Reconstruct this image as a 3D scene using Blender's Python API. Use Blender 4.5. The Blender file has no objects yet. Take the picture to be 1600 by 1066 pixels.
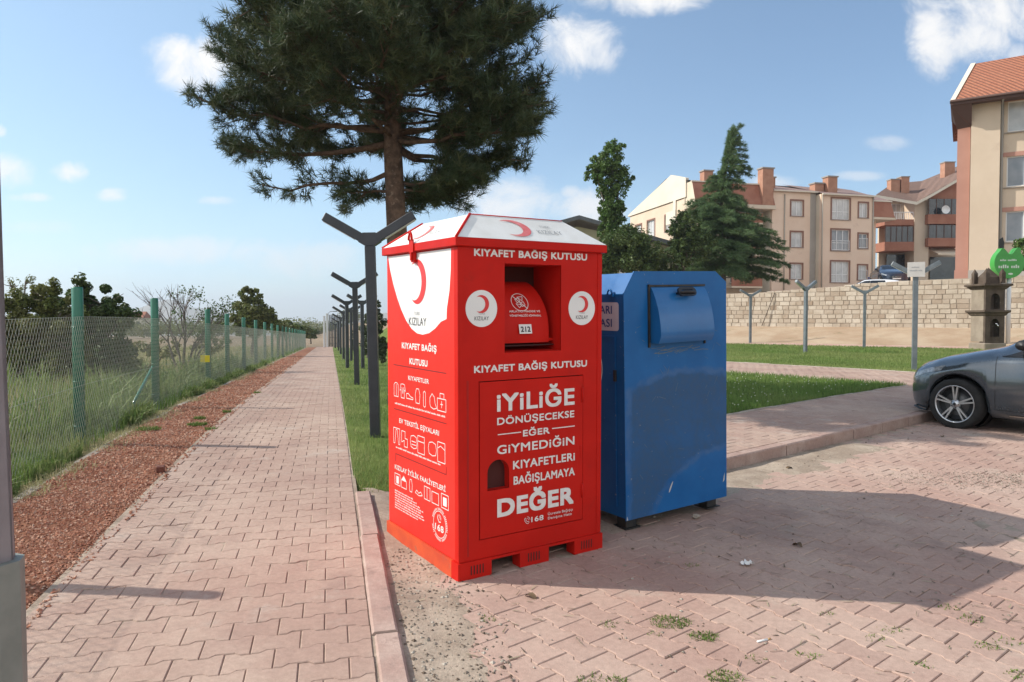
import bpy, math, random
import numpy as np
from mathutils import Vector, Matrix

R = math.radians
sc = bpy.context.scene
col = sc.collection
RNG = np.random.default_rng(7)
random.seed(7)

# ------------------------------------------------------------------ camera
cam = bpy.data.objects.new("camera", bpy.data.cameras.new("camera"))
col.objects.link(cam)
cam.location = (0, 0, 1.6)
cam.rotation_euler = (R(90 - 1.67), 0, 0)
cam.data.sensor_width = 36
cam.data.lens = 25.5
cam.data.clip_start = 0.05
cam.data.clip_end = 9000
sc.camera = cam

# ------------------------------------------------------------------ sun and sky
SUN = Vector((-0.786, 0.09, 0.611)).normalized()
SUN_EL = math.asin(SUN.z)
sl = bpy.data.lights.new("sun", 'SUN')
sl.energy = 4.1
sl.angle = R(0.55)
sl.color = (1.0, 0.94, 0.85)
so = bpy.data.objects.new("sun", sl)
col.objects.link(so)
so.rotation_euler = SUN.to_track_quat('Z', 'Y').to_euler()

world = bpy.data.worlds.new("World")
sc.world = world
world.use_nodes = True
sc.view_settings.view_transform = 'Standard'
sc.view_settings.look = 'None'
sc.view_settings.exposure = 0.45
sc.view_settings.gamma = 1.0


class NT:
    """short hand for building node trees"""
    def __init__(s, tree):
        s.t = tree
        s.n = tree.nodes
        s.l = tree.links

    def new(s, typ, **kw):
        n = s.n.new(typ)
        for k, v in kw.items():
            setattr(n, k, v)
        return n

    def put(s, sock, v):
        if isinstance(v, bpy.types.NodeSocket):
            s.l.new(v, sock)
        elif v is not None:
            if isinstance(v, (tuple, list)) and len(v) == 3 and sock.type == 'RGBA':
                v = (*v, 1)
            sock.default_value = v

    def math(s, op, a, b=None, c=None, clamp=False):
        n = s.new('ShaderNodeMath', operation=op)
        n.use_clamp = clamp
        s.put(n.inputs[0], a)
        s.put(n.inputs[1], b)
        s.put(n.inputs[2], c)
        return n.outputs[0]

    def mapr(s, v, a, b, c=0.0, d=1.0, smooth=True):
        n = s.new('ShaderNodeMapRange')
        n.interpolation_type = 'SMOOTHSTEP' if smooth else 'LINEAR'
        s.put(n.inputs[0], v)
        for i, q in enumerate((a, b, c, d)):
            s.put(n.inputs[1 + i], q)
        return n.outputs[0]

    def mix(s, f, a, b, blend='MIX'):
        n = s.new('ShaderNodeMix', data_type='RGBA', blend_type=blend)
        s.put(n.inputs[0], f)
        s.put(n.inputs[6], a)
        s.put(n.inputs[7], b)
        return n.outputs[2]

    def noise(s, vec, scale, detail=3.0, rough=0.55, dist=0.0, dims='3D'):
        n = s.new('ShaderNodeTexNoise', noise_dimensions=dims)
        s.put(n.inputs['Vector'], vec)
        n.inputs['Scale'].default_value = scale
        n.inputs['Detail'].default_value = detail
        n.inputs['Roughness'].default_value = rough
        n.inputs['Distortion'].default_value = dist
        return n.outputs[0]


def px(x, y):
    """slopes of the view ray through a pixel of the 1600-wide photograph"""
    p = R(1.67)
    a = (x - 800) / 1133.0
    b = (533 - y) / 1133.0
    f = math.cos(p) + b * math.sin(p)
    return a / f, (-math.sin(p) + b * math.cos(p)) / f


def at(x, y, Y):
    """the world point seen at pixel (x, y), Y metres ahead of the camera"""
    u, v = px(x, y)
    return Vector((u * Y, Y, 1.6 + v * Y))


def make_world():
    t = NT(world.node_tree)
    t.n.clear()
    out = t.new('ShaderNodeOutputWorld')
    bg = t.new('ShaderNodeBackground')
    sky = t.new('ShaderNodeTexSky', sky_type='NISHITA')
    sky.sun_disc = False
    sky.sun_elevation = SUN_EL
    sky.sun_rotation = math.atan2(SUN.x, SUN.y)
    sky.altitude = 1050
    sky.air_density = 1.0
    sky.dust_density = 1.3
    sky.ozone_density = 2.0
    tc = t.new('ShaderNodeTexCoord')
    sep = t.new('ShaderNodeSeparateXYZ')
    t.put(sep.inputs[0], tc.outputs['Generated'])
    X, Y, Z = sep.outputs
    yy = t.math('MAXIMUM', Y, 0.05)
    u = t.math('DIVIDE', X, yy)
    v = t.math('DIVIDE', Z, yy)
    cv = t.new('ShaderNodeCombineXYZ')
    t.put(cv.inputs[0], u)
    t.put(cv.inputs[1], v)
    n1 = t.noise(cv.outputs[0], 14, 9, 0.66, 0.5)
    n2 = t.noise(cv.outputs[0], 5, 3, 0.5)
    n1c = t.math('MULTIPLY', t.math('SUBTRACT', n1, 0.5), 2.6)
    total = None
    clouds = [  # centre and half-size in the photograph, strength
        (312, 95, 92, 52, 1.0), (372, 150, 30, 20, .7), (905, 72, 72, 54, 1.0), (1000, -8, 120, 36, 1.0),
        (1560, 5, 150, 62, 1.0), (1462, 62, 56, 66, 1.0), (1520, 60, 70, 44, .95),
        (110, 269, 34, 20, .95), (175, 305, 30, 14, .8), (8, 268, 52, 32, .8), (48, 309, 40, 9, .6),
        (340, 314, 40, 9, .55), (890, 300, 20, 13, .7), (922, 328, 62, 36, .9), (795, 318, 110, 44, .85),
        (1383, 225, 46, 16, .6), (1342, 275, 46, 9, .45), (1215, 284, 50, 13, .6), (0, 205, 14, 12, .8),
        (290, 392, 170, 26, .55), (480, 405, 110, 34, .5), (60, 355, 60, 14, .25), (1590, 85, 20, 20, .6)]
    for (cx, cy, rx, ry, st) in clouds:
        a, b = px(cx, cy)
        du = t.math('DIVIDE', t.math('SUBTRACT', u, a), rx / 1133.0)
        dv = t.math('DIVIDE', t.math('SUBTRACT', v, b), ry / 1133.0)
        r2 = t.math('ADD', t.math('MULTIPLY', du, du), t.math('MULTIPLY', dv, dv))
        k = t.math('ADD', t.math('SUBTRACT', 0.74, t.math('MULTIPLY', r2, 0.9)), n1c)
        k = t.math('MULTIPLY', t.mapr(k, -0.22, 0.98), st)
        total = k if total is None else t.math('MAXIMUM', total, k)
    front = t.mapr(Y, 0.05, 0.2)
    total = t.math('MULTIPLY', total, front)
    # thin veil low over the horizon
    veil = t.math('MULTIPLY', t.mapr(v, 0.34, 0.0), t.mapr(n2, 0.35, 0.75, 0.25, 0.75))
    veil = t.math('MULTIPLY', veil, t.mapr(u, 0.9, -0.3, 0.35, 0.9))
    # thin high haze over the whole sky, thicker towards the sun's side
    base = t.mapr(X, 0.5, -0.9, 0.04, 0.30)
    veil = t.math('MAXIMUM', veil, base)
    shade = t.mapr(t.noise(cv.outputs[0], 9, 4, 0.5), 0.3, 0.7, 0.82, 1.0)
    cc = t.mix(shade, (4.6, 5.0, 5.5), (6.6, 6.5, 6.4))
    c = t.mix(veil, sky.outputs[0], (4.0, 5.6, 6.7))
    c = t.mix(1.0, c, (.97, 1.05, 1.06), 'MULTIPLY')
    c = t.mix(total, c, cc)
    # unseen bright cumulus overhead and behind the camera, added to lighten the shade
    n3 = t.noise(tc.outputs['Generated'], 3.2, 6, 0.6, 0.2)
    back = t.math('MULTIPLY', t.mapr(n3, 0.40, 0.56), t.mapr(t.math('SUBTRACT', t.math('MULTIPLY', Z, 0.12), Y), -0.25, 0.25))
    back = t.math('MULTIPLY', back, t.math('MULTIPLY', t.mapr(Z, 0.0, 0.12), t.mapr(Z, 0.95, 0.35, 0.35, 1.0)))
    c = t.mix(back, c, (10.5, 10.0, 9.4))
    t.put(bg.inputs[0], c)
    bg.inputs[1].default_value = 0.12
    t.l.new(bg.outputs[0], out.inputs[0])


make_world()


# ------------------------------------------------------------------ terrain
S = 0.0212
KA = R(50.95)
DK = np.array([math.sin(KA), math.cos(KA)])          # along the parking kerb
NK = np.array([-math.cos(KA), math.sin(KA)])         # from the parking to the pavement
K0 = np.array([2.06, 6.97])
DP = np.array([-0.2425, 0.9701])                     # along the footpath
RP = np.array([0.9701, 0.2425])
P0 = np.array([0.18, 0.0])
WL0 = np.array([12.6, 42.0])
WD = np.array([0.8186, -0.5744])
WN = np.array([0.5744, 0.8186])


def sstep(x, a, b):
    t = np.clip((np.asarray(x, float) - a) / (b - a), 0, 1)
    return t * t * (3 - 2 * t)


def sp(t, k):
    return k * np.logaddexp(0, np.asarray(t, float) / k)


def wcoord(X, Y):
    return (X - P0[0]) * RP[0] + (Y - P0[1]) * RP[1]


def zt(X, Y):
    """height of the bare terrain"""
    X = np.asarray(X, float)
    Y = np.asarray(Y, float)
    w = wcoord(X, Y)
    L = S * Y - (S + 0.0235) * sp(Y - 9.5, 1.3) + 0.0115 * sp(Y - 95, 5)
    Rr = S * Y - (S - 0.003) * sp(Y - 13.5, 1.2)
    Rr = np.minimum(Rr, 0.6)
    d = (X - WL0[0]) * WN[0] + (Y - WL0[1]) * WN[1]
    Rr = Rr + 0.8 * (1 - sstep(-d, 0.2, 6.0))
    f = sstep(w, 1.5, 7.5)
    return L * (1 - f) + Rr * f


def z1(x, y):
    return float(zt(x, y))


def PT(s, w):
    q = P0 + DP * s + RP * w
    return q[0], q[1]


def KT(t, n):
    q = K0 + DK * t + NK * n
    return q[0], q[1]


# ------------------------------------------------------------------ object helpers
def tag(o, label=None, cat=None, group=None, kind=None):
    if label:
        o['label'] = label
    if cat:
        o['category'] = cat
    if group:
        o['group'] = group
    if kind:
        o['kind'] = kind
    return o


def thing(name, label, cat, loc=(0, 0, 0), rz=0.0, group=None, M=None):
    o = bpy.data.objects.new(name, None)
    o.empty_display_size = 0.2
    col.objects.link(o)
    if M is not None:
        o.matrix_world = M
    else:
        o.location = loc
        o.rotation_euler = (0, 0, rz)
    return tag(o, label, cat, group)


KIDS = {}


def kids(o):
    return KIDS.get(o.name, [])


def link(o, parent=None):
    col.objects.link(o)
    if parent is not None:
        o.parent = parent
        KIDS.setdefault(parent.name, []).append(o)


def copy_thing(o, loc=None, rz=None, label=None, parent=None):
    c = o.copy()
    link(c, parent)
    if loc is not None:
        c.location = loc
    if rz is not None:
        c.rotation_euler = (0, 0, rz)
    if label:
        c['label'] = label
    for ch in kids(o):
        copy_thing(ch, parent=c)
    return c


_tg = {}


def curve_mesh(cu):
    o = bpy.data.objects.new("tmp", cu)
    col.objects.link(o)
    dg = bpy.context.evaluated_depsgraph_get()
    me = o.evaluated_get(dg).to_mesh()
    v = [tuple(p.co) for p in me.vertices]
    f = [tuple(p.vertices) for p in me.polygons]
    o.evaluated_get(dg).to_mesh_clear()
    bpy.data.objects.remove(o)
    bpy.data.curves.remove(cu)
    return v, f


def text_geo(s, bold):
    k = (s, bold)
    if k not in _tg:
        c = bpy.data.curves.new("t", 'FONT')
        c.body = s
        c.size = 1
        c.offset = bold
        c.resolution_u = 4
        c.space_character = 1.05
        _tg[k] = curve_mesh(c)
    return _tg[k]


def shape_geo(loops, depth):
    """flat shape with holes, from z = -depth to 0 (depth 0: a sheet)"""
    c = bpy.data.curves.new("s", 'CURVE')
    c.dimensions = '2D'
    c.fill_mode = 'BOTH'
    c.extrude = depth / 2
    for lp in loops:
        spn = c.splines.new('POLY')
        spn.points.add(len(lp) - 1)
        for p, q in zip(spn.points, lp):
            p.co = (q[0], q[1], 0, 1)
        spn.use_cyclic_u = True
    v, f = curve_mesh(c)
    return [(a, b, z - depth / 2) for a, b, z in v], f


CAP = 0.727
I4 = Matrix.Identity(4)


def frame(o, ex, ey, ez):
    M = Matrix.Identity(4)
    for i, e in enumerate((ex, ey, ez)):
        for j in range(3):
            M[j][i] = e[j]
    for j in range(3):
        M[j][3] = o[j]
    return M


class MB:
    def __init__(s):
        s.v, s.f, s.m, s.s = [], [], [], []
        s.tone = None

    def add(s, v, f, mi=0, M=None, smooth=False):
        n = len(s.v)
        if M is not None:
            A = np.array(M)
            a = np.asarray(v, float) @ A[:3, :3].T + A[:3, 3]
            v = a.tolist()
            if np.linalg.det(A[:3, :3]) < 0:
                f = [tuple(reversed(q)) for q in f]
        s.v.extend(v)
        s.f.extend([tuple(i + n for i in q) for q in f])
        s.m += [mi] * len(f)
        s.s += [smooth] * len(f)
        return s

    def box(s, lo, hi, mi=0, M=None, bev=0.0):
        x0, y0, z0 = lo
        x1, y1, z1_ = hi
        if bev <= 0:
            v = [(x0, y0, z0), (x1, y0, z0), (x1, y1, z0), (x0, y1, z0), (x0, y0, z1_), (x1, y0, z1_), (x1, y1, z1_), (x0, y1, z1_)]
            f = [(0, 3, 2, 1), (4, 5, 6, 7), (0, 1, 5, 4), (1, 2, 6, 5), (2, 3, 7, 6), (3, 0, 4, 7)]
            return s.add(v, f, mi, M)
        b = min(bev, (x1 - x0) / 2.1, (y1 - y0) / 2.1, (z1_ - z0) / 2.1)
        v, f, idx = [], [], {}
        for i in (0, 1):
            for j in (0, 1):
                for k in (0, 1):
                    c = [(x0, x1)[i], (y0, y1)[j], (z0, z1_)[k]]
                    sg = [(1, -1)[i], (1, -1)[j], (1, -1)[k]]
                    for ax in range(3):
                        p = list(c)
                        for q in range(3):
                            if q != ax:
                                p[q] += sg[q] * b
                        idx[(i, j, k, ax)] = len(v)
                        v.append(tuple(p))
        g = lambda c, ax: idx[(*c, ax)]
        for ax in range(3):
            o1, o2 = [(1, 2), (2, 0), (0, 1)][ax]
            for sd in (0, 1):
                cs = []
                for (p, q) in ((0, 0), (1, 0), (1, 1), (0, 1)):
                    c = [0, 0, 0]
                    c[ax] = sd
                    c[o1] = p
                    c[o2] = q
                    cs.append(g(c, ax))
                f.append(tuple(cs) if sd else tuple(reversed(cs)))
            for p in (0, 1):           # bevel strips along axis ax
                for q in (0, 1):
                    c0 = [0, 0, 0]
                    c1 = [0, 0, 0]
                    c0[o1] = c1[o1] = p
                    c0[o2] = c1[o2] = q
                    c1[ax] = 1
                    quad = (g(c0, o1), g(c1, o1), g(c1, o2), g(c0, o2))
                    f.append(quad if p != q else tuple(reversed(quad)))
        for c in [(i, j, k) for i in (0, 1) for j in (0, 1) for k in (0, 1)]:
            t3 = (g(c, 0), g(c, 1), g(c, 2))
            f.append(t3 if (sum(c) % 2) else tuple(reversed(t3)))
        return s.add(v, f, mi, M)

    def tube(s, pts, rad, seg=8, mi=0, M=None, smooth=True, caps=True, flat=1.0):
        pts = [Vector(p) for p in pts]
        if not isinstance(rad, (list, tuple)):
            rad = [rad] * len(pts)
        v, f = [], []
        up = Vector((0, 0, 1))
        for i, p in enumerate(pts):
            d = (pts[min(i + 1, len(pts) - 1)] - pts[max(i - 1, 0)]).normalized()
            a = d.cross(up if abs(d.z) < 0.95 else Vector((1, 0, 0))).normalized()
            b = a.cross(d)
            for k in range(seg):
                an = 2 * math.pi * k / seg
                v.append(tuple(p + (a * math.cos(an) + b * math.sin(an) * flat) * rad[i]))
        for i in range(len(pts) - 1):
            for k in range(seg):
                k2 = (k + 1) % seg
                f.append((i * seg + k, i * seg + k2, (i + 1) * seg + k2, (i + 1) * seg + k))
        if caps:
            f.append(tuple(reversed(range(seg))))
            f.append(tuple((len(pts) - 1) * seg + k for k in range(seg)))
        return s.add(v, f, mi, M, smooth)

    def lathe(s, prof, seg=24, mi=0, M=None, smooth=True):
        """profile of (radius, z) about the z axis"""
        v, f = [], []
        for r, z in prof:
            for k in range(seg):
                a = 2 * math.pi * k / seg
                v.append((r * math.cos(a), r * math.sin(a), z))
        for i in range(len(prof) - 1):
            for k in range(seg):
                k2 = (k + 1) % seg
                f.append((i * seg + k, i * seg + k2, (i + 1) * seg + k2, (i + 1) * seg + k))
        return s.add(v, f, mi, M, smooth)

    def poly(s, pts, mi=0, M=None):
        return s.add([tuple(p) for p in pts], [tuple(range(len(pts)))], mi, M)

    def prism(s, pts, z0, z1_, mi=0, M=None, smooth=False):
        """convex outline in xy, extruded in z"""
        n = len(pts)
        v = [(p[0], p[1], z0) for p in pts] + [(p[0], p[1], z1_) for p in pts]
        f = [tuple(reversed(range(n))), tuple(range(n, 2 * n))]
        s.add(v, f, mi, M)
        f2 = [(i, (i + 1) % n, n + (i + 1) % n, n + i) for i in range(n)]
        return s.add(v, f2, mi, M, smooth)

    def shape(s, loops, depth=0.0, mi=0, M=None, lift=0.0):
        v, f = shape_geo(loops, depth)
        if lift:
            v = [(a, b, c + lift) for a, b, c in v]
        return s.add(v, f, mi, M)

    def text(s, txt, M, x0, x1, y, cap, mi=0, bold=0.02, lift=0.002):
        v, f = text_geo(txt, 0.0)
        if not v:
            return s
        if bold > .004:
            b = bold * cap * 1.45
            for k, (dx, dy) in enumerate(((b, b), (b, -b), (-b, b), (-b, -b), (b, 0), (-b, 0), (0, 0))):
                s.text(txt, M, x0 + b + dx, x1 - b + dx, y + b + dy, cap - 2 * b, mi, 0.0, lift + .00012 * k)
            return s
        a = np.array(v)
        lo, hi = a[:, 0].min(), a[:, 0].max()
        o = np.zeros_like(a)
        o[:, 0] = x0 + (a[:, 0] - lo) * (x1 - x0) / (hi - lo)
        o[:, 1] = y + a[:, 1] * cap / CAP
        o[:, 2] = lift
        return s.add(o.tolist(), f, mi, M)

    def stroke(s, pts, wd, mi=0, M=None, lift=0.002, closed=False):
        p = [Vector((a, b)) for a, b in pts]
        if closed:
            p.append(p[0])
        for a, b in zip(p[:-1], p[1:]):
            d = (b - a)
            if d.length < 1e-6:
                continue
            d.normalize()
            n = Vector((-d.y, d.x)) * wd / 2
            e = d * wd * 0.3
            q = [a - e - n, b + e - n, b + e + n, a - e + n]
            s.add([(k.x, k.y, lift) for k in q], [(0, 1, 2, 3)], mi, M)
        return s

    def build(s, name, mats, parent=None, loc=None, mod=None):
        return mesh_obj(name, s.v, s.f, mats, parent, s.m, s.s, loc, s.tone)


def mesh_obj(name, v, f, mats, parent=None, mi=None, smooth=None, loc=None, tone=None):
    me = bpy.data.meshes.new(name)
    v = np.asarray(v, np.float32).reshape(-1, 3)
    me.vertices.add(len(v))
    me.vertices.foreach_set('co', v.ravel())
    if isinstance(f, np.ndarray):
        k = f.shape[1]
        li = f.ravel().astype(np.int32)
        tot = np.full(len(f), k, np.int32)
    else:
        tot = np.array([len(q) for q in f], np.int32)
        li = np.fromiter((i for q in f for i in q), np.int32, int(tot.sum()))
    me.loops.add(len(li))
    me.loops.foreach_set('vertex_index', li)
    me.polygons.add(len(tot))
    st = np.zeros(len(tot), np.int32)
    st[1:] = np.cumsum(tot)[:-1]
    me.polygons.foreach_set('loop_start', st)
    me.polygons.foreach_set('loop_total', tot)
    if not isinstance(mats, (list, tuple)):
        mats = [mats]
    for m in mats:
        me.materials.append(m)
    if mi is not None and len(mats) > 1:
        me.polygons.foreach_set('material_index', np.asarray(mi, np.int32))
    if smooth is None:
        smooth = np.zeros(len(tot), bool)
    elif isinstance(smooth, bool):
        smooth = np.full(len(tot), smooth)
    me.polygons.foreach_set('use_smooth', np.asarray(smooth, bool))
    if tone is not None:
        at_ = me.attributes.new('tone', 'FLOAT', 'POINT')
        at_.data.foreach_set('value', np.asarray(tone, np.float32))
    me.update(calc_edges=True)
    me.validate()
    o = bpy.data.objects.new(name, me)
    link(o, parent)
    if loc is not None:
        o.location = loc
    return o


# ------------------------------------------------------------------ materials
def mat(name, c1, c2=None, scale=6.0, rough=0.6, metal=0.0, spec=0.5, bump=0.0, bscale=None, coat=0.0,
        tone=None, detail=4.0, spot=None, coords='Object', trans=None, lo=0.35, hi=0.65, rvar=0.0, stain=None, grain=0.0):
    """procedural surface: two real colours mottled by noise, optional per-piece tone, specks and bump"""
    m = bpy.data.materials.new(name)
    m.use_nodes = True
    t = NT(m.node_tree)
    b = t.n['Principled BSDF']
    tc = t.new('ShaderNodeTexCoord')
    V = tc.outputs[coords]
    c = c1
    if c2 is not None:
        f = t.mapr(t.noise(V, scale, detail, 0.6), lo, hi)
        c = t.mix(f, c1, c2)
    if tone is not None:
        a = t.new('ShaderNodeAttribute', attribute_name='tone')
        c = t.mix(t.math('MULTIPLY', a.outputs['Fac'], 1.0, clamp=True), c, tone)
    if spot is not None:
        cs, sc_, th = spot
        f = t.mapr(t.noise(V, sc_, 5, 0.65), th - .05, th + 0.13)
        c = t.mix(f, c, cs)
    if stain is not None:
        cs, sc_, th, amt = stain
        f = t.mapr(t.noise(V, sc_, 9, 0.68, .6), th, th + 0.16)
        c = t.mix(t.math('MULTIPLY', f, amt), c, cs)
    if grain:
        g1 = t.mapr(t.noise(V, 230, 3, .7), .25, .75, 1 - grain, 1 + grain, False)
        g2 = t.mapr(t.noise(V, 34, 5, .7), .25, .75, 1 - grain, 1 + grain, False)
        c = t.mix(1.0, c, t.math('MULTIPLY', g1, g2), 'MULTIPLY')
    t.put(b.inputs['Base Color'], c)
    if rvar:
        t.put(b.inputs['Roughness'], t.mapr(t.noise(V, scale * 2.3, 4, 0.6), 0.3, 0.7, max(rough - rvar, 0.03), rough + rvar))
    else:
        b.inputs['Roughness'].default_value = rough
    b.inputs['Metallic'].default_value = metal
    b.inputs['Specular IOR Level'].default_value = spec
    b.inputs['Coat Weight'].default_value = coat
    b.inputs['Coat Roughness'].default_value = 0.06
    if bump:
        bn = t.new('ShaderNodeBump')
        bn.inputs['Strength'].default_value = 1.0
        bn.inputs['Distance'].default_value = bump
        t.put(bn.inputs['Height'], t.noise(V, bscale or scale * 3, 5, 0.65))
        t.l.new(bn.outputs[0], b.inputs['Normal'])
    if trans is not None:
        tr = t.new('ShaderNodeBsdfTranslucent')
        t.put(tr.inputs[0], c)
        ms = t.new('ShaderNodeMixShader')
        ms.inputs[0].default_value = trans
        t.l.new(b.outputs[0], ms.inputs[1])
        t.l.new(tr.outputs[0], ms.inputs[2])
        t.l.new(ms.outputs[0], t.n['Material Output'].inputs[0])
    return m


M_PAVER = mat("paver_concrete", (.37, .255, .205), (.44, .327, .263), 1.3, .9, spec=.2, bump=.0022, bscale=140, tone=(.31, .20, .165), detail=6, spot=((.43, .355, .30), 1.7, .62), stain=((.25, .175, .15), .75, .56, .5), grain=.15)
M_PARK = mat("parking_paver_concrete", (.388, .258, .21), (.462, .338, .275), .9, .9, spec=.2, bump=.0022, bscale=140, tone=(.32, .20, .165), detail=6, spot=((.44, .36, .295), 1.4, .62), stain=((.24, .17, .145), .62, .54, .55), grain=.16)
M_SAND = mat("joint_sand", (.30, .235, .18), (.42, .345, .27), 3.0, .95, spec=.15, bump=.006, bscale=60, spot=((.20, .16, .12), 24, .62), stain=((.21, .165, .125), 1.6, .52, .6), grain=.2)
M_KERB = mat("kerb_concrete", (.36, .245, .205), (.43, .32, .27), 3.0, .9, spec=.2, bump=.003, bscale=70, spot=((.28, .2, .17), 9, .60), grain=.15)
M_GREYKERB = mat("grey_concrete", (.29, .245, .20), (.38, .33, .275), 4.0, .92, spec=.2, bump=.006, bscale=30, spot=((.22, .19, .15), 12, .6))
M_SOIL = mat("soil", (.20, .145, .095), (.31, .24, .165), 1.2, .97, spec=.1, bump=.02, bscale=14)
M_LAWN = mat("lawn_thatch", (.085, .125, .028), (.15, .19, .05), .7, .97, spec=.1, bump=.02, bscale=40)
M_GRAVELBED = mat("gravel_bed", (.20, .085, .05), (.32, .15, .09), 8, .95, spec=.15, bump=.02, bscale=70)
M_STONE_RED = mat("red_gravel", (.31, .125, .075), (.40, .19, .12), 3, .92, spec=.2, tone=(.52, .36, .27))
M_GRASS = mat("grass_blade", (.095, .18, .035), (.15, .25, .055), 1.2, .6, spec=.25, tone=(.34, .35, .14), trans=.35)
M_WEED = mat("weed_leaf", (.10, .18, .04), (.16, .24, .065), .8, .6, spec=.25, tone=(.47, .41, .24), trans=.35)
M_TUFT = mat("tuft_leaf", (.07, .15, .025), (.12, .21, .04), 3, .6, spec=.25, tone=(.30, .30, .1), trans=.3)

# ------------------------------------------------------------------ ground sheets
def axis(lo, hi, fine_lo, fine_hi, fine, grow=1.22):
    a = list(np.arange(fine_lo, fine_hi + fine * .5, fine))
    st = fine
    while a[-1] < hi:
        st *= grow
        a.append(a[-1] + st)
    st = fine
    while a[0] > lo:
        st *= grow
        a.insert(0, a[0] - st)
    return np.array(a)


def grid_faces(nx, ny):
    i = np.arange(nx - 1)[None, :] + (np.arange(ny - 1) * nx)[:, None]
    i = i.ravel()
    return np.stack([i, i + 1, i + nx + 1, i + nx], 1)


def sheet(name, xs, ys, zf, m, kind='structure', keep=None):
    X, Y = np.meshgrid(xs, ys)
    Z = zf(X, Y)
    f = grid_faces(len(xs), len(ys))
    v = np.stack([X.ravel(), Y.ravel(), Z.ravel()], 1)
    if keep is not None:
        cx = v[f].mean(1)
        f = f[keep(cx[:, 0], cx[:, 1])]
    o = mesh_obj(name, v, f, m, smooth=True)
    return tag(o, kind=kind)


def vnoise(X, Y, sc_, seed=0):
    """cheap smooth value noise in [0, 1]"""
    r = np.random.default_rng(seed).random((64, 64))
    x = np.asarray(X) / sc_
    y = np.asarray(Y) / sc_
    xi = np.floor(x).astype(int)
    yi = np.floor(y).astype(int)
    fx = x - xi
    fy = y - yi
    fx = fx * fx * (3 - 2 * fx)
    fy = fy * fy * (3 - 2 * fy)
    g = lambda a, b: r[a % 64, b % 64]
    return (g(xi, yi) * (1 - fx) + g(xi + 1, yi) * fx) * (1 - fy) + (g(xi, yi + 1) * (1 - fx) + g(xi + 1, yi + 1) * fx) * fy


def far_ground(X, Y):
    z = zt(X, Y) - 0.05
    r = np.hypot(X, Y)
    return z - 0.10 * sstep(r, 0, 4) + 0.1 - 0.02 * np.maximum(r - 160, 0) * 0.4


sheet("ground", axis(-5200, 5200, -34, 44, 1.2), axis(-300, 5200, -6, 60, 1.2), lambda X, Y: far_ground(X, Y) - 0.03, M_SOIL)

# the far hills, real ridges some kilometres off
M_HILL = mat("dry_hillside", (.16, .15, .10), (.24, .21, .15), .004, .95, spec=.1, bump=6, bscale=.02)


def hills(name, prof, dist, depth, seed):
    pxs = np.array([p[0] for p in prof], float)
    pys = np.array([p[1] for p in prof], float)
    n, mrows = 160, 16
    xs = np.linspace(pxs[0], pxs[-1], n)
    ys = np.interp(xs, pxs, pys)
    tops = np.array([at(a, b, dist)[:] for a, b in zip(xs, ys)])
    rows = []
    for j in range(mrows):
        q = j / (mrows - 1)
        Yr = dist + (q - 0.5) * depth
        h = math.sin(math.pi * q) ** 1.4
        Xr = tops[:, 0] * (Yr / dist)
        rid = 0.78 + 0.30 * vnoise(Xr + seed * 99, np.full(n, Yr), depth / 7, seed)
        base = -60.0
        z = base + (tops[:, 2] - base) * (h * rid if abs(q - 0.5) > .04 else h)
        rows.append(np.stack([Xr, np.full(n, Yr), z], 1))
    tag(mesh_obj(name, np.concatenate(rows), grid_faces(n, mrows), M_HILL, smooth=True), kind='structure')


hills("hills", [(-500, 500), (-100, 492), (80, 495), (205, 486), (250, 470), (272, 467), (300, 481), (335, 484), (372, 493), (400, 507), (440, 514), (465, 508), (500, 502), (520, 500), (560, 492), (640, 486), (760, 490), (900, 495), (1200, 490), (1700, 480), (2200, 470)], 2600, 1300, 3)
hills("distant_ridge", [(-600, 505), (100, 503), (380, 505), (430, 508), (470, 503), (540, 506), (800, 500), (1800, 498)], 4200, 1200, 5)


# ------------------------------------------------------------------ interlocking pavers
PL, PW = 0.212, 0.162


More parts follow.
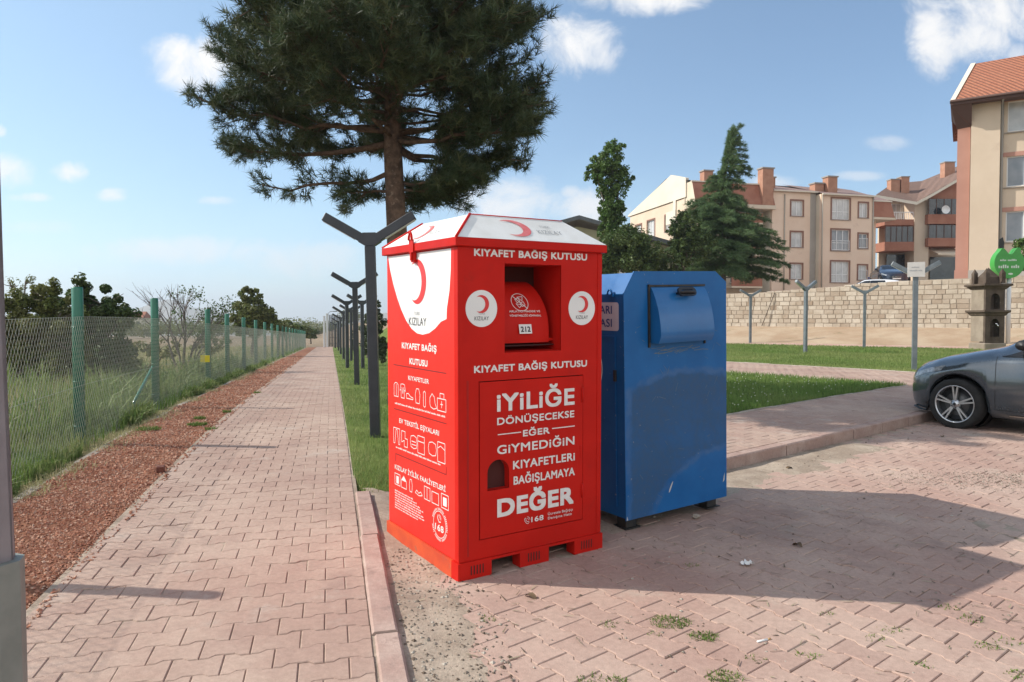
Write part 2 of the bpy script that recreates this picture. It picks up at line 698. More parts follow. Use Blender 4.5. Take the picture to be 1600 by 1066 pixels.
def pavers(name, m, org, da, db, a0, a1, b0, b1, zoff, keep=None, clampa=None, clampb=None, gap=0.0018, amp=0.011, seed=1):
    rng = np.random.default_rng(seed)
    org, da, db = map(np.asarray, (org, da, db))
    j0, j1 = int(math.floor(b0 / PW)), int(math.ceil(b1 / PW))
    i0, i1 = int(math.floor(a0 / PL)) - 1, int(math.ceil(a1 / PL)) + 1
    J, I = np.meshgrid(np.arange(j0, j1), np.arange(i0, i1), indexing='ij')
    J, I = J.ravel(), I.ravel()
    par = J % 2
    A = (I + 0.5 * par) * PL                                        # left end of each paver
    B = J * PW
    ca, cb = A + PL / 2, B + PW / 2
    ctr = org[None] + ca[:, None] * da + cb[:, None] * db
    ok = np.ones(len(A), bool)
    if keep is not None:
        ok &= keep(ctr[:, 0], ctr[:, 1])
    if clampa:
        ok &= (A + PL > clampa[0] + .02) & (A < clampa[1] - .02)
    A, B, J = A[ok], B[ok], J[ok]
    n = len(A)
    ramp = 0.024
    loc = np.array([0, PL * .25 - ramp / 2, PL * .25 + ramp / 2, PL * .75 - ramp / 2, PL * .75 + ramp / 2, PL])
    hi = np.array([1, 1, -1, -1, 1, 1.]) * amp                     # wide at the ends, waisted in the middle
    pa = np.concatenate([loc, loc[::-1]])
    pb = np.concatenate([-hi, PW + hi[::-1]])
    ina = np.concatenate([[1, 1, 1, -1, -1, -1], [-1, -1, -1, 1, 1, 1]]).astype(float)
    ina[[1, 2, 3, 4, 7, 8, 9, 10]] *= 0.3
    inb = np.concatenate([np.ones(6), -np.ones(6)])
    rings = []
    g2 = gap
    for (ins, dz) in ((g2, -0.018), (g2, -0.004), (g2 + 0.004, 0.0)):
        aa = A[:, None] + (pa + ina * ins)[None]
        bb = B[:, None] + (pb + inb * ins)[None]
        if clampa:
            aa = np.clip(aa, clampa[0], clampa[1])
        if clampb:
            bb = np.clip(bb, clampb[0], clampb[1])
        x = org[0] + aa * da[0] + bb * db[0]
        y = org[1] + aa * da[1] + bb * db[1]
        rings.append((aa, bb, x, y, dz))
    cx = org[0] + (A + PL / 2) * da[0] + (B + PW / 2) * db[0]
    cy = org[1] + (A + PL / 2) * da[1] + (B + PW / 2) * db[1]
    jit = rng.normal(0, .0013, n) + 0.005 * (vnoise(cx, cy, .9, seed) - .5)
    ta = rng.normal(0, .007, n)
    tb = rng.normal(0, .009, n)
    V = []
    for (aa, bb, x, y, dz) in rings:
        z = zt(x, y) + zoff + dz + jit[:, None] + ta[:, None] * (aa - A[:, None] - PL / 2) + tb[:, None] * (bb - B[:, None] - PW / 2)
        V.append(np.stack([x, y, z], 2))
    V = np.stack(V, 1)                                             # n, 3, 12, 3
    base = np.arange(n) * 36
    k = np.arange(12)
    k2 = (k + 1) % 12
    quads = []
    for r in (0, 1):
        q = np.stack([r * 12 + k, r * 12 + k2, (r + 1) * 12 + k2, (r + 1) * 12 + k], 1)
        quads.append(q)
    q = np.concatenate(quads)
    qf = (base[:, None, None] + q[None]).reshape(-1, 4)
    # the waisted top is cut into convex strips so it triangulates cleanly
    tops = np.array([(0, 1, 10, 11), (1, 2, 9, 10), (2, 3, 8, 9), (3, 4, 7, 8), (4, 5, 6, 7)]) + 24
    tf = (base[:, None, None] + tops[None]).reshape(-1, 4)
    faces = np.concatenate([qf, tf])
    if np.cross(np.append(da, 0), np.append(db, 0))[2] < 0:
        faces = faces[:, ::-1]
    pt = np.clip(rng.random(n) ** 2 * .34 + .4 * (vnoise(cx, cy, 1.7, seed + 5) - .5), 0, 1)
    tone = np.repeat(pt, 36)
    return mesh_obj(name, V.reshape(-1, 3), np.ascontiguousarray(faces), m, tone=tone)


PZ = 0.06     # footpath level over the terrain
path = pavers("footpath", M_PAVER, P0, RP, DP, -1.66, 0.0, 1.2, 84, PZ, clampa=(-1.64, -0.004), seed=2)
tag(path, kind='structure')


def in_parking(x, y):
    w = wcoord(x, y)
    n = (x - K0[0]) * NK[0] + (y - K0[1]) * NK[1]
    t = (x - K0[0]) * DK[0] + (y - K0[1]) * DK[1]
    ok = (w > 0.19) & ((n < -0.09) | ((t < -0.45) & (n < 1.8)))
    return ok & (np.abs(x) < .78 * y + 1.4) & (y > 1.6) & ((n < 0) | (n < 1.35))


parking = pavers("parking", M_PARK, K0 + NK * -.02, NK, DK, -10.5, 2.0, -6.5, 16, 0.0, keep=in_parking, seed=4)
tag(parking, kind='structure')
SWZ = 0.12
side = pavers("pavement", M_PAVER, K0, NK, DK, 0.11, 1.7, -.4, 22, SWZ, clampa=(0.135, 1.64), clampb=(-.4, 22), seed=5)
tag(side, kind='structure')
side2 = pavers("garden_path", M_PAVER, K0, NK, DK, 1.6, 14, 8.2, 11.4, SWZ, clampa=(1.66, 13.5), clampb=(8.2, 11.4), seed=6)
tag(side2, kind='structure')


# sand between and over the pavers of the parking
def joint_z(X, Y):
    w = wcoord(X, Y)
    n = (X - K0[0]) * NK[0] + (Y - K0[1]) * NK[1]
    t = (X - K0[0]) * DK[0] + (Y - K0[1]) * DK[1]
    nz = vnoise(X, Y, .35, 11)
    nf = vnoise(X, Y, .09, 12)
    z = zt(X, Y) - 0.0065 + 0.004 * (nf - .5)
    strip = 1 - sstep(w, .28, .62 + .0 * X)                       # loose earth beside the path kerb
    back = sstep(wcoord(X, Y) * 0 + (X - 0) * -.545 + (Y - 4.6) * .84, .1, .9) * (1 - sstep(w, 1.2, 2.2))
    kb = (1 - sstep(-n, .25, .85)) * (1 - sstep(t, 1.7, 3.2))     # drift against the pavement kerb
    pat = sstep(nz, .66, .82) * .6
    m = np.maximum.reduce([strip, kb, back]) * (.45 + .9 * nz) + pat * .4 * (vnoise(X, Y, 1.3, 14) > .5)
    z = z + 0.0165 * np.clip(m, 0, 1.15)
    z = z + 0.022 * (1 - sstep(w, .14, .36))
    return z


def joint_keep(x, y):
    w = wcoord(x, y)
    n = (x - K0[0]) * NK[0] + (y - K0[1]) * NK[1]
    t = (x - K0[0]) * DK[0] + (y - K0[1]) * DK[1]
    return (w > 0.10) & ((n < 0.02) | (t < -.38)) & (np.abs(x) < .8 * y + 1.6)


sheet("sand", axis(-2.2, 16, -1.6, 6.5, .04, 1.08), axis(1.4, 15, 2.0, 8.6, .04, 1.08), joint_z, M_SAND, keep=joint_keep)


def strip(name, frm, s0, s1, w0, w1, ds, dw, zf, m, kind='structure', keep=None):
    ss = np.arange(s0, s1 + ds * .5, ds)
    ww = np.linspace(w0, w1, max(2, int(round((w1 - w0) / dw)) + 1))
    WW, SS = np.meshgrid(ww, ss)
    if frm == 'P':
        X = P0[0] + DP[0] * SS + RP[0] * WW
        Y = P0[1] + DP[1] * SS + RP[1] * WW
    elif frm == 'K':
        X = K0[0] + DK[0] * SS + NK[0] * WW
        Y = K0[1] + DK[1] * SS + NK[1] * WW
    else:
        X = WL0[0] + WD[0] * SS + WN[0] * WW
        Y = WL0[1] + WD[1] * SS + WN[1] * WW
    Z = zf(X, Y, SS, WW)
    f = grid_faces(len(ww), len(ss))
    if frm != 'P':
        f = f[:, ::-1] if frm == 'K' else f
    if keep is not None:
        f = f[keep(X.ravel()[f].mean(1), Y.ravel()[f].mean(1))]
    return tag(mesh_obj(name, np.stack([X.ravel(), Y.ravel(), Z.ravel()], 1), np.ascontiguousarray(f), m, smooth=True), kind=kind)


strip("path_bed", 'P', 1.0, 85, -1.68, .03, .25, .2, lambda X, Y, s, w: zt(X, Y) + PZ - .006 + .003 * (vnoise(X, Y, .5, 4) - .5), M_SAND)
strip("pavement_bed", 'K', -.42, 22, .05, 1.75, .3, .3, lambda X, Y, s, w: zt(X, Y) + SWZ - .012, M_SAND)
strip("garden_path_bed", 'K', 8.1, 11.5, 1.7, 13.6, .4, .4, lambda X, Y, s, w: zt(X, Y) + SWZ - .011, M_SAND)


# ------------------------------------------------------------------ kerbs
def kerb_run(name, m, fn, s0, s1, seg, w0, w1, ztop, zbot, jit=.006, seed=3):
    rng = random.Random(seed)
    mb = MB()
    s = s0
    while s < s1:
        e = min(s + seg - .008, s1)
        dw = rng.uniform(-jit, jit)
        dz = rng.uniform(-jit, jit)
        b = .012
        v = []
        for sv in (s, e):
            for (w, z) in ((w0, zbot), (w0, ztop - b), (w0 + b, ztop), (w1 - b, ztop), (w1, ztop - b), (w1, zbot)):
                x, y = fn(sv, w + dw)
                v.append((x, y, z1(x, y) + z + dz))
        f = [(i, i + 1, i + 7, i + 6) for i in range(5)] + [(5, 4, 3, 2, 1, 0), (6, 7, 8, 9, 10, 11)]
        mb.add(v, f)
        s += seg
    return tag(mb.build(name, [m]), kind='structure')


kerb_run("kerb", M_KERB, PT, 1.2, 6.1, .75, .008, .13, PZ + .008, -.1)
kerb_run("pavement_kerb", M_KERB, KT, -.4, 22, .75, .0, .13, SWZ + .006, -.1, seed=4)
kerb_run("pavement_kerb", M_KERB, lambda s, w: KT(w, s), -.02, 1.7, .8, -.52, -.40, SWZ + .006, -.1, seed=14)
kerb_run("garden_kerb", M_GREYKERB, KT, -.4, 8.1, .8, 1.645, 1.70, SWZ + .012, -.1, seed=5)
kerb_run("fence_kerb", M_GREYKERB, PT, 1.0, 78, 1.0, -2.66, -2.56, .045, -.1, jit=.014, seed=6)
kerb_run("lawn_kerb", M_GREYKERB, lambda s, w: KT(w, s), 1.7, 13.5, .8, 11.41, 11.49, SWZ + .015, -.1, seed=7)

# ------------------------------------------------------------------ gravel strip
strip("gravel_strip", 'P', 1.0, 82, -2.6, -1.62, .1, .1, lambda X, Y, s, w: zt(X, Y) + .045 + .025 * (vnoise(X, Y, .4, 21) - .5) - .012 * sstep(w, -1.75, -1.62), M_GRAVELBED)


def gravel():
    rng = np.random.default_rng(9)
    P = []
    for (a, b, dens) in ((2.6, 7, 2600), (7, 12, 1500), (12, 22, 600), (22, 45, 160)):
        n = int((b - a) * 1.05 * dens)
        s = rng.uniform(a, b, n)
        w = rng.uniform(-2.6, -1.58, n)
        sc_ = np.full(n, {2600: 1.0, 1500: 1.25, 600: 1.7, 160: 2.6}[dens])
        spill = w > -1.66
        keep = ~spill | (rng.random(n) < .25)
        P.append(np.stack([s, w, sc_], 1)[keep])
    P = np.concatenate(P)
    n = len(P)
    X = P0[0] + DP[0] * P[:, 0] + RP[0] * P[:, 1]
    Y = P0[1] + DP[1] * P[:, 0] + RP[1] * P[:, 1]
    Z = zt(X, Y) + .045 + .025 * (vnoise(X, Y, .4, 21) - .5) + .002
    Z = np.where(P[:, 1] > -1.64, np.maximum(Z, zt(X, Y) + PZ + .004), Z)
    oct_ = np.array([(1, 0, 0), (-1, 0, 0), (0, 1, 0), (0, -1, 0), (0, 0, 1), (0, 0, -1)], float)
    r = rng.uniform(.006, .014, n) * P[:, 2]
    V = oct_[None] * (r[:, None, None] * rng.uniform(.55, 1.25, (n, 6, 1)))
    V = V + rng.normal(0, .25, (n, 6, 3)) * r[:, None, None]
    V[:, :, 2] *= .75
    an = rng.uniform(0, 6.28, n)
    c, s_ = np.cos(an)[:, None], np.sin(an)[:, None]
    x, y = V[:, :, 0] * c - V[:, :, 1] * s_, V[:, :, 0] * s_ + V[:, :, 1] * c
    V = np.stack([x + X[:, None], y + Y[:, None], V[:, :, 2] + Z[:, None]], 2)
    F = np.array([(0, 2, 4), (2, 1, 4), (1, 3, 4), (3, 0, 4), (2, 0, 5), (1, 2, 5), (3, 1, 5), (0, 3, 5)])
    f = (np.arange(n)[:, None, None] * 6 + F[None]).reshape(-1, 3)
    tone = np.repeat(np.clip(rng.random(n) ** 3, 0, 1), 6)
    tag(mesh_obj("gravel", V.reshape(-1, 3), f, M_STONE_RED, tone=tone), "loose reddish brown gravel between fence kerb and footpath", None, kind='stuff')


gravel()


# small stones and crumbs of dirt on the parking
def crumbs():
    rng = np.random.default_rng(19)
    n = 5200
    Y = 2.4 + 8 * rng.random(n) ** 1.5
    X = rng.uniform(-1.4, 1.0, n) * Y * .8
    s0, w0 = rng.uniform(2.4, 6.2, 1500), .15 + .55 * rng.random(1500) ** 1.2
    xs, ys = P0[0] + DP[0] * s0 + RP[0] * w0, P0[1] + DP[1] * s0 + RP[1] * w0
    X, Y = np.append(X, xs), np.append(Y, ys)
    n = len(X)
    w = wcoord(X, Y)
    nn = (X - K0[0]) * NK[0] + (Y - K0[1]) * NK[1]
    t = (X - K0[0]) * DK[0] + (Y - K0[1]) * DK[1]
    pr = .10 + .9 * ((w < .6) | (nn > -.6) & (t < 4)) + .5 * (vnoise(X, Y, .8, 77) > .7)
    k = (w > .15) & (nn < -.02) & (rng.random(n) < pr)
    X, Y = X[k], Y[k]
    m = 2600                                              # a spill of pale grit on the far side of the parking
    q = rng.normal(0, 1, (m, 2)) * (.55, .22)
    X, Y = np.append(X, 4.35 + q[:, 0] + .3 * q[:, 1]), np.append(Y, 6.6 + q[:, 1])
    n = len(X)
    Z = np.maximum(zt(X, Y) + .003, joint_z(X, Y) + .001)
    oct_ = np.array([(1, 0, 0), (-1, 0, 0), (0, 1, 0), (0, -1, 0), (0, 0, 1), (0, 0, -1)], float)
    r = rng.uniform(.004, .011, n) * rng.choice([.7, 1, 1, 1.45], n)
    r[-m:] *= .6
    V = oct_[None] * (r[:, None, None] * rng.uniform(.6, 1.2, (n, 6, 1)))
    V[:, :, 2] *= .6
    V = V + np.stack([X, Y, Z], 1)[:, None]
    F = np.array([(0, 2, 4), (2, 1, 4), (1, 3, 4), (3, 0, 4), (2, 0, 5), (1, 2, 5), (3, 1, 5), (0, 3, 5)])
    f = (np.arange(n)[:, None, None] * 6 + F[None]).reshape(-1, 3)
    m = mat("dirt_crumb", (.12, .085, .06), rough=.95, tone=(.55, .5, .42))
    tag(mesh_obj("pebbles", V.reshape(-1, 3), f, m, tone=np.repeat(rng.random(n) ** 1.7 * .8, 6)), "scattered dirt crumbs and pebbles on the parking pavers", None, kind='stuff')


crumbs()


# ------------------------------------------------------------------ grass
def blades(name, X, Y, Z, h, wd, m, tone, label, lean=.45, seed=1, kind='stuff', parent=None):
    rng = np.random.default_rng(seed)
    n = len(X)
    an = rng.uniform(0, 2 * np.pi, n)
    le = rng.normal(0, lean, n)
    la = rng.uniform(0, 2 * np.pi, n)
    dx, dy = np.cos(an) * wd / 2, np.sin(an) * wd / 2
    lx, ly = np.cos(la) * le * h, np.sin(la) * le * h
    p = np.stack([X, Y, Z], 1)
    q = np.stack([dx, dy, np.zeros(n)], 1)
    mid = p + np.stack([lx * .3, ly * .3, h * .55], 1)
    tip = p + np.stack([lx, ly, h * (1 - .3 * np.minimum(np.abs(le), 1))], 1)
    V = np.stack([p - q, p + q, mid + q * .75, mid - q * .75, tip], 1)
    f4 = np.array([(0, 1, 2), (0, 2, 3), (3, 2, 4)])
    f = (np.arange(n)[:, None, None] * 5 + f4[None]).reshape(-1, 3)
    o = mesh_obj(name, V.reshape(-1, 3), f, m, parent=parent, tone=np.repeat(tone, 5), smooth=True)
    if kind:
        tag(o, label, None, kind=kind)
    return o


def fr(frm, s, w):
    if frm == 'P':
        return P0[0] + DP[0] * s + RP[0] * w, P0[1] + DP[1] * s + RP[1] * w
    if frm == 'K':
        return K0[0] + DK[0] * s + NK[0] * w, K0[1] + DK[1] * s + NK[1] * w
    return WL0[0] + WD[0] * s + WN[0] * w, WL0[1] + WD[1] * s + WN[1] * w


def off_pad(x, y):
    n = (x - K0[0]) * NK[0] + (y - K0[1]) * NK[1]
    t = (x - K0[0]) * DK[0] + (y - K0[1]) * DK[1]
    return ((t < -.45) & (n > 1.3)) | (n > 1.75)


def lawns():
    rng = np.random.default_rng(31)
    # strip right of the footpath
    vz = lambda X, Y, s, w: zt(X, Y) + .010 + .046 * (1 - sstep(w, .3, 2.0)) * sstep(s, 6.0, 6.8)
    strip("verge", 'P', 5.6, 10, .015, 9, .08, .08, vz, M_LAWN, keep=off_pad)
    strip("verge", 'P', 10, 80, .015, 9, .5, .45, vz, M_LAWN, keep=off_pad)
    A = []
    for (a, b, dens, hs) in ((5.2, 9, 900, 1.0), (9, 16, 380, 1.3), (16, 30, 110, 1.9), (30, 62, 22, 3.2)):
        wmax = 2.2 if a < 16 else 4
        n = int((b - a) * wmax * dens)
        s = rng.uniform(a, b, n)
        w = .02 + rng.random(n) * wmax
        k = (rng.random(n) < sstep(s, 5.0, 6.4) * (.5 + vnoise(s, w, .5, 8))) & ((w > .16) | (s > 6.15))
        A.append(np.stack([s[k], w[k], np.full(k.sum(), hs)], 1))
    A = np.concatenate(A)
    X, Y = fr('P', A[:, 0], A[:, 1])
    keep = ~((np.abs(X + 1.9) < .25) & (np.abs(Y - 12) < .25)) & off_pad(X, Y)
    h = rng.uniform(.03, .085, len(A)) * (1 + .35 * (A[:, 2] - 1))
    tone = np.clip(.15 + .5 * rng.random(len(A)) ** 2 + .55 * (vnoise(X, Y, .9, 9) - .45) + .7 * (1 - sstep(A[:, 1], .05, .4)) * vnoise(X, Y, .5, 3), 0, 1)
    blades("grass", X[keep], Y[keep], (zt(X, Y) + .006 + .046 * (1 - sstep(A[:, 1], .3, 2.0)) * sstep(A[:, 0], 6.0, 6.8))[keep], h[keep], (.006 * A[:, 2])[keep], M_GRASS, tone[keep], "short green grass on the verge right of the footpath", seed=2)
    # wedge lawn behind the pavement and the big lawn beyond the garden path
    lz = lambda X, Y, s, w: zt(X, Y) + .010 + .095 * sstep(np.minimum(wcoord(X, Y) - 3.2, s + 1.2), 0, 1.0)
    strip("lawn_base", 'K', -1.2, 8.15, 1.7, 14, .25, .25, lz, M_LAWN, keep=lambda x, y: wcoord(x, y) > 3.2)
    strip("far_lawn_base", 'K', 11.45, 34, 1.7, 17, .6, .6, lambda X, Y, s, w: zt(X, Y) + .07, M_LAWN, keep=lambda x, y: (x - WL0[0]) * WN[0] + (y - WL0[1]) * WN[1] < -6.7)
    n = 52000
    s = rng.uniform(-.6, 8.2, n)
    w = 1.7 + 7.5 * rng.random(n) ** 1.3
    X, Y = fr('K', s, w)
    k = wcoord(X, Y) > 3.4
    X, Y = X[k], Y[k]
    n = len(X)
    h = rng.uniform(.05, .12, n)
    tone = np.clip(.05 + .35 * rng.random(n) ** 2 + .3 * (vnoise(X, Y, .7, 6) - .45), 0, 1)
    blades("grass", X, Y, zt(X, Y) + .10, h, np.full(n, .010), M_GRASS, tone, "thick grass with small white clover beside the paved walk", seed=4)
    # clover heads
    n = 420
    s = rng.uniform(-.4, 7.6, n)
    w = 1.75 + 4 * rng.random(n)
    X, Y = fr('K', s, w)
    m = mat("clover_flower", (.42, .45, .30), rough=.8)
    Z = zt(X, Y) + .10 + rng.uniform(.08, .12, n)
    oct_ = np.array([(1, 0, 0), (-1, 0, 0), (0, 1, 0), (0, -1, 0), (0, 0, 1), (0, 0, -1)], float) * .012
    V = oct_[None] + np.stack([X, Y, Z], 1)[:, None]
    F = np.array([(0, 2, 4), (2, 1, 4), (1, 3, 4), (3, 0, 4), (2, 0, 5), (1, 2, 5), (3, 1, 5), (0, 3, 5)])
    tag(mesh_obj("clover", V.reshape(-1, 3), (np.arange(n)[:, None, None] * 6 + F[None]).reshape(-1, 3), m), "white clover heads in the thick grass", None, kind='stuff')
    n = 120000
    Y = 12.5 + 26 * rng.random(n) ** 1.15
    X = Y * rng.uniform(.24, .80, n)
    t = (X - K0[0]) * DK[0] + (Y - K0[1]) * DK[1]
    nn = (X - K0[0]) * NK[0] + (Y - K0[1]) * NK[1]
    d = (X - WL0[0]) * WN[0] + (Y - WL0[1]) * WN[1]
    k = (t > 11.5) & (nn > 1.7) & (d < -6.9)
    X, Y = X[k], Y[k]
    n = len(X)
    sc_ = np.clip(Y / 18, .8, 2)
    h = rng.uniform(.03, .07, n) * sc_
    tone = np.clip(.25 + .35 * rng.random(n) ** 2 + .7 * (vnoise(X, Y, 1.9, 3) - .45), 0, 1)
    blades("grass", X, Y, zt(X, Y) + .065, h, .010 * sc_, M_GRASS, tone, "sunny mown park lawn in front of the stone wall", seed=5)


lawns()

M_DIRT = mat("dry_earth", (.36, .255, .17), (.44, .34, .24), .5, .97, spec=.1, bump=.03, bscale=5, spot=((.25, .2, .12), 1.6, .62))
strip("dirt_bank", 'W', -14, 30, -6.9, .3, .8, .4, lambda X, Y, s, w: zt(X, Y) + .06 + .10 * (vnoise(X, Y, 1.4, 41) - .5) * sstep(-w, 0, 2) * sstep(w, -6.8, -5), M_DIRT)
M_PINKPATH = mat("pink_paving", (.44, .27, .22), (.50, .35, .29), 2.0, .9, spec=.2, bump=.004, bscale=40)
strip("park_walk", 'W', -14, 30, -6.85, -5.2, .8, .4, lambda X, Y, s, w: zt(X, Y) + .078, M_PINKPATH)


def field():
    rng = np.random.default_rng(51)
    strip("field", 'P', -2, 90, -70, -2.66, 1.5, 1.5, lambda X, Y, s, w: zt(X, Y) + .02, mat("field_soil", (.17, .15, .075), (.29, .24, .14), .5, .97, spec=.1, bump=.03, bscale=10))
    # dry and green tall grass behind the fence
    A = []
    for (a, b, wl, dens, hs) in ((2.5, 9, 4.5, 600, 1.0), (9, 17, 7, 240, 1.2), (17, 35, 12, 70, 1.8), (35, 75, 22, 14, 3.0)):
        n = int((b - a) * wl * dens)
        s = rng.uniform(a, b, n)
        w = -2.75 - wl * rng.random(n) ** 1.15
        A.append(np.stack([s, w, np.full(n, hs)], 1))
    A = np.concatenate(A)
    X, Y = fr('P', A[:, 0], A[:, 1])
    k = vnoise(X, Y, 1.1, 13) + .4 * rng.random(len(X)) > .28
    A, X, Y = A[k], X[k], Y[k]
    n = len(X)
    near = 1 - sstep(-A[:, 1], 3.0, 4.6)
    dry = np.clip(1.1 * vnoise(X, Y, 1.5, 17) + .4 * rng.random(n) - .7 * near - .02, 0, 1)
    h = rng.uniform(.16, .5, n) * (1 - .4 * near) * (.6 + .7 * vnoise(X, Y, .8, 15)) * (1 + .15 * (A[:, 2] - 1))
    blades("grass", X, Y, zt(X, Y) + .01, h, .0065 * A[:, 2] * (1.3 - .4 * dry), M_WEED, dry, "tall dry and green grass in the field behind the wire fence", lean=.35, seed=7)
    # leafy weeds right along the fence foot
    n = 34000
    s = 2.2 + 30 * rng.random(n) ** 1.5
    w = -2.72 - np.abs(rng.normal(0, .62, n))
    X, Y = fr('P', s, w)
    k = vnoise(s, w * .6, .8, 23) > .34
    X, Y, s, w = X[k], Y[k], s[k], w[k]
    n = len(X)
    h = rng.uniform(.06, .40, n) * (.35 + 1.0 * vnoise(s, w, .9, 23)) * (.6 + .5 * sstep(-w, 2.7, 3.3))
    m = 16000                                            # rank green scrub behind the mesh
    s2 = 2.0 + 24 * rng.random(m) ** 1.3
    w2 = -3.1 - 5.5 * rng.random(m) ** 1.4
    X2, Y2 = fr('P', s2, w2)
    k2 = vnoise(X2, Y2, 1.2, 29) + .25 * rng.random(m) > .52
    X, Y, s, w = np.append(X, X2[k2]), np.append(Y, Y2[k2]), np.append(s, s2[k2]), np.append(w, w2[k2])
    h = np.append(h, rng.uniform(.12, .8, k2.sum()) * (.5 + .8 * vnoise(X2, Y2, .6, 39)[k2]))
    n = len(X)
    blades("weeds", X, Y, zt(X, Y) + .02, h, .022 * np.clip(s / 9, .8, 2), M_WEED, rng.random(n) * .3, "leafy green weeds along the foot of the fence", lean=.6, seed=8)


field()


def tufts():
    rng = np.random.default_rng(61)
    spots = [(1047, 973, .10, 90), (1100, 995, .07, 60), (952, 976, .05, 25), (1022, 992, .04, 12), (1132, 1060, .08, 60), (926, 1062, .07, 40), (965, 1064, .05, 24), (1262, 1026, .06, 22),
             (1390, 985, .06, 24), (1520, 968, .06, 26), (1545, 1010, .06, 30), (1482, 950, .05, 20), (1575, 1004, .06, 26), (1370, 1000, .06, 18), (1180, 1030, .05, 16), (1080, 884, .05, 20), (762, 968, .05, 22),
             (308, 665, .10, 140), (312, 655, .07, 60), (330, 672, .06, 40), (355, 645, .05, 40), (402, 615, .06, 40), (232, 672, .12, 120), (575, 800, .04, 12), (1590, 1055, .06, 30), (1290, 960, .04, 12), (700, 1000, .04, 10), (1440, 1040, .05, 18), (1330, 682, .05, 40), (1347, 679, .05, 30), (1192, 712, .04, 20), (1262, 700, .03, 14)]
    X, Y, Z, H, W_ = [], [], [], [], []
    for (a, b, r, n) in spots:
        u, v = px(a, b)
        y = 1.5 / -v if v < 0 else 5
        for _ in range(12):
            y = (1.6 - z1(u * y, y) - (.05 if a < 520 else 0)) / -v
        m = n * 2 if a < 520 else int(n * (4 if n > 55 else 1.6))
        r = r if a < 520 else r * .8
        rr = r * np.sqrt(rng.random(m))
        an = rng.uniform(0, 6.28, m)
        X.append(u * y + rr * np.cos(an) * 1.3)
        Y.append(y + rr * np.sin(an))
        Z.append(zt(X[-1], Y[-1]) + (.055 if a < 520 else -.004))
        H.append(rng.uniform(.008, .024, m) * (2.4 if a < 420 else 1))
        W_.append(np.full(m, .006 * (1.6 if a < 420 else 1)))
    X, Y, Z, H, W_ = map(np.concatenate, (X, Y, Z, H, W_))
    blades("weeds", X, Y, Z, H, W_, M_TUFT, rng.random(len(X)) * .5, "small weeds sprouting from joints and gravel", lean=1.0, seed=11)


tufts()


def dry_bits():
    """straw on the fence kerb, and flat twigs and leaf scraps on the parking"""
    rng = np.random.default_rng(71)
    n = 11000
    s = 2.2 + 30 * rng.random(n) ** 1.5
    w = -2.60 + rng.normal(0, .10, n)
    k = vnoise(s, w * 0, .7, 33) > .30
    X, Y = fr('P', s[k], w[k])
    m = len(X)
    blades("dry_grass", X, Y, zt(X, Y) + .03, rng.uniform(.02, .10, m), np.full(m, .007), M_WEED, .45 + .55 * rng.random(m), "dry straw lying along the fence kerb", lean=1.1, seed=12)
    n = 1500
    Y = 2.6 + 6.5 * rng.random(n) ** 1.3
    X = rng.uniform(-.2, .82, n) * Y
    nn = (X - K0[0]) * NK[0] + (Y - K0[1]) * NK[1]
    k = (wcoord(X, Y) > .2) & (nn < -.04) & (vnoise(X, Y, .7, 37) + .5 * rng.random(n) > .72)
    X, Y = X[k], Y[k]
    n = len(X)
    a = rng.uniform(0, 6.28, n)
    L, wd = rng.uniform(.008, .035, n), rng.uniform(.0015, .005, n)
    c, s_ = np.cos(a), np.sin(a)
    Z = np.maximum(zt(X, Y) + .006, joint_z(X, Y) + .003)
    V = np.stack([np.stack([X - c * L - s_ * wd, Y - s_ * L + c * wd, Z], 1), np.stack([X - c * L + s_ * wd, Y - s_ * L - c * wd, Z], 1),
                  np.stack([X + c * L + s_ * wd * .5, Y + s_ * L - c * wd * .5, Z + .006 * rng.random(n)], 1), np.stack([X + c * L - s_ * wd * .5, Y + s_ * L + c * wd * .5, Z + .004], 1)], 1)
    f = np.arange(n * 4).reshape(-1, 4)
    m = mat("leaf_scrap", (.075, .055, .035), (.13, .095, .06), 9, .9, tone=(.42, .36, .24))
    tag(mesh_obj("leaf_debris", V.reshape(-1, 3), f, m, tone=np.repeat(rng.random(n) ** 2, 4)), "scraps of dry leaf and twig on the parking pavers", None, kind='stuff')


dry_bits()

# ------------------------------------------------------------------ the two bins
GEX = Vector((math.sin(R(57)), math.cos(R(57)), S * math.cos(R(57)))).normalized()
GEY = Vector((-math.cos(R(57)), math.sin(R(57)), S * math.sin(R(57)))).normalized()
GEZ = GEX.cross(GEY)

M_RED = mat("red_paint", (.56, .016, .010), (.50, .014, .009), 3.0, .42, spec=.10, coat=.0, bump=.0004, bscale=60, spot=((.40, .022, .015), 7, .70), rvar=.08, stain=((.33, .022, .015), 5, .58, .4))
M_REDVINYL = mat("red_vinyl", (.76, .036, .025), (.72, .033, .024), 2.5, .4, spec=.15, bump=.0003, bscale=25, rvar=.06)
M_REDBASE = mat("orange_red_paint", (.62, .085, .022), (.50, .055, .02), 4, .55, bump=.0008, bscale=40, spot=((.25, .12, .08), 9, .66))
M_WHITE = mat("white_vinyl", (.80, .80, .78), (.76, .76, .74), 3, .4, spec=.4, bump=.0003, bscale=30)
M_LIDWHITE = mat("white_lid_paint", (.80, .80, .77), (.72, .71, .67), 4, .45, spec=.4, bump=.0006, bscale=25, spot=((.55, .52, .46), 10, .68))
M_LETTER = mat("white_lettering", (.80, .77, .74), (.72, .69, .66), 30, .5)
M_CRESCENT = mat("red_print", (.66, .03, .03), rough=.4)
M_PALECRES = mat("faded_red_print", (.68, .12, .12), (.72, .25, .24), 9, .5)
M_DARKPRINT = mat("dark_print", (.05, .05, .055), rough=.5)
M_DARKLINE = mat("dark_red_line", (.24, .012, .010), rough=.5)  # dark red for thin lines on the side panel and front sheet
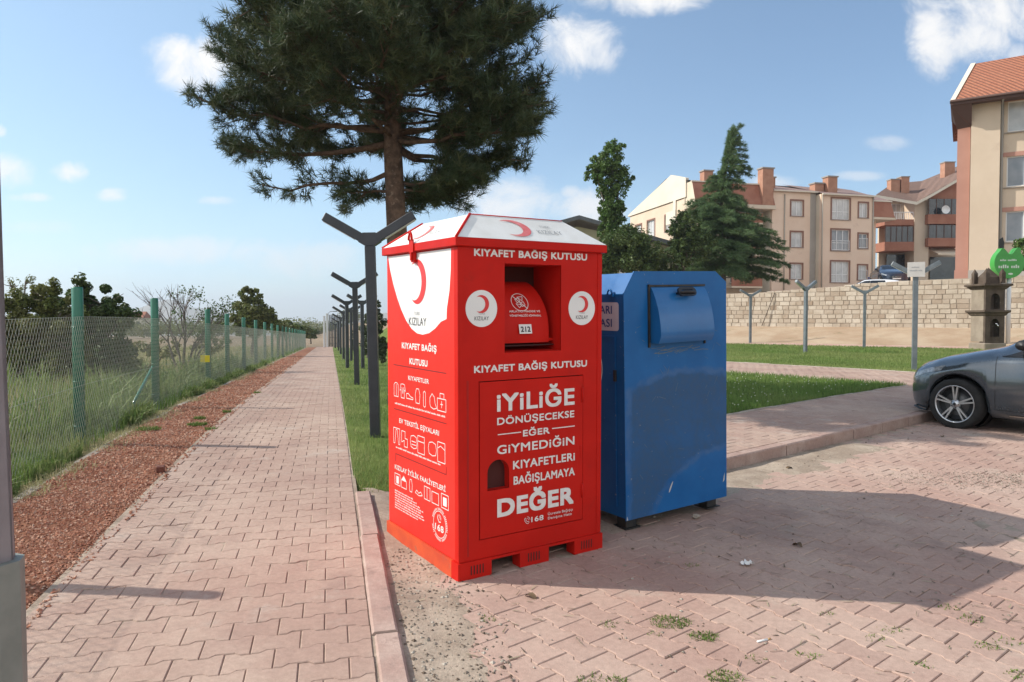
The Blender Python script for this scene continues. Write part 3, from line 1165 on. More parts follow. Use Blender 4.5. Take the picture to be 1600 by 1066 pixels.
M_HOLE = mat("bin_inside", (.06, .008, .006), rough=.8)
M_GREYPRINT = mat("grey_print", (.35, .36, .37), rough=.5)


def crescent(cx, cy, r, squash=1.0, n=40):
    """a crescent open to the left"""
    ix, ir = -0.33, 0.83
    d = -ix
    # intersection of the two circles
    xx = (1 - ir * ir + d * d) / (2 * d)
    y = math.sqrt(max(0, 1 - xx * xx))
    a0 = math.atan2(y, -xx)
    b0 = math.atan2(y, -xx - ix)
    pts = []
    for i in range(n + 1):
        a = a0 - 2 * a0 * i / n
        pts.append((math.cos(a), math.sin(a)))
    for i in range(1, n):
        a = -b0 + 2 * b0 * i / n
        pts.append((ix + ir * math.cos(a), ir * math.sin(a)))
    return [(cx + p[0] * r * squash, cy + p[1] * r) for p in pts]


def ellipse(cx, cy, rx, ry, n=48):
    return [(cx + rx * math.cos(2 * math.pi * i / n), cy + ry * math.sin(2 * math.pi * i / n)) for i in range(n)]


def rrect(x0, y0, x1, y1, r=.01, n=4):
    p = []
    for (cx, cy, a) in ((x1 - r, y1 - r, 0), (x0 + r, y1 - r, 90), (x0 + r, y0 + r, 180), (x1 - r, y0 + r, 270)):
        for i in range(n + 1):
            t = R(a + 90 * i / n)
            p.append((cx + r * math.cos(t), cy + r * math.sin(t)))
    return p


def rect(x0, y0, x1, y1):
    return [(x0, y0), (x1, y0), (x1, y1), (x0, y1)]


def word_bars(mb, M, x0, x1, y, h, seed, mi):
    """a line of fine print too small to read: letter-sized ticks grouped in words"""
    rng = random.Random(seed)
    x = x0
    while x < x1 - h:
        n = rng.randint(4, 9)
        for k in range(n):
            if x > x1 - h * .5:
                break
            hh = h * rng.choice([.7, .7, .7, 1.0])
            mb.add([(x, y, .0046), (x + h * .42, y, .0046), (x + h * .42, y + hh, .0046), (x, y + hh, .0046)], [(0, 1, 2, 3)], mi, M)
            x += h * .62
        x += h * .6


BW, BD, BH = 1.05, 1.0, 1.93


def red_bin():
    A = Vector((-0.306, 4.158, 0.088))
    root = thing("donation_bin", "tall red metal donation bin with a white hipped lid and white lettering", "donation bin", M=frame(A, GEX, GEY, GEZ))
    F = Matrix(((1, 0, 0, 0), (0, 0, -1, 0), (0, 1, 0, 0), (0, 0, 0, 1)))                 # front: x along, y up, z out
    L = Matrix(((0, 0, -1, 0), (-1, 0, 0, BD), (0, 1, 0, 0), (0, 0, 0, 1)))               # left side: x from rear to front corner
    # ---- body shell
    mb = MB()
    rec = rect(.313, 1.313, .729, 1.842)
    dor = rect(.134, .214, .908, 1.152)
    mb.shape([rect(0.0, .104, BW, BH), rec, dor], .012, 0, F)
    for (a, b) in ((rect(.06, .11, .066, 1.86), 0), (rect(BW - .066, .11, BW - .06, 1.86), 0)):
        pass
    # reveal of the recess
    dd = .30
    x0, z0, x1, z1_ = .313, 1.313, .729, 1.842
    q = lambda x, y, z: (x, y, z)
    mb.add([q(x0, 0, z0), q(x0, dd, z0), q(x0, dd, z1_), q(x0, 0, z1_)], [(0, 1, 2, 3)], 0)
    mb.add([q(x1, 0, z0), q(x1, 0, z1_), q(x1, dd, z1_), q(x1, dd, z0)], [(0, 1, 2, 3)], 0)
    mb.add([q(x0, 0, z1_), q(x0, dd, z1_), q(x1, dd, z1_), q(x1, 0, z1_)], [(0, 1, 2, 3)], 0)
    mb.add([q(x0, 0, z0), q(x1, 0, z0), q(x1, dd, z0 + .015), q(x0, dd, z0 + .015)], [(0, 1, 2, 3)], 0)
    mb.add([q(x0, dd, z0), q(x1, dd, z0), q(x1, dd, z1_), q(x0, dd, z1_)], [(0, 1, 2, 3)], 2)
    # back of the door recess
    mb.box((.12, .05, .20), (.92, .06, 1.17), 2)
    for (lo, hi) in (((.134, .012, .214), (.1345, .05, 1.152)), ((.9075, .012, .214), (.908, .05, 1.152))):
        mb.box(lo, hi, 2)
    # other sides, back and top
    mb.add([(BW, .0, .104), (BW, BD, .104), (BW, BD, BH), (BW, .0, BH)], [(0, 1, 2, 3)], 0)
    mb.add([(BW, BD, .104), (0, BD, .104), (0, BD, BH), (BW, BD, BH)], [(0, 1, 2, 3)], 0)
    mb.add([(0, BD, .104), (0, .0, .104), (0, .0, BH), (0, BD, BH)], [(0, 1, 2, 3)], 0)
    mb.add([(0, 0, .104), (BW, 0, .104), (BW, BD, .104), (0, BD, .104)], [(3, 2, 1, 0)], 0)
    # folded corner flanges
    mb.box((-.004, -.004, .107), (.030, .0, BH - .004), 0)
    mb.box((-.004, -.0035, .107), (.0, .040, BH - .004), 0)
    mb.box((BW - .03, -.004, .107), (BW + .004, 0, BH - .004), 0)
    # thin dark red strips in place of grooves in the front sheet
    for x in (.055, .062):
        mb.box((x, -.0012, .13), (x + .0022, 0, 1.16), 3)
    # lettering
    mb.text("KIYAFET BAĞIŞ KUTUSU", F, .104, .932, 1.878, .045, 1, .03)
    mb.text("KIYAFET BAĞIŞ KUTUSU", F, .102, .936, 1.203, .044, 1, .03)
    mb.build("body", [M_RED, M_LETTER, M_HOLE, M_DARKLINE], root)
    # ---- drum in the recess
    mb = MB()
    n = 18
    prof = []
    for i in range(n + 1):
        a = R(-6 + 92 * i / n)
        prof.append((.275 - .20 * math.cos(a), 1.40 + .345 * math.sin(a)))
    v, f = [], []
    for (y, z) in prof:
        v += [(.318, y, z), (.690 - .09 * max(0, (z - 1.52) / .3) ** 1.6, y, z)]
    for i in range(n):
        f.append((2 * i, 2 * i + 1, 2 * i + 3, 2 * i + 2))
    mb.add(v, f, 0, smooth=True)
    side = [v[2 * i + 1] for i in range(n + 1)] + [(.690, .275, 1.40)]
    mb.poly(side, 0)
    mb.box((.316, .085, 1.372), (.727, .115, 1.388), 0)
    mb.box((.316, .075, 1.345), (.727, .125, 1.352), 2)
    # print on the drum: a flat label plane tangent to its face
    a = R(18)
    o = Vector((.075, .275 - .20 * math.cos(a) - .004, 1.40 + .345 * math.sin(a)))
    ty = Vector((0, .20 * math.sin(a), .335 * math.cos(a))).normalized()
    Dm = frame(o, (1, 0, 0), ty, Vector((1, 0, 0)).cross(ty))
    mb.text("ARLATICI MADDE VE", Dm, .325, .555, .045, .013, 1, .02, .004)
    mb.text("YÖNETMELİĞİ KİMYASAL", Dm, .325, .560, .018, .013, 1, .02, .004)
    mb.shape([rect(.385, -.088, .478, -.030)], 0, 1, Dm, .004)
    mb.text("212", Dm, .396, .468, -.078, .036, 3, .03, .0052)
    a = R(42)
    o = Vector((.085, .275 - .20 * math.cos(a) - .006, 1.40 + .345 * math.sin(a)))
    ty = Vector((0, .20 * math.sin(a), .335 * math.cos(a))).normalized()
    Dc = frame(o, (1, 0, 0), ty, Vector((1, 0, 0)).cross(ty))
    cx, cy, rr = .405, -.022, .062
    mb.shape([ellipse(cx, cy, rr, rr), ellipse(cx, cy, rr - .004, rr - .004)], 0, 1, Dc, .004)
    mb.stroke([(cx - .044, cy + .044), (cx + .044, cy - .044)], .005, 1, Dc, .005)
    for pts in ([(-.03, .02), (-.005, .03), (.004, .008), (-.02, -.004)], [(.0, -.005), (.026, .004), (.034, -.02), (.01, -.03)], [(-.01, .035), (.03, .04), (.02, .01)], [(-.03, -.01), (-.012, -.038), (.01, -.02)]):
        mb.stroke([(cx + a_, cy + b_) for a_, b_ in pts], .004, 1, Dc, .0045, True)
    mb.build("chute_drum", [M_RED, M_LETTER, M_HOLE, M_DARKPRINT], root)
    # ---- service door with its arched hand hole
    arch = [(.190, .500)]
    for i in range(13):
        t = math.pi * (1 - i / 12)
        arch.append((.266 + .076 * math.cos(t), .604 + .076 * math.sin(t)))
    arch.append((.342, .500))
    mb = MB()
    mb.shape([rect(.1395, .2195, .9025, 1.1465), arch], .014, 0, F, .003)
    mb.text("iYiLiĞE", F, .254, .834, .966, .112, 1, .024, .006)
    mb.text("DÖNÜŞECEKSE", F, .256, .832, .886, .046, 1, .022, .006)
    mb.stroke([(.262, .829), (.425, .829)], .006, 1, F, .006)
    mb.stroke([(.660, .829), (.834, .829)], .006, 1, F, .006)
    mb.text("EĞER", F, .440, .640, .800, .042, 1, .026, .006)
    mb.text("GiYMEDiĞiN", F, .256, .834, .711, .056, 1, .019, .006)
    mb.text("KIYAFETLERi", F, .368, .838, .608, .054, 1, .022, .006)
    mb.text("BAĞIŞLAMAYA", F, .372, .838, .513, .054, 1, .022, .006)
    mb.text("DEĞER", F, .256, .830, .332, .116, 1, .036, .006)
    mb.text("168", F, .502, .594, .264, .034, 1, .02, .006)
    mb.text("Ücretsiz Bağışçı", F, .628, .822, .287, .017, 1, .01, .006)
    mb.text("Danışma Hattı", F, .628, .814, .260, .017, 1, .01, .006)
    ph = [(.452, .290), (.458, .297), (.464, .292), (.462, .284), (.472, .272), (.480, .274), (.486, .268), (.480, .260), (.468, .262), (.456, .276)]
    mb.stroke(ph, .003, 1, F, .006, True)
    for k in (1, 2):
        mb.stroke([(.472 + .010 * k * math.cos(t), .282 + .010 * k * math.sin(t)) for t in (0, .4, .8, 1.2, 1.57)], .0028, 1, F, .006)
    # hole lining
    for (p, q2) in zip(arch, arch[1:] + arch[:1]):
        mb.add([(p[0], -.003, p[1]), (q2[0], -.003, q2[1]), (q2[0], .048, q2[1]), (p[0], .048, p[1])], [(0, 3, 2, 1)], 0)
    d = mb.build("door", [M_RED, M_LETTER], root)
    for z in (.36, .98):
        mb = MB()
        mb.tube([(.897, -.008, z), (.897, -.008, z + .09)], .007, 8)
        mb.build("hinge", [M_RED], d)
    mb = MB()
    mb.box((.882, -.0065, .62), (.894, -.003, .70), 0)
    mb.build("latch", [M_RED], d)
    # ---- round emblem stickers
    for cx in (.153, .892):
        mb = MB()
        mb.shape([ellipse(cx, 1.576, .106, .107)], .0015, 0, F, .003)
        mb.shape([crescent(cx - .002, 1.602, .052)], 0, 1, F, .0042)
        mb.text("TÜRK", F, cx - .022, cx + .024, 1.541, .011, 3, .0, .0042)
        mb.text("KIZILAY", F, cx - .048, cx + .048, 1.508, .024, 2, .0, .0042)
        mb.build("emblem_sticker", [M_WHITE, M_CRESCENT, M_DARKPRINT, M_GREYPRINT], root)
    # ---- printed side panel; x runs from the rear edge (0) to the front corner (1)
    mb = MB()
    mb.shape([rect(.006, .110, .962, BH - .006)], .003, 0, L, .003)
    U = lambda u: 1.0 - u
    sh = [(.030, 1.922), (.926, 1.922), (.922, 1.80), (.905, 1.68), (.872, 1.575), (.868, 1.515), (.795, 1.497), (.72, 1.455), (.64, 1.425), (.55, 1.412), (.47, 1.418),
          (.39, 1.445), (.31, 1.495), (.235, 1.565), (.17, 1.645), (.11, 1.735), (.06, 1.83)]
    mb.shape([sh], 0, 1, L, .0045)
    mb.shape([crescent(.478, 1.742, .140, .90)], 0, 2, L, .006)
    mb.text("TÜRK", L, .43, .515, 1.532, .024, 5, .0, .006)
    mb.text("KIZILAY", L, .352, .604, 1.468, .052, 3, .0, .006)
    mb.text("KIYAFET BAĞIŞ", L, .240, .738, 1.312, .042, 4, .03, .0045)
    mb.text("KUTUSU", L, .357, .616, 1.216, .042, 4, .03, .0045)
    for z in (1.196, .898):
        mb.stroke([(.105, z), (.858, z)], .007, 6, L, .0045)
    mb.stroke([(.125, .545), (.125, .594), (.852, .594), (.852, .640)], .007, 6, L, .0045)
    mb.text("KIYAFETLER", L, .336, .634, 1.112, .030, 4, .018, .0045)
    mb.text("EV TEKSTİL EŞYALARI", L, .190, .766, .812, .033, 4, .018, .0045)
    mb.text("KIZILAY İYİLİK FAALİYETLERİ", L, .112, .846, .488, .033, 4, .018, .0045)
    word_bars(mb, L, .12, .85, .932, .012, 1, 4)
    word_bars(mb, L, .13, .80, .635, .012, 2, 4)
    ic = []
    T = lambda x, y, w, h, pts, closed=True: ic.append(([(x + a * w, y + b * h) for a, b in pts], closed))
    coat = [(.1, 0), (.1, .85), (.35, 1), (.65, 1), (.9, .85), (.9, 0)]
    shirt = [(.2, 0), (.2, .6), (0, .5), (.15, .95), (.4, 1), (.6, 1), (.85, .95), (1, .5), (.8, .6), (.8, 0)]
    shoe = [(0, .1), (0, .55), (.3, .6), (.6, .3), (1, .2), (1, .0), (0, 0)]
    dress = [(.2, .0), (.1, .6), (.3, 1), (.7, 1), (.9, .6), (.8, 0)]
    tie = [(.2, 0), (.2, .9), (.5, 1), (.8, .9), (.8, 0), (.5, -.1)]
    cap_ = [(.1, .3), (.1, .7), (.4, 1), (.7, .8), (.8, .4), (1, .1), (.6, .0), (.2, .1)]
    bag = [(0, 0), (0, .8), (1, .8), (1, 0)]
    xs = [.10, .205, .305, .43, .545, .635, .745]
    for x, y, w, p in zip(xs, (.985, .985, .99, .975, .97, .965, .965), (.085, .085, .10, .085, .05, .10, .11), (coat, shirt, shoe, dress, tie, cap_, bag)):
        T(x, y, w, .092 if p is not shoe else .055, p)
    T(.13, .985, .03, .08, [(.5, 0), (.5, 1)], False)
    T(.235, .985, .03, .07, [(0, 1), (.5, .4), (1, 1)], False)
    T(.78, 1.04, .05, .03, [(0, 0), (0, 1), (1, 1), (1, 0)], False)
    T(.785, .995, .03, .02, [(0, .5), (1, .5)], False)
    T(.798, .985, .01, .04, [(.2, 0), (.2, 1)], False)
    curt = [(0, 0), (0, 1), (1, 1), (1, 0), (.8, 0), (.6, .9), (.4, .9), (.2, 0)]
    sq2 = [(0, .25), (0, 1), (.6, 1), (.6, .55), (1, .55), (1, 0), (.45, 0), (.45, .4)]
    roll = [(.1, .1), (0, .5), (.1, .9), (.5, 1), (.9, .9), (1, .5), (.9, .1), (.5, 0)]
    towel = [(0, 0), (0, 1), (1, 1), (1, 0)]
    xs = [.095, .225, .36, .47, .62, .745]
    for x, y, w, h, p in zip(xs, (.665, .665, .675, .66, .675, .655), (.10, .09, .10, .095, .11, .095), (.105, .10, .085, .11, .085, .12), (curt, sq2, roll, towel, roll, towel)):
        T(x, y, w, h, p)
    for x in (.38,):
        T(x, .70, .06, .03, [(0, 0), (1, 0)], False)
        T(x, .72, .06, .03, [(0, 0), (1, 0)], False)
    T(.47, .735, .095, .03, [(0, 0), (1, 0)], False)
    T(.745, .735, .095, .03, [(0, 0), (.4, .6), (1, 0)], False)
    xs = [.11, .215, .335, .43, .56, .665, .79]
    house = [(0, 0), (0, .6), (.5, 1), (1, .6), (1, 0)]
    hand = [(0, .2), (.2, .6), (.5, .3), (.8, .6), (1, .2), (.5, 0)]
    fr_ = [(0, 0), (0, 1), (1, 1), (1, 0)]
    for x, w, h, p in zip(xs, (.085, .08, .055, .10, .08, .09, .09), (.075, .08, .08, .05, .08, .07, .085), (fr_, house, dress, hand, fr_, fr_, fr_)):
        T(x, .385, w, h, p)
    T(.583, .39, .03, .07, [(.5, 0), (.5, 1)], False)
    for p, c in ic:
        mb.stroke(p, .0048, 4, L, .0045, c)
    mb.shape([[(.222, .432), (.288, .432), (.255, .470)]], 0, 4, L, .0045)
    mb.shape([rect(.135, .395, .172, .445)], 0, 4, L, .0045)
    mb.shape([rect(.812, .400, .858, .452)], 0, 4, L, .0045)
    for k in range(8):
        word_bars(mb, L, .108, .108 + (.30, .34, .40, .44, .40, .44, .45, .36)[k], .338 - .0165 * k, .0098, 10 + k, 4)
    bx, by = .766, .272
    mb.shape([ellipse(bx, by, .083, .083), ellipse(bx, by, .079, .079)], 0, 4, L, .0045)
    for k in range(56):
        t = 2 * math.pi * k / 56
        if k % 9 == 8 or 26 < k < 30:
            continue
        mb.stroke([(bx + .089 * math.cos(t), by + .089 * math.sin(t)), (bx + .100 * math.cos(t), by + .100 * math.sin(t))], .005, 4, L, .0045)
    mb.text("168", L, bx - .058, bx + .052, by - .042, .042, 4, .02, .0045)
    mb.stroke([(bx - .02, by + .055), (bx - .026, by + .035), (bx - .006, by + .014), (bx + .014, by + .018)], .006, 4, L, .0045)
    for k in (1, 2):
        mb.stroke([(bx - .004 + .011 * k * math.cos(t), by + .036 + .011 * k * math.sin(t)) for t in (-.2, .3, .8, 1.3, 1.7)], .004, 4, L, .0045)
    mb.build("side_panel", [M_REDVINYL, M_WHITE, M_CRESCENT, M_DARKPRINT, M_LETTER, M_GREYPRINT, M_DARKLINE], root)
    # ---- lid
    mb = MB()
    o = .028
    z0, z1_, z2 = BH, BH + .050, BH + .210
    ins = .182
    mb.box((-o, -o, z0), (BW + o, BD + o, z1_), 1, bev=.004)
    lo = [(-o + .004, -o + .004), (BW + o - .004, -o + .004), (BW + o - .004, BD + o - .004), (-o + .004, BD + o - .004)]
    hi = [(ins, ins), (BW - ins, ins), (BW - ins, BD - ins), (ins, BD - ins)]
    za = z1_ + .001
    for i in range(4):
        j = (i + 1) % 4
        mb.poly([(*lo[i], za), (*lo[j], za), (*hi[j], z2), (*hi[i], z2)], 0)
    mb.poly([(*h, z2) for h in hi], 0)
    for i in (0, 3):
        mb.tube([(*lo[i], za + .001), (*hi[i], z2 + .001)], .009, 6, 1)
    mb.tube([(*hi[0], z2 + .001), (*hi[1], z2 + .001)], .004, 6, 1)

    def slope(a, b, c):
        """frame on the lid slope: origin a, x towards b, y up the slope towards c"""
        ex = (Vector(b) - Vector(a)).normalized()
        n = ex.cross(Vector(c) - Vector(a)).normalized()
        return frame(a, ex, n.cross(ex), n)
    Sf = slope((*lo[0], za), (*lo[1], za), (*hi[0], z2))
    mb.shape([crescent(.455, .130, .092, 1.25)], 0, 2, Sf, .003)
    mb.text("TÜRK", Sf, .66, .74, .158, .022, 3, 0, .003)
    mb.text("KIZILAY", Sf, .615, .80, .085, .044, 3, 0, .003)
    Sl = slope((*lo[3], za), (*lo[0], za), (*hi[3], z2))
    mb.shape([crescent(.44, .125, .075, 1.2)], 0, 2, Sl, .003)
    mb.text("TÜRK", Sl, .60, .67, .155, .022, 3, 0, .003)
    mb.text("KIZILAY", Sl, .56, .73, .085, .04, 3, 0, .003)
    mb.build("lid", [M_LIDWHITE, M_RED, M_PALECRES, M_GREYPRINT], root)
    # ---- hasp on the rim
    mb = MB()
    yc = .545
    mb.box((-o - .008, yc - .030, 1.925), (-o - .001, yc + .030, 2.005), 0)
    mb.box((-.026, yc - .022, 1.865), (-.008, yc + .022, 1.930), 0)
    mb.box((-.040, yc - .008, 1.875), (-.026, yc + .008, 1.925), 0)
    mb.tube([(-o - .012, yc + .022 * math.cos(t), 2.0 + .050 * math.sin(t)) for t in [math.pi * k / 10 for k in range(11)]], .008, 6, 0)
    mb.build("hasp", [M_RED], root)
    # ---- pallet base
    mb = MB()
    p = .014
    zt_ = .103
    for (a, b) in ((-p, .212), (.414, .630), (.832, BW + p)):
        mb.box((a, -p, 0.0), (b, .07, zt_), 1)
        mb.box((a, BD - .07, 0.0), (b, BD + p, zt_), 0)
        c = (a + b) / 2
        for k in range(5):
            x = c - .05 + .02 * k + (.02 if a < 0 else (-.012 if b > 1 else 0))
            mb.box((x, -p - .0012, .024), (x + .008, -p, .078), 2)
    for (a, b) in ((.212, .414), (.630, .832)):
        mb.box((a, -p + .001, .088), (b, .07, zt_ - .001), 1)
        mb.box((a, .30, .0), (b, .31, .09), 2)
    mb.box((-p, .070, .0), (.05, BD - .07, zt_), 0)
    mb.box((BW - .05, .070, .0), (BW + p, BD - .07, zt_), 0)
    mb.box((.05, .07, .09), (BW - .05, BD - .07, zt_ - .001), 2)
    mb.build("pallet_base", [M_REDBASE, M_RED, M_HOLE], root)
    # wire lanyard on the right edge
    mb = MB()
    mb.tube([(BW + .012 + .018 * math.sin(math.pi * k / 12), .02, 1.28 - .21 * k / 12) for k in range(13)], .003, 5, 0)
    mb.build("wire_loop", [mat("grey_wire", (.4, .42, .43), rough=.4, metal=.6)], root)


red_bin()

M_BLUE = None


def blue_mat():
    m = bpy.data.materials.new("worn_blue_paint")
    m.use_nodes = True
    t = NT(m.node_tree)
    b = t.n['Principled BSDF']
    V = t.new('ShaderNodeTexCoord').outputs['Object']
    sx = t.new('ShaderNodeSeparateXYZ')
    t.put(sx.inputs[0], V)
    x, y, z = sx.outputs
    nz = t.noise(V, 5, 5, .6)
    nf = t.noise(V, 22, 4, .6)
    # broad scuffed area where an old sticker was scrubbed off the front: between two curved edges
    dx = t.math('SUBTRACT', x, .60)
    top = t.math('SUBTRACT', 1.105, t.math('MULTIPLY', t.math('MULTIPLY', dx, dx), .30))
    e1 = t.math('SUBTRACT', top, z)
    ex_ = t.math('SUBTRACT', x, .98)
    ez_ = t.math('ADD', z, .32)
    rr = t.math('SQRT', t.math('ADD', t.math('MULTIPLY', ex_, ex_), t.math('MULTIPLY', ez_, t.math('MULTIPLY', ez_, 1.15))))
    e2 = t.math('SUBTRACT', rr, .86)
    ed = t.math('MINIMUM', e1, e2)
    ed = t.math('MINIMUM', ed, t.math('SUBTRACT', x, .02))
    edn = t.math('ADD', ed, t.math('MULTIPLY', t.math('SUBTRACT', t.noise(V, 7, 8, .7), .5), .13))
    ar = t.mapr(edn, 0, .045)
    ar = t.math('MULTIPLY', ar, t.mapr(t.noise(V, 2.6, 4, .6), .25, .55, .45, 1.0))
    front = t.math('LESS_THAN', y, .004)
    ar = t.math('MULTIPLY', ar, front)
    rim = t.math('MULTIPLY', t.math('SUBTRACT', 1.0, t.mapr(t.math('ABSOLUTE', edn), .0, .04)), t.mapr(nz, .32, .6))
    rim = t.math('MULTIPLY', rim, front)
    c = t.mix(t.mapr(nz, .3, .7), (.007, .105, .31), (.010, .125, .355))
    c = t.mix(t.math('MULTIPLY', ar, .56), c, t.mix(t.mapr(nf, .3, .7), (.060, .075, .085), (.035, .075, .13)))
    c = t.mix(t.math('MULTIPLY', rim, .20), c, (.20, .19, .15))
    sc_ = t.mapr(t.noise(V, 34, 2, .5), .70, .74)
    c = t.mix(t.math('MULTIPLY', sc_, .5), c, (.30, .31, .29))
    t.put(b.inputs['Base Color'], c)
    b.inputs['Specular IOR Level'].default_value = .3
    t.put(b.inputs['Roughness'], t.math('ADD', t.mapr(nz, .3, .7, .30, .42), t.math('MULTIPLY', ar, .22)))
    bn = t.new('ShaderNodeBump')
    bn.inputs['Distance'].default_value = .0012
    t.put(bn.inputs['Height'], t.noise(V, 3.2, 3, .5))
    t.l.new(bn.outputs[0], b.inputs['Normal'])
    return m


def blue_bin():
    O = Vector((0.81, 5.055, 0.107))
    roll = Matrix.Rotation(R(-1.45), 4, 'Y')
    root = thing("recycling_bin", "worn blue metal collection bin with a hooded flap and chamfered top", "recycling bin", M=frame(O, GEX, GEY, GEZ) @ roll)
    mb_ = blue_mat()
    W, D = 1.03, .95
    z0, zT = .082, 1.828
    F = Matrix(((1, 0, 0, 0), (0, 0, -1, 0), (0, 1, 0, 0), (0, 0, 0, 1)))
    mb = MB()
    x0 = -.010
    out = [(x0, z0), (W, z0), (W, zT - .082), (W - .12, zT), (x0 + .098, zT), (x0, zT - .150)]
    n = len(out)
    # front plate a little proud of the shell, then the shell
    mb.shape([out], .008, 0, F, .0)
    i = .010
    inn = [(x0 + i, z0 + i), (W - i, z0 + i), (W - i, zT - .082 - .004), (W - .12 - .004, zT - i), (x0 + .098 + .004, zT - i), (x0 + i, zT - .150 - .004)]
    v = [(p[0], .008, p[1]) for p in inn] + [(p[0], D - .008, p[1]) for p in inn]
    f = [(k, n + k, n + (k + 1) % n, (k + 1) % n) for k in range(n)]
    mb.add(v, f, 0)
    Bk = Matrix(((1, 0, 0, 0), (0, 0, -1, D), (0, 1, 0, 0), (0, 0, 0, 1)))
    mb.shape([out], .008, 0, Bk, .0)
    # paint chips and scrapes on the front
    mb.shape([[(.405, .215), (.418, .222), (.438, .262), (.452, .292), (.442, .290), (.424, .262), (.412, .240)]], 0, 1, F, .0012)
    mb.shape([[(.985, .20), (1.004, .215), (1.008, .275), (.998, .25), (.992, .225)]], 0, 1, F, .0012)
    mb.shape([[(x0 + .004, .085), (x0 + .02, .085), (x0 + .010, .115)]], 0, 1, F, .0012)
    rs = random.Random(8)
    for k in range(26):
        u, v = rs.uniform(.24, .70), rs.gauss(1.255, .016)
        L = rs.uniform(.02, .10)
        mb.stroke([(u, v), (u + L, v + rs.gauss(.004, .006)), (u + L * 1.6, v + rs.gauss(.008, .008))], rs.uniform(.0015, .005), 2, F, .0010 + .00002 * k)
    for k in range(34):
        u, v = rs.uniform(.05, .95), rs.uniform(.12, 1.6)
        L, a = rs.uniform(.015, .07), rs.uniform(-1.2, 1.2)
        mb.stroke([(u, v), (u + L * math.cos(a), v + L * math.sin(a))], rs.uniform(.0012, .003), 2, F, .0016 + .00002 * k)
    # pressed ribs on the left side
    mb.box((x0 + i - .006, .10, .16), (x0 + i - .0005, .122, 1.36), 0)
    mb.box((x0 + i - .006, .80, .16), (x0 + i - .0005, .822, 1.36), 0)
    mb.box((x0 + i - .006, .10, 1.36), (x0 + i - .0005, .822, 1.378), 0)
    mb.build("body", [mb_, mat("bare_primer", (.50, .50, .48), rough=.7), mat("scraped_paint", (.13, .17, .19), (.09, .14, .19), 30, .6)], root)
    M_DARK = mat("dark_steel", (.015, .017, .02), (.04, .035, .03), 12, .6)
    for (a, b) in ((.045, .06), (W - .15, .06), (.045, D - .16), (W - .15, D - .16)):
        g = MB()
        g.box((a, b, .004), (a + .10, b + .10, z0 + .02), 0, bev=.004)
        g.box((a - .02, b - .02, -.002), (a + .12, b + .12, .006), 0)
        g.build("leg", [M_DARK], root)
    # hooded flap: a quarter drum
    h = MB()
    u0, u1 = .235, .775
    zc, rr = 1.335, .375
    prof = []
    N = 14
    for k in range(N + 1):
        q = k / N
        a = R(90 * (1 - q))
        yy = -.012 - .098 * math.sin(math.pi * min(1, q * 1.12) ** .82 * .5) * (1 if q < .88 else 1 - (q - .88) * 2.2)
        prof.append((yy, 1.715 - .395 * q))
    v, f = [], []
    for (y, z) in prof:
        v += [(u0, y, z), (u1, y, z)]
    for k in range(N):
        f.append((2 * k, 2 * k + 2, 2 * k + 3, 2 * k + 1))
    h.add(v, f, 0, smooth=True)
    h.poly([(u0, -.001, 1.715)] + [(u0, y, z) for y, z in prof] + [(u0, -.001, prof[-1][1])], 0)
    h.poly(list(reversed([(u1, -.001, 1.715)] + [(u1, y, z) for y, z in prof] + [(u1, -.001, prof[-1][1])])), 0)
    h.poly([(u0, prof[-1][0], prof[-1][1]), (u0, -.001, prof[-1][1]), (u1, -.001, prof[-1][1]), (u1, prof[-1][0], prof[-1][1])], 1)
    h.add([(u0, -.001, 1.715), (u1, -.001, 1.715), (u1, prof[0][0], 1.715), (u0, prof[0][0], 1.715)], [(0, 1, 2, 3)], 0)
    # surround
    h.box((u0 - .022, -.012, 1.29), (u0 - .006, -.0005, 1.735), 1)
    h.box((u0 - .022, -.016, 1.718), (u1 + .006, -.0005, 1.732), 1)
    h.box((u1 + .003, -.012, 1.29), (u1 + .016, -.0005, 1.34), 1)
    hood = h.build("flap", [mat("blue_flap_paint", (.010, .112, .31), (.013, .13, .35), 4, .34, spec=.5, coat=.2, spot=((.10, .17, .25), 16, .68)), M_DARK], root)
    g = MB()
    yh = -.072
    g.tube([(.455, yh + .025, 1.668), (.455, yh - .028, 1.676), (.475, yh - .036, 1.680), (.560, yh - .036, 1.680), (.580, yh - .028, 1.676), (.580, yh + .025, 1.668)], .010, 8)
    Mh = frame((0, yh + .012, 1.668), (1, 0, 0), (0, .42, .91), (0, -.91, .42))
    g.shape([rrect(.430, -.032, .606, .034, .03), rrect(.462, -.012, .574, .014, .012)], .016, 0, Mh, .034)
    g.build("handle", [mat("black_plastic", (.012, .012, .014), rough=.35)], hood)
    # sticker on the left side, lifting ring
    s = MB()
    L = Matrix(((0, 0, -1, x0 + i), (-1, 0, 0, D), (0, 1, 0, 0), (0, 0, 0, 1)))
    s.shape([rrect(.06, 1.415, D - .062, 1.615, .02)], .001, 0, L, .0025)
    s.text("ARI", L, D - .262, D - .130, 1.535, .060, 1, .012, .004)
    s.text("ASI", L, D - .262, D - .132, 1.442, .060, 1, .012, .004)
    s.build("sticker", [mat("pale_sticker", (.62, .62, .66), (.55, .55, .6), 4, .5), mat("blue_print", (.02, .07, .25), rough=.5)], root)
    r_ = MB()
    r_.tube([(x0 - .008, .135 + .024 * math.cos(t), 1.668 + .038 * math.sin(t)) for t in [math.pi * k / 10 for k in range(11)]], .007, 8)
    r_.box((x0 - .014, .10, 1.654), (x0 + .004, .17, 1.670), 0)
    r_.build("lifting_ring", [mb_], root)
    k = MB()
    k.box((x0 - .012, .085, 1.06), (x0 + .004, .105, 1.14), 0)
    k.build("latch", [M_DARK], root)


blue_bin()

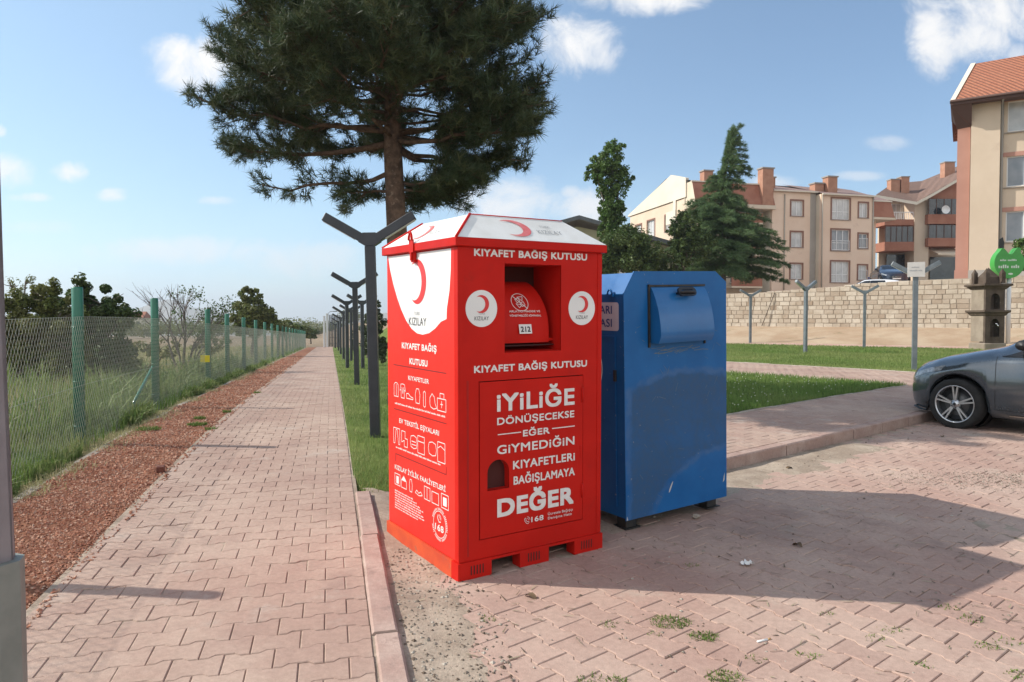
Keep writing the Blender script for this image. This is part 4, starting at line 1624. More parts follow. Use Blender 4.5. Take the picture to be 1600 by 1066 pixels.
# ------------------------------------------------------------------ Y-shaped lamp posts
M_LAMP = mat("anthracite_paint", (.022, .027, .034), (.034, .040, .048), 5, .45, spec=.5, coat=.1, spot=((.07, .07, .07), 20, .68))
M_LAMPSILVER = mat("silver_grey_paint", (.13, .155, .17), (.18, .205, .22), 5, .42, metal=.3)
M_DIFF = mat("frosted_lamp_cover", (.60, .62, .62), rough=.35)


def lamp_post(label, loc, rz, lean=(0, 0), mats=None, group=None, scale=1.0):
    m = mats or M_LAMP
    root = thing("lamp_post", label, "lamp post", loc, rz, group)
    root.rotation_euler = (R(lean[0]), R(lean[1]), rz)
    root.scale = (scale,) * 3
    mb = MB()
    w = .057
    mb.box((-w, -w, -.05), (w, w, 2.30), 0, bev=.008)
    mb.build("post", [m], root)
    # collar where both arms meet
    mb = MB()
    an = R(31)
    c, s = math.cos(an), math.sin(an)
    prof = [(-.057, 2.30), (.057, 2.30), (.130, 2.345), (.075, 2.452), (-.075, 2.452), (-.130, 2.345)]
    F = Matrix(((1, 0, 0, 0), (0, 0, -1, 0), (0, 1, 0, 0), (0, 0, 0, 1)))
    mb.shape([prof], .112, 0, F, .056)
    mb.build("junction", [m], root)
    for sd in (-1, 1):
        ex = Vector((sd * c, 0, s))
        ez = Vector((-sd * s, 0, c))
        Ma = frame(Vector((sd * .1025, 0, 2.3985)), ex, ez.cross(ex), ez)
        mb = MB()
        mb.box((-.03, -.055, -.052), (.49, .055, .052), 0, Ma, .006)
        a = mb.build("arm", [m], root)
        mb = MB()
        mb.box((.06, -.04, -.060), (.47, .04, -.0515), 0, Ma)
        mb.build("diffuser", [M_DIFF], a)
    return root


GP = "dark lamp posts lining the footpath"
LAMPS = [(587, 690, 8.55, "nearest dark Y-shaped lamp post, standing beside the red bin", (0, -1.3)),
         (558, 606, 17.0, "second dark Y-shaped lamp post along the footpath, first one wholly clear of the red bin", (0, -.9)),
         (567, 580, 25.7, "dark Y-shaped lamp post set back from the path in front of the dark conifer", (0, -.4)),
         (543, 583, 26.0, "third dark lamp post at the footpath edge, thin and half behind the second", (0, -.3)),
         (549, 566, 34.0, "far dark lamp post set back on the verge beyond the conifer", (0, 0)),
         (537, 566, 36.0, "fourth dark lamp post at the footpath edge, far off", (0, 0)),
         (532.5, 557, 47.0, "fifth dark lamp post at the footpath edge, small in the distance", (0, 0)),
         (529, 552, 58.0, "sixth dark lamp post at the footpath edge, tiny in the distance", (0, 0)),
         (524, 547, 72.0, "last and smallest dark lamp post near the end of the footpath", (0, 0))]
lp0 = None
for (x, y, Y, lab, lean) in LAMPS:
    p = at(x, y, Y)
    loc = (p.x, p.y, z1(p.x, p.y) + .01)
    if lp0 is None:
        lp0 = lamp_post(lab, loc, R(2), lean, group=GP)
    else:
        c = copy_thing(lp0, loc, R(2 if Y < 30 else 14), lab)
        c.rotation_euler = (0, R(lean[1]), R(4 if Y < 20 else 24))

GL = "grey lamp posts on the park lawn"
rl = None
for (x, y, Y, lab, rz, mm) in [(1428, 586, 17.8, "big grey Y-shaped lamp post with a white plate, left of the parked grey car", -22, 0),
                               (1258, 553, 26.8, "grey Y-shaped lamp post in the middle of the sunny lawn", 28, 0),
                               (1350, 541, 30.6, "grey Y-shaped lamp post in front of the stone wall below the white car", -20, 0),
                               (1172, 540, 36.0, "small grey Y-shaped lamp post by the dirt bank, nearest the blue bin", 0, 0)]:
    p = at(x, y, Y)
    loc = (p.x, p.y, z1(p.x, p.y) + .05)
    if rl is None:
        rl = lamp_post(lab, loc, R(rz), mats=M_LAMPSILVER, group=GL)
        rl0 = rl
    else:
        copy_thing(rl0, loc, R(rz), lab)
# plate on the first one (added after copying so only that post carries it)
mb = MB()
Mp = frame((0, -.07, 0), (1, 0, 0), (0, 0, 1), (0, -1, 0))
mb.shape([rrect(-.19, 2.30, .19, 2.66, .01)], .012, 0, Mp, .014)
Mq = frame((0, -.082, 0), (1, 0, 0), (0, 0, 1), (0, -1, 0))
word_bars(mb, Mq, -.10, .11, 2.52, .034, 5, 1)
word_bars(mb, Mq, -.14, .15, 2.44, .034, 6, 1)
mb.build("name_plate", [mat("plate_white", (.60, .58, .55), (.55, .53, .5), 5, .5), M_GREYPRINT], rl0)

# ------------------------------------------------------------------ wire fence
M_POST = mat("green_post_paint", (.012, .13, .075), (.018, .16, .095), 3, .38, spec=.5, coat=.15, spot=((.09, .17, .12), 14, .66))
M_WIRE = mat("galvanised_wire", (.40, .43, .35), rough=.5, metal=.1)


def fence():
    root = thing("wire_fence", "long chain link fence on thick green pipe posts along the gravel strip", "fence", (*PT(8, -2.92), 0))
    org = Vector(root.location)
    ss = [1.3, 4.92, 9.10, 12.76, 17.94, 21.15]
    while ss[-1] < 80:
        ss.append(ss[-1] + 3.9)
    post = MB()
    for i, s in enumerate(ss):
        x, y = PT(s, -2.92)
        z = z1(x, y)
        p = MB()
        b = Vector((x, y, z)) - org
        p.tube([b + Vector((0, 0, -.05)), b + Vector((0, 0, 1.80)), b + Vector((0, 0, 1.81))], [.058, .058, .052], 16)
        for h in (.25, .75, 1.36):
            p.tube([b + Vector((0, 0, h)), b + Vector((0, 0, h + .012))], .060, 12)
        p.build("post", [M_POST], root)
    # strut by the second visible post
    x0, y0 = PT(ss[3], -2.95)
    x1, y1 = PT(ss[3] - 1.55, -3.0)
    p = MB()
    p.tube([Vector((x0, y0, z1(x0, y0) + .72)) - org, Vector((x1, y1, z1(x1, y1) + .02)) - org], .022, 8)
    p.build("brace", [M_POST], root)
    # the woven mesh: every wire a thin prism, panel by panel
    H = 1.46
    for i in range(len(ss) - 1):
        a, b = ss[i], ss[i + 1]
        L = b - a
        pitch = .070 if a < 30 else .11
        rw = .0018 if a < 12 else (.0014 if a < 24 else .0016)
        segs = []
        n = int((L + H) / pitch) + 1
        for k in range(-int(H / pitch) - 1, int(L / pitch) + 1):
            for sg in (1, -1):
                u0, v0 = k * pitch, (0.0 if sg > 0 else H)
                u1, v1 = u0 + H * .62, (H if sg > 0 else 0.0)
                if u1 <= 0 or u0 >= L:
                    continue
                if u0 < 0:
                    t = -u0 / (u1 - u0)
                    u0, v0 = 0, v0 + (v1 - v0) * t
                if u1 > L:
                    t = (L - u0) / (u1 - u0)
                    u1, v1 = L, v0 + (v1 - v0) * t
                segs.append((u0, v0, u1, v1, .0025 * sg))
        segs.append((0, H, L, H, .004))
        segs.append((0, .7, L, .7, .005))
        sA = np.array(segs)

        def W(u, v, off):
            s = a + u
            w = -2.865 + off
            x = P0[0] + DP[0] * s + RP[0] * w
            y = P0[1] + DP[1] * s + RP[1] * w
            return np.stack([x - org.x, y - org.y, zt(x, y) + .02 + v - org.z], 1)
        pa = W(sA[:, 0], sA[:, 1], sA[:, 4])
        pb = W(sA[:, 2], sA[:, 3], sA[:, 4])
        d = pb - pa
        d /= np.linalg.norm(d, axis=1)[:, None] + 1e-9
        n1 = np.tile(np.array([RP[0], RP[1], 0]), (len(d), 1))
        n2 = np.cross(d, n1)
        V = []
        for base in (pa, pb):
            for an in (0, 2.094, 4.189):
                V.append(base + (n1 * math.cos(an) + n2 * math.sin(an)) * rw)
        V = np.stack(V, 1)
        F = np.array([(0, 1, 4, 3), (1, 2, 5, 4), (2, 0, 3, 5)])
        f = (np.arange(len(d))[:, None, None] * 6 + F[None]).reshape(-1, 4)
        mesh_obj("wire_mesh", V.reshape(-1, 3), f, M_WIRE, root)
    # small yellow plate
    p = MB()
    x, y = PT(ss[4] - .8, -2.86)
    o = Vector((x, y, z1(x, y) + .62)) - org
    fx = Vector((-DP[0] * .2 + RP[0] * .98, RP[1] * .98 - DP[1] * .2, 0)).normalized()
    p.box((-.10, -.006, 0), (.10, .006, .15), 0, frame(o, fx, Vector((-fx.y, fx.x, 0)), (0, 0, 1)))
    p.build("warning_plate", [mat("yellow_plate", (.72, .60, .03), rough=.5)], root)


fence()

# ------------------------------------------------------------------ near pole at the left edge
M_POLE = mat("galvanised_pole", (.235, .205, .21), (.29, .26, .265), 3, .55, metal=.25, bump=.001, bscale=30)
M_SLEEVE = mat("pole_sleeve", (.20, .215, .19), (.26, .27, .24), 4, .6, metal=.2, bump=.002, bscale=18)


def near_pole():
    Y = 2.4
    root = thing("street_pole", "tapered grey metal pole with a sleeved foot at the very left edge", "pole", (-1.732, Y, z1(-1.72, Y) + PZ - .01))
    b = root.location.z
    mb = MB()
    k = (Y / 1133)
    e = lambda x_, y_: (at(x_, y_, Y).x + 1.72, at(x_, y_, Y).z - b)
    (ra, za), (rb, zb) = e(24, 880), e(0, 350)
    sl = (rb - ra) / (zb - za)
    rad = lambda z: ra + sl * (z - za)
    mb.lathe([(rad(.2), .2), (rad(7.5), 7.5), (.01, 7.52)], 8, 0, smooth=False)
    mb.build("shaft", [M_POLE], root)
    mb = MB()
    rs, zs = e(37, 876)
    mb.lathe([(rs + .004, -.02), (rs + .002, .05), (rs, zs - .02), (rs, zs), (rad(zs) + .001, zs + .001)], 8, 0, smooth=False)
    mb.build("sleeve", [M_SLEEVE], root)


near_pole()



# ------------------------------------------------------------------ trees
M_BARK = mat("pine_bark", (.16, .105, .075), (.085, .058, .045), 9, .92, spec=.15, bump=.02, bscale=14, spot=((.27, .20, .15), 11, .62))
M_BARK2 = mat("grey_bark", (.19, .16, .13), (.12, .10, .08), 9, .92, spec=.15, bump=.01, bscale=20)
M_NEEDLE = mat("pine_needle", (.034, .060, .028), (.052, .084, .036), .9, .55, spec=.35, tone=(.14, .15, .065), trans=.15)
M_CEDAR = mat("cedar_needle", (.09, .165, .068), (.125, .205, .085), .8, .6, spec=.25, tone=(.14, .18, .07), trans=.18)
M_LEAF = mat("broad_leaf", (.07, .15, .03), (.10, .19, .042), .7, .5, spec=.35, tone=(.13, .18, .05), trans=.3)
M_LEAFDARK = mat("dark_leaf", (.055, .105, .028), (.08, .135, .038), .7, .5, spec=.3, tone=(.10, .125, .035), trans=.25)
M_LEAFOLIVE = mat("olive_leaf", (.105, .145, .036), (.15, .185, .05), .7, .55, spec=.3, tone=(.19, .18, .07), trans=.3)
M_TWIG = mat("bare_twig", (.11, .09, .085), (.16, .135, .125), 5, .9)


class Cloud:
    """collects many small leaf faces"""
    def __init__(s):
        s.V, s.F, s.T, s.n = [], [], [], 0

    def add(s, V, F, T):
        s.V.append(V.reshape(-1, 3))
        s.F.append(F + s.n)
        s.T.append(T)
        s.n += len(V.reshape(-1, 3))

    def build(s, name, m, parent):
        V = np.concatenate(s.V)
        F = np.concatenate(s.F)
        return mesh_obj(name, V, F, m, parent, tone=np.concatenate(s.T))


def unit(v):
    return v / (np.linalg.norm(v, axis=-1, keepdims=True) + 1e-9)


def needle_tufts(cl, pos, dirs, rng, n=22, ln=.13, wd=.006, spread=.9, back=.12):
    """bottle-brush shoots: needles fan out from a short twig"""
    m = len(pos)
    k = m * n
    p = np.repeat(pos, n, 0)
    d = np.repeat(unit(dirs), n, 0)
    q = p + d * rng.uniform(-back, .03, (k, 1))
    rnd = unit(rng.normal(0, 1, (k, 3)))
    nd = unit(d * rng.uniform(.35, 1.0, (k, 1)) + rnd * spread)
    L = ln * rng.uniform(.7, 1.15, (k, 1))
    sd = unit(np.cross(nd, rng.normal(0, 1, (k, 3)))) * wd / 2
    V = np.stack([q - sd, q + sd, q + nd * L], 1)
    F = np.arange(k * 3).reshape(-1, 3)
    T = np.repeat(np.clip(rng.random(m) ** 2 * .7, 0, 1), n)
    T = np.repeat(np.clip(T + rng.normal(0, .1, k), 0, 1), 3)
    cl.add(V, F, T)


def leaf_quads(cl, pos, rng, size=.07, tone=None, normal=None, flat=.5):
    k = len(pos)
    a = unit(rng.normal(0, 1, (k, 3)))
    if normal is not None:
        a = unit(a * flat + normal)
    t = unit(np.cross(a, rng.normal(0, 1, (k, 3))))
    b = np.cross(a, t)
    L = size * rng.uniform(.6, 1.2, (k, 1))
    Wd = L * rng.uniform(.45, .7, (k, 1))
    fold = a * L * .12
    V = np.stack([pos - t * L * .5, pos + b * Wd * .5 + fold, pos + t * L * .5, pos - b * Wd * .5 + fold], 1)
    i = np.arange(k)[:, None] * 4
    F = np.concatenate([i + np.array([[0, 1, 2]]), i + np.array([[0, 2, 3]])])
    T = rng.random(k) ** 1.6 * .8 if tone is None else tone
    cl.add(V, F, np.repeat(np.clip(T, 0, 1), 4))


def limb(mb, a, b, r0, r1, sag=0.0, n=5, seed=0, seg=6, wig=.03):
    rng = random.Random(seed)
    a, b = Vector(a), Vector(b)
    L = (b - a).length
    pts, rad = [], []
    for i in range(n + 1):
        t = i / n
        p = a.lerp(b, t)
        p.z += sag * math.sin(math.pi * t) * L
        if 0 < i < n:
            p += Vector((rng.gauss(0, wig), rng.gauss(0, wig), rng.gauss(0, wig * .7))) * L
        pts.append(p)
        rad.append(r0 + (r1 - r0) * t ** .8)
    mb.tube(pts, rad, seg)
    return pts


def big_pine():
    bx, by = -1.88, 12.0
    bz = z1(bx, by)
    root = thing("pine_tree", "large dark pine rising behind the red bin, its crown cut by the photo's top", "tree", (bx, by, bz))
    rng = np.random.default_rng(101)
    rr = random.Random(101)
    tr = MB()
    # trunk, measured against the photograph: slightly bent to the left going up
    tp = [(0.06, 0, -.1), (0.03, 0, .6), (.02, 0, 1.8), (-.02, .0, 3.0), (-.08, .03, 4.2), (-.09, .05, 5.3), (-.05, .03, 6.6), (.05, .0, 7.8), (.03, -.02, 8.9), (.0, 0, 9.6)]
    trd = [.25, .20, .18, .165, .15, .12, .095, .07, .05, .02]
    tr.tube(tp, trd, 14)
    TP = np.array(tp)

    def trunk_at(z):
        return np.array([np.interp(z, TP[:, 2], TP[:, 0]), np.interp(z, TP[:, 2], TP[:, 1]), z])
    cl = Cloud()
    cxo = -.22                                             # the crown leans left of the trunk

    def rad(z):
        return float(np.interp(z, [3.0, 3.9, 4.3, 5.0, 5.8, 6.8, 7.8, 8.6, 9.3, 9.9], [.5, 1.6, 2.45, 2.72, 2.72, 2.38, 2.0, 1.6, 1.1, .4]))
    pos, dirs = [], []

    def shoots(p, d, count, sp_=.13):
        for _ in range(count):
            o = np.array([rr.gauss(0, sp_), rr.gauss(0, sp_), rr.gauss(0, sp_ * .7)])
            dd = d + np.array([rr.gauss(0, .45), rr.gauss(0, .45), abs(rr.gauss(.35, .35))])
            pos.append(p + o)
            dirs.append(dd)

    def branch(z0, az, ln, rise, dens=1.0, r0=None, bare=.30, flat=.35):
        a = trunk_at(z0)
        e = a + np.array([math.cos(az) * ln, math.sin(az) * ln, rise])
        r0 = r0 or max(.014, .036 * min(1, ln / 3))
        pts = limb(tr, a, e, r0, .012, sag=-.06, n=6, seed=rr.randint(0, 10 ** 6), wig=.025)
        P = np.array([tuple(p) for p in pts])
        seg = np.linspace(0, 1, len(P))
        nt = int(max(4, ln * 8.5 * dens))
        for _ in range(nt):
            t = bare + (1 - bare) * rr.random() ** .75
            b = np.array([np.interp(t, seg, P[:, i]) for i in range(3)])
            fw = unit(P[min(len(P) - 1, int(t * (len(P) - 1)) + 1)] - P[max(0, int(t * (len(P) - 1)))])
            sd = np.cross(fw, [0, 0, 1]) * rr.choice([-1, 1])
            dv = unit(fw * rr.uniform(.3, 1.0) + sd * rr.uniform(.2, 1.0) + np.array([0, 0, rr.gauss(.12, flat)]))
            tl = rr.uniform(.28, .75) * (1.15 - .5 * t)
            e2 = b + dv * tl
            tr.tube([tuple(b), tuple((b + e2) / 2 + np.array([0, 0, -.02])), tuple(e2)], [.009, .007, .004], 4, caps=False)
            k = max(3, int(tl * 13))
            for j in range(k):
                q = b + dv * tl * (.35 + .65 * (j + rr.random()) / k)
                shoots(q, dv, 1, .07)
            shoots(e2, dv, 2, .05)
        shoots(e, unit(e - a), 4, .08)
    # named branches seen in the photo: (height, azimuth, length, rise)
    branch(4.38, R(172), 2.95, .10, 1.25, .06, .33, .25)      # long level limb to the left
    branch(4.55, R(186), 3.05, .45, 1.3, .05)
    branch(3.92, R(178), 2.2, -.22, .42, .045, .50)            # thin low drooping limb, left
    branch(3.62, R(5), 1.15, .10, 2.6, .03, .15)
    branch(3.60, R(70), 1.25, .05, 2.6, .03, .15)
    branch(3.72, R(30), 1.35, .10, 2.6, .03, .12)
    branch(3.62, R(160), .95, .05, 2.4, .03, .15)
    branch(3.75, R(345), 1.3, .08, 2.2, .03, .25)
    branch(4.55, R(8), 2.6, .62, 1.25, .055)                    # rising fork to the right
    branch(4.45, R(340), 2.4, -.02, 1.3, .05)
    branch(4.35, R(20), 2.3, -.1, 1.4, .05)
    branch(4.30, R(40), 2.3, .0, 1.2, .05)
    n = 140
    for i in range(n):
        z = 4.35 + 5.1 * ((i + rr.random()) / n) ** .95
        az = 2.39996 * i + rr.gauss(0, .25)
        ze = z + .35 + rr.uniform(-.2, .45)
        rmax = rad(ze) * rr.uniform(.74, 1.05)
        off = cxo - trunk_at(z)[0]
        # distance to the leaning crown's edge along this bearing
        ca = math.cos(az)
        ln = off * ca + math.sqrt(max(.05, rmax ** 2 - (off * math.sin(az)) ** 2))
        branch(z, az, max(.5, ln), ze - z, 1.12)
    pos_, dirs_ = np.array(pos), np.array(dirs)
    needle_tufts(cl, pos_, dirs_, rng, n=24, ln=.17, wd=.0115, spread=.75)
    # inner filling shoots on the older wood
    m = 4600
    z = rng.uniform(4.7, 9.2, m)
    r = np.array([rad(q) for q in z]) * np.sqrt(rng.random(m)) * .93
    a = rng.uniform(0, 6.283, m)
    pf = np.stack([cxo + r * np.cos(a), r * np.sin(a), z], 1)
    k = vnoise(pf[:, 0] * 1.0 + pf[:, 2] * .37, pf[:, 1] + pf[:, 2] * .53, .62, 5) > .36
    pf = pf[k]
    needle_tufts(cl, pf, unit(np.stack([np.cos(a[k]), np.sin(a[k]), np.full(k.sum(), .7)], 1)), rng, n=20, ln=.17, wd=.0115, spread=.8)
    tr.build("trunk", [M_BARK], root)
    cl.build("crown", M_NEEDLE, root)


big_pine()


def cedar(label, base, H, rw, lean=.55, seed=5):
    root = thing("cedar_tree", label, "tree", base)
    rng = np.random.default_rng(seed)
    rr = random.Random(seed)
    tr = MB()
    n = 10
    tp = [(.0 + lean * (i / n) ** 5 * .9 + .12 * math.sin(i * .9), 0, H * .97 * i / n) for i in range(n + 1)]
    tp.append((tp[-1][0] + .75, 0, H * 1.0))
    tr.tube(tp, [.20 * (1 - i / (n + 1)) + .012 for i in range(n + 2)], 8)
    TP = np.array(tp)
    cl = Cloud()
    prof = lambda q: float(np.interp(q, [0, .1, .22, .35, .5, .62, .75, .88, 1.0], [.85, 1.0, 1.0, .90, .66, .40, .23, .15, .07])) * rw
    P, D = [], []
    nb = 150
    for i in range(nb):
        q = .10 + .89 * (i / nb) ** .9
        z = H * q
        az = 2.39996 * i + rr.gauss(0, .2)
        ln = prof(q) * rr.uniform(.72, 1.08)
        if q > .7:
            ln *= 1.0 + .7 * math.cos(az)
        a = np.array([np.interp(z, TP[:, 2], TP[:, 0]), 0, z])
        rise = ln * (.25 if q > .6 else .10)
        m = 6
        pts = []
        for k in range(m + 1):
            t = k / m
            pts.append(a + np.array([math.cos(az) * ln * t, math.sin(az) * ln * t, rise * math.sin(t * 2.2) - .16 * ln * t * t]))
        tr.tube([tuple(p) for p in pts], [.03 * (1 - k / m) * min(1, ln / 2) + .006 for k in range(m + 1)], 4, caps=False)
        pts = np.array(pts)
        ns = int(21 * ln) + 6
        for _ in range(ns):
            t = .18 + .82 * rr.random()
            b = np.array([np.interp(t * m, range(m + 1), pts[:, j]) for j in range(3)])
            sw = rr.uniform(-1, 1) * .36 * ln * (1 - t * .65)
            e = b + np.array([-math.sin(az) * sw, math.cos(az) * sw, -.12 * abs(sw) + rr.gauss(0, .04)])
            kk = max(2, int(abs(sw) * 12))
            for j in range(kk):
                P.append(b + (e - b) * (j + rr.random()) / kk + np.array([rr.gauss(0, .05), rr.gauss(0, .05), rr.gauss(-.03, .08)]))
                D.append(np.array([math.cos(az) * .7 - math.sin(az) * np.sign(sw) * .6, math.sin(az) * .7 + math.cos(az) * np.sign(sw) * .6, -.25 + (.5 if q > .8 else 0)]))
    needle_tufts(cl, np.array(P), np.array(D), rng, n=13, ln=.20, wd=.022, spread=.62, back=.16)
    tr.build("trunk", [M_BARK2], root)
    cl.build("crown", M_CEDAR, root)


def broadleaf(name, label, base, blobs, m, leaf=.10, dens=240, trunk_r=.12, seed=1, bark=None, group=None, cat="tree", fill=1.0):
    """blobs: (x, y, z, rx, ry, rz) clumps around the base point; limbs reach into each clump"""
    root = thing(name, label, cat, base, group=group)
    rng = np.random.default_rng(seed)
    tr = MB()
    cl = Cloud()
    top = max(b[2] for b in blobs)
    mx = sum(b[0] for b in blobs) / len(blobs)
    fork = Vector((mx * .3, 0, top * .35))
    limb(tr, (0, 0, -.1), fork, trunk_r, trunk_r * .75, n=4, seed=seed, seg=8, wig=.02)
    for i, (x, y, z, rx, ry, rz) in enumerate(blobs):
        limb(tr, fork, (x, y, z), trunk_r * .6, .015, sag=.05, n=4, seed=seed + i)
        for k in range(4):
            a = rng.uniform(0, 6.28)
            limb(tr, (x, y, z - rz * .3), (x + rx * .75 * math.cos(a), y + ry * .75 * math.sin(a), z + rz * rng.uniform(-.3, .75)), .02, .006, n=3, seed=seed * 9 + k, seg=4)
        vol = rx * ry * rz
        # sub-clumps on the blob's shell give the light and dark structure
        nsub = max(12, int(44 * vol ** .6))
        d = unit(rng.normal(0, 1, (nsub, 3)))
        c = np.array([x, y, z]) + d * np.array([rx, ry, rz]) * rng.uniform(.45, 1.0, (nsub, 1))
        rs = (vol ** (1 / 3)) * rng.uniform(.20, .42, nsub) * fill ** .5
        k = int(dens * vol ** .67 * 4 * 1.9 * fill / nsub) + 6
        dd = unit(rng.normal(0, 1, (nsub, k, 3)))
        P = c[:, None] + dd * (rs[:, None, None] * rng.random((nsub, k, 1)) ** .45)
        T = np.repeat(rng.random(nsub)[:, None] * .55, k, 1) + rng.random((nsub, k)) * .3
        N = dd * .5 + np.array([0, 0, .7])
        leaf_quads(cl, P.reshape(-1, 3), rng, leaf, T.reshape(-1), N.reshape(-1, 3), .8)
    tr.build("trunk", [bark or M_BARK2], root)
    cl.build("crown", m, root)
    return root


def blob_at(base, x, y, Y, rpx, rpy, depth=None):
    """clump whose outline covers a pixel ellipse of the photograph at distance Y"""
    p = at(x, y, Y)
    k = Y / 1133
    return (p.x - base[0], p.y - base[1], p.z - base[2], rpx * k, depth or (rpx + rpy) / 2 * k, rpy * k)


def up(X, Y):
    """street level behind the stone wall"""
    d = (X - WL0[0]) * WN[0] + (Y - WL0[1]) * WN[1]
    return 3.05 + .6 * float(sstep((X - 12) * .8 - (Y - 42) * .5, 0, 14)) + min(max(d, 0) * .035, .9)


def street_trees():
    b = (at(1128, 440, 50).x, 50, 3.3)
    cedar("dark drooping cedar with a bent tip, in front of the beige apartments", b, (at(1140, 196, 50).z - 3.3), 4.3)
    p = at(955, 430, 47)
    b = (p.x, 47, 3.2)
    bl = [blob_at(b, *q) for q in [(955, 245, 47, 24, 26), (932, 268, 46.7, 20, 17), (972, 280, 47.2, 22, 20), (950, 290, 47, 22, 22), (958, 318, 47, 19, 24), (956, 345, 47, 19, 24), (950, 332, 46.8, 15, 18), (962, 332, 47, 15, 18), (962, 372, 47, 20, 22), (950, 366, 47, 16, 20), (945, 260, 47, 26, 20)]]
    broadleaf("ash_tree", "slender bright green tree rising between the red and blue bins", b, bl, M_LEAF, leaf=.22, dens=420, trunk_r=.14, seed=21, fill=.62)
    p = at(985, 430, 45)
    b = (p.x, 45, 3.0)
    bl = [blob_at(b, *q) for q in [(965, 395, 45, 40, 36), (1000, 400, 44.6, 32, 34), (940, 410, 45, 28, 30), (985, 375, 45.2, 30, 20)]]
    broadleaf("shrub", "dense dark green bush below the slender tree, above the blue bin", b, bl, M_LEAFDARK, leaf=.22, dens=420, trunk_r=.08, seed=22, cat="bush")
    p = at(1070, 430, 46)
    b = (p.x, 46, 3.0)
    bl = [blob_at(b, *q) for q in [(1072, 350, 46, 26, 26), (1085, 385, 46, 34, 30), (1050, 412, 46, 26, 22), (1035, 422, 46, 18, 14), (1062, 372, 45.6, 20, 24)]]
    broadleaf("maple_tree", "loose leafy tree left of the cedar with one reddish spray", b, bl, M_LEAFDARK, leaf=.22, dens=330, trunk_r=.1, seed=23, fill=.5)
    # small tree at the right edge behind the green sign
    p = at(1608, 430, 33)
    b = (p.x, 33, 1.2)
    bl = [blob_at(b, *q) for q in [(1600, 395, 33, 16, 22), (1612, 380, 33, 18, 18), (1606, 415, 33, 14, 14)]]
    broadleaf("young_tree", "small leafy tree at the right edge beside the green sign", b, bl, M_LEAF, leaf=.16, dens=420, trunk_r=.05, seed=24)


street_trees()


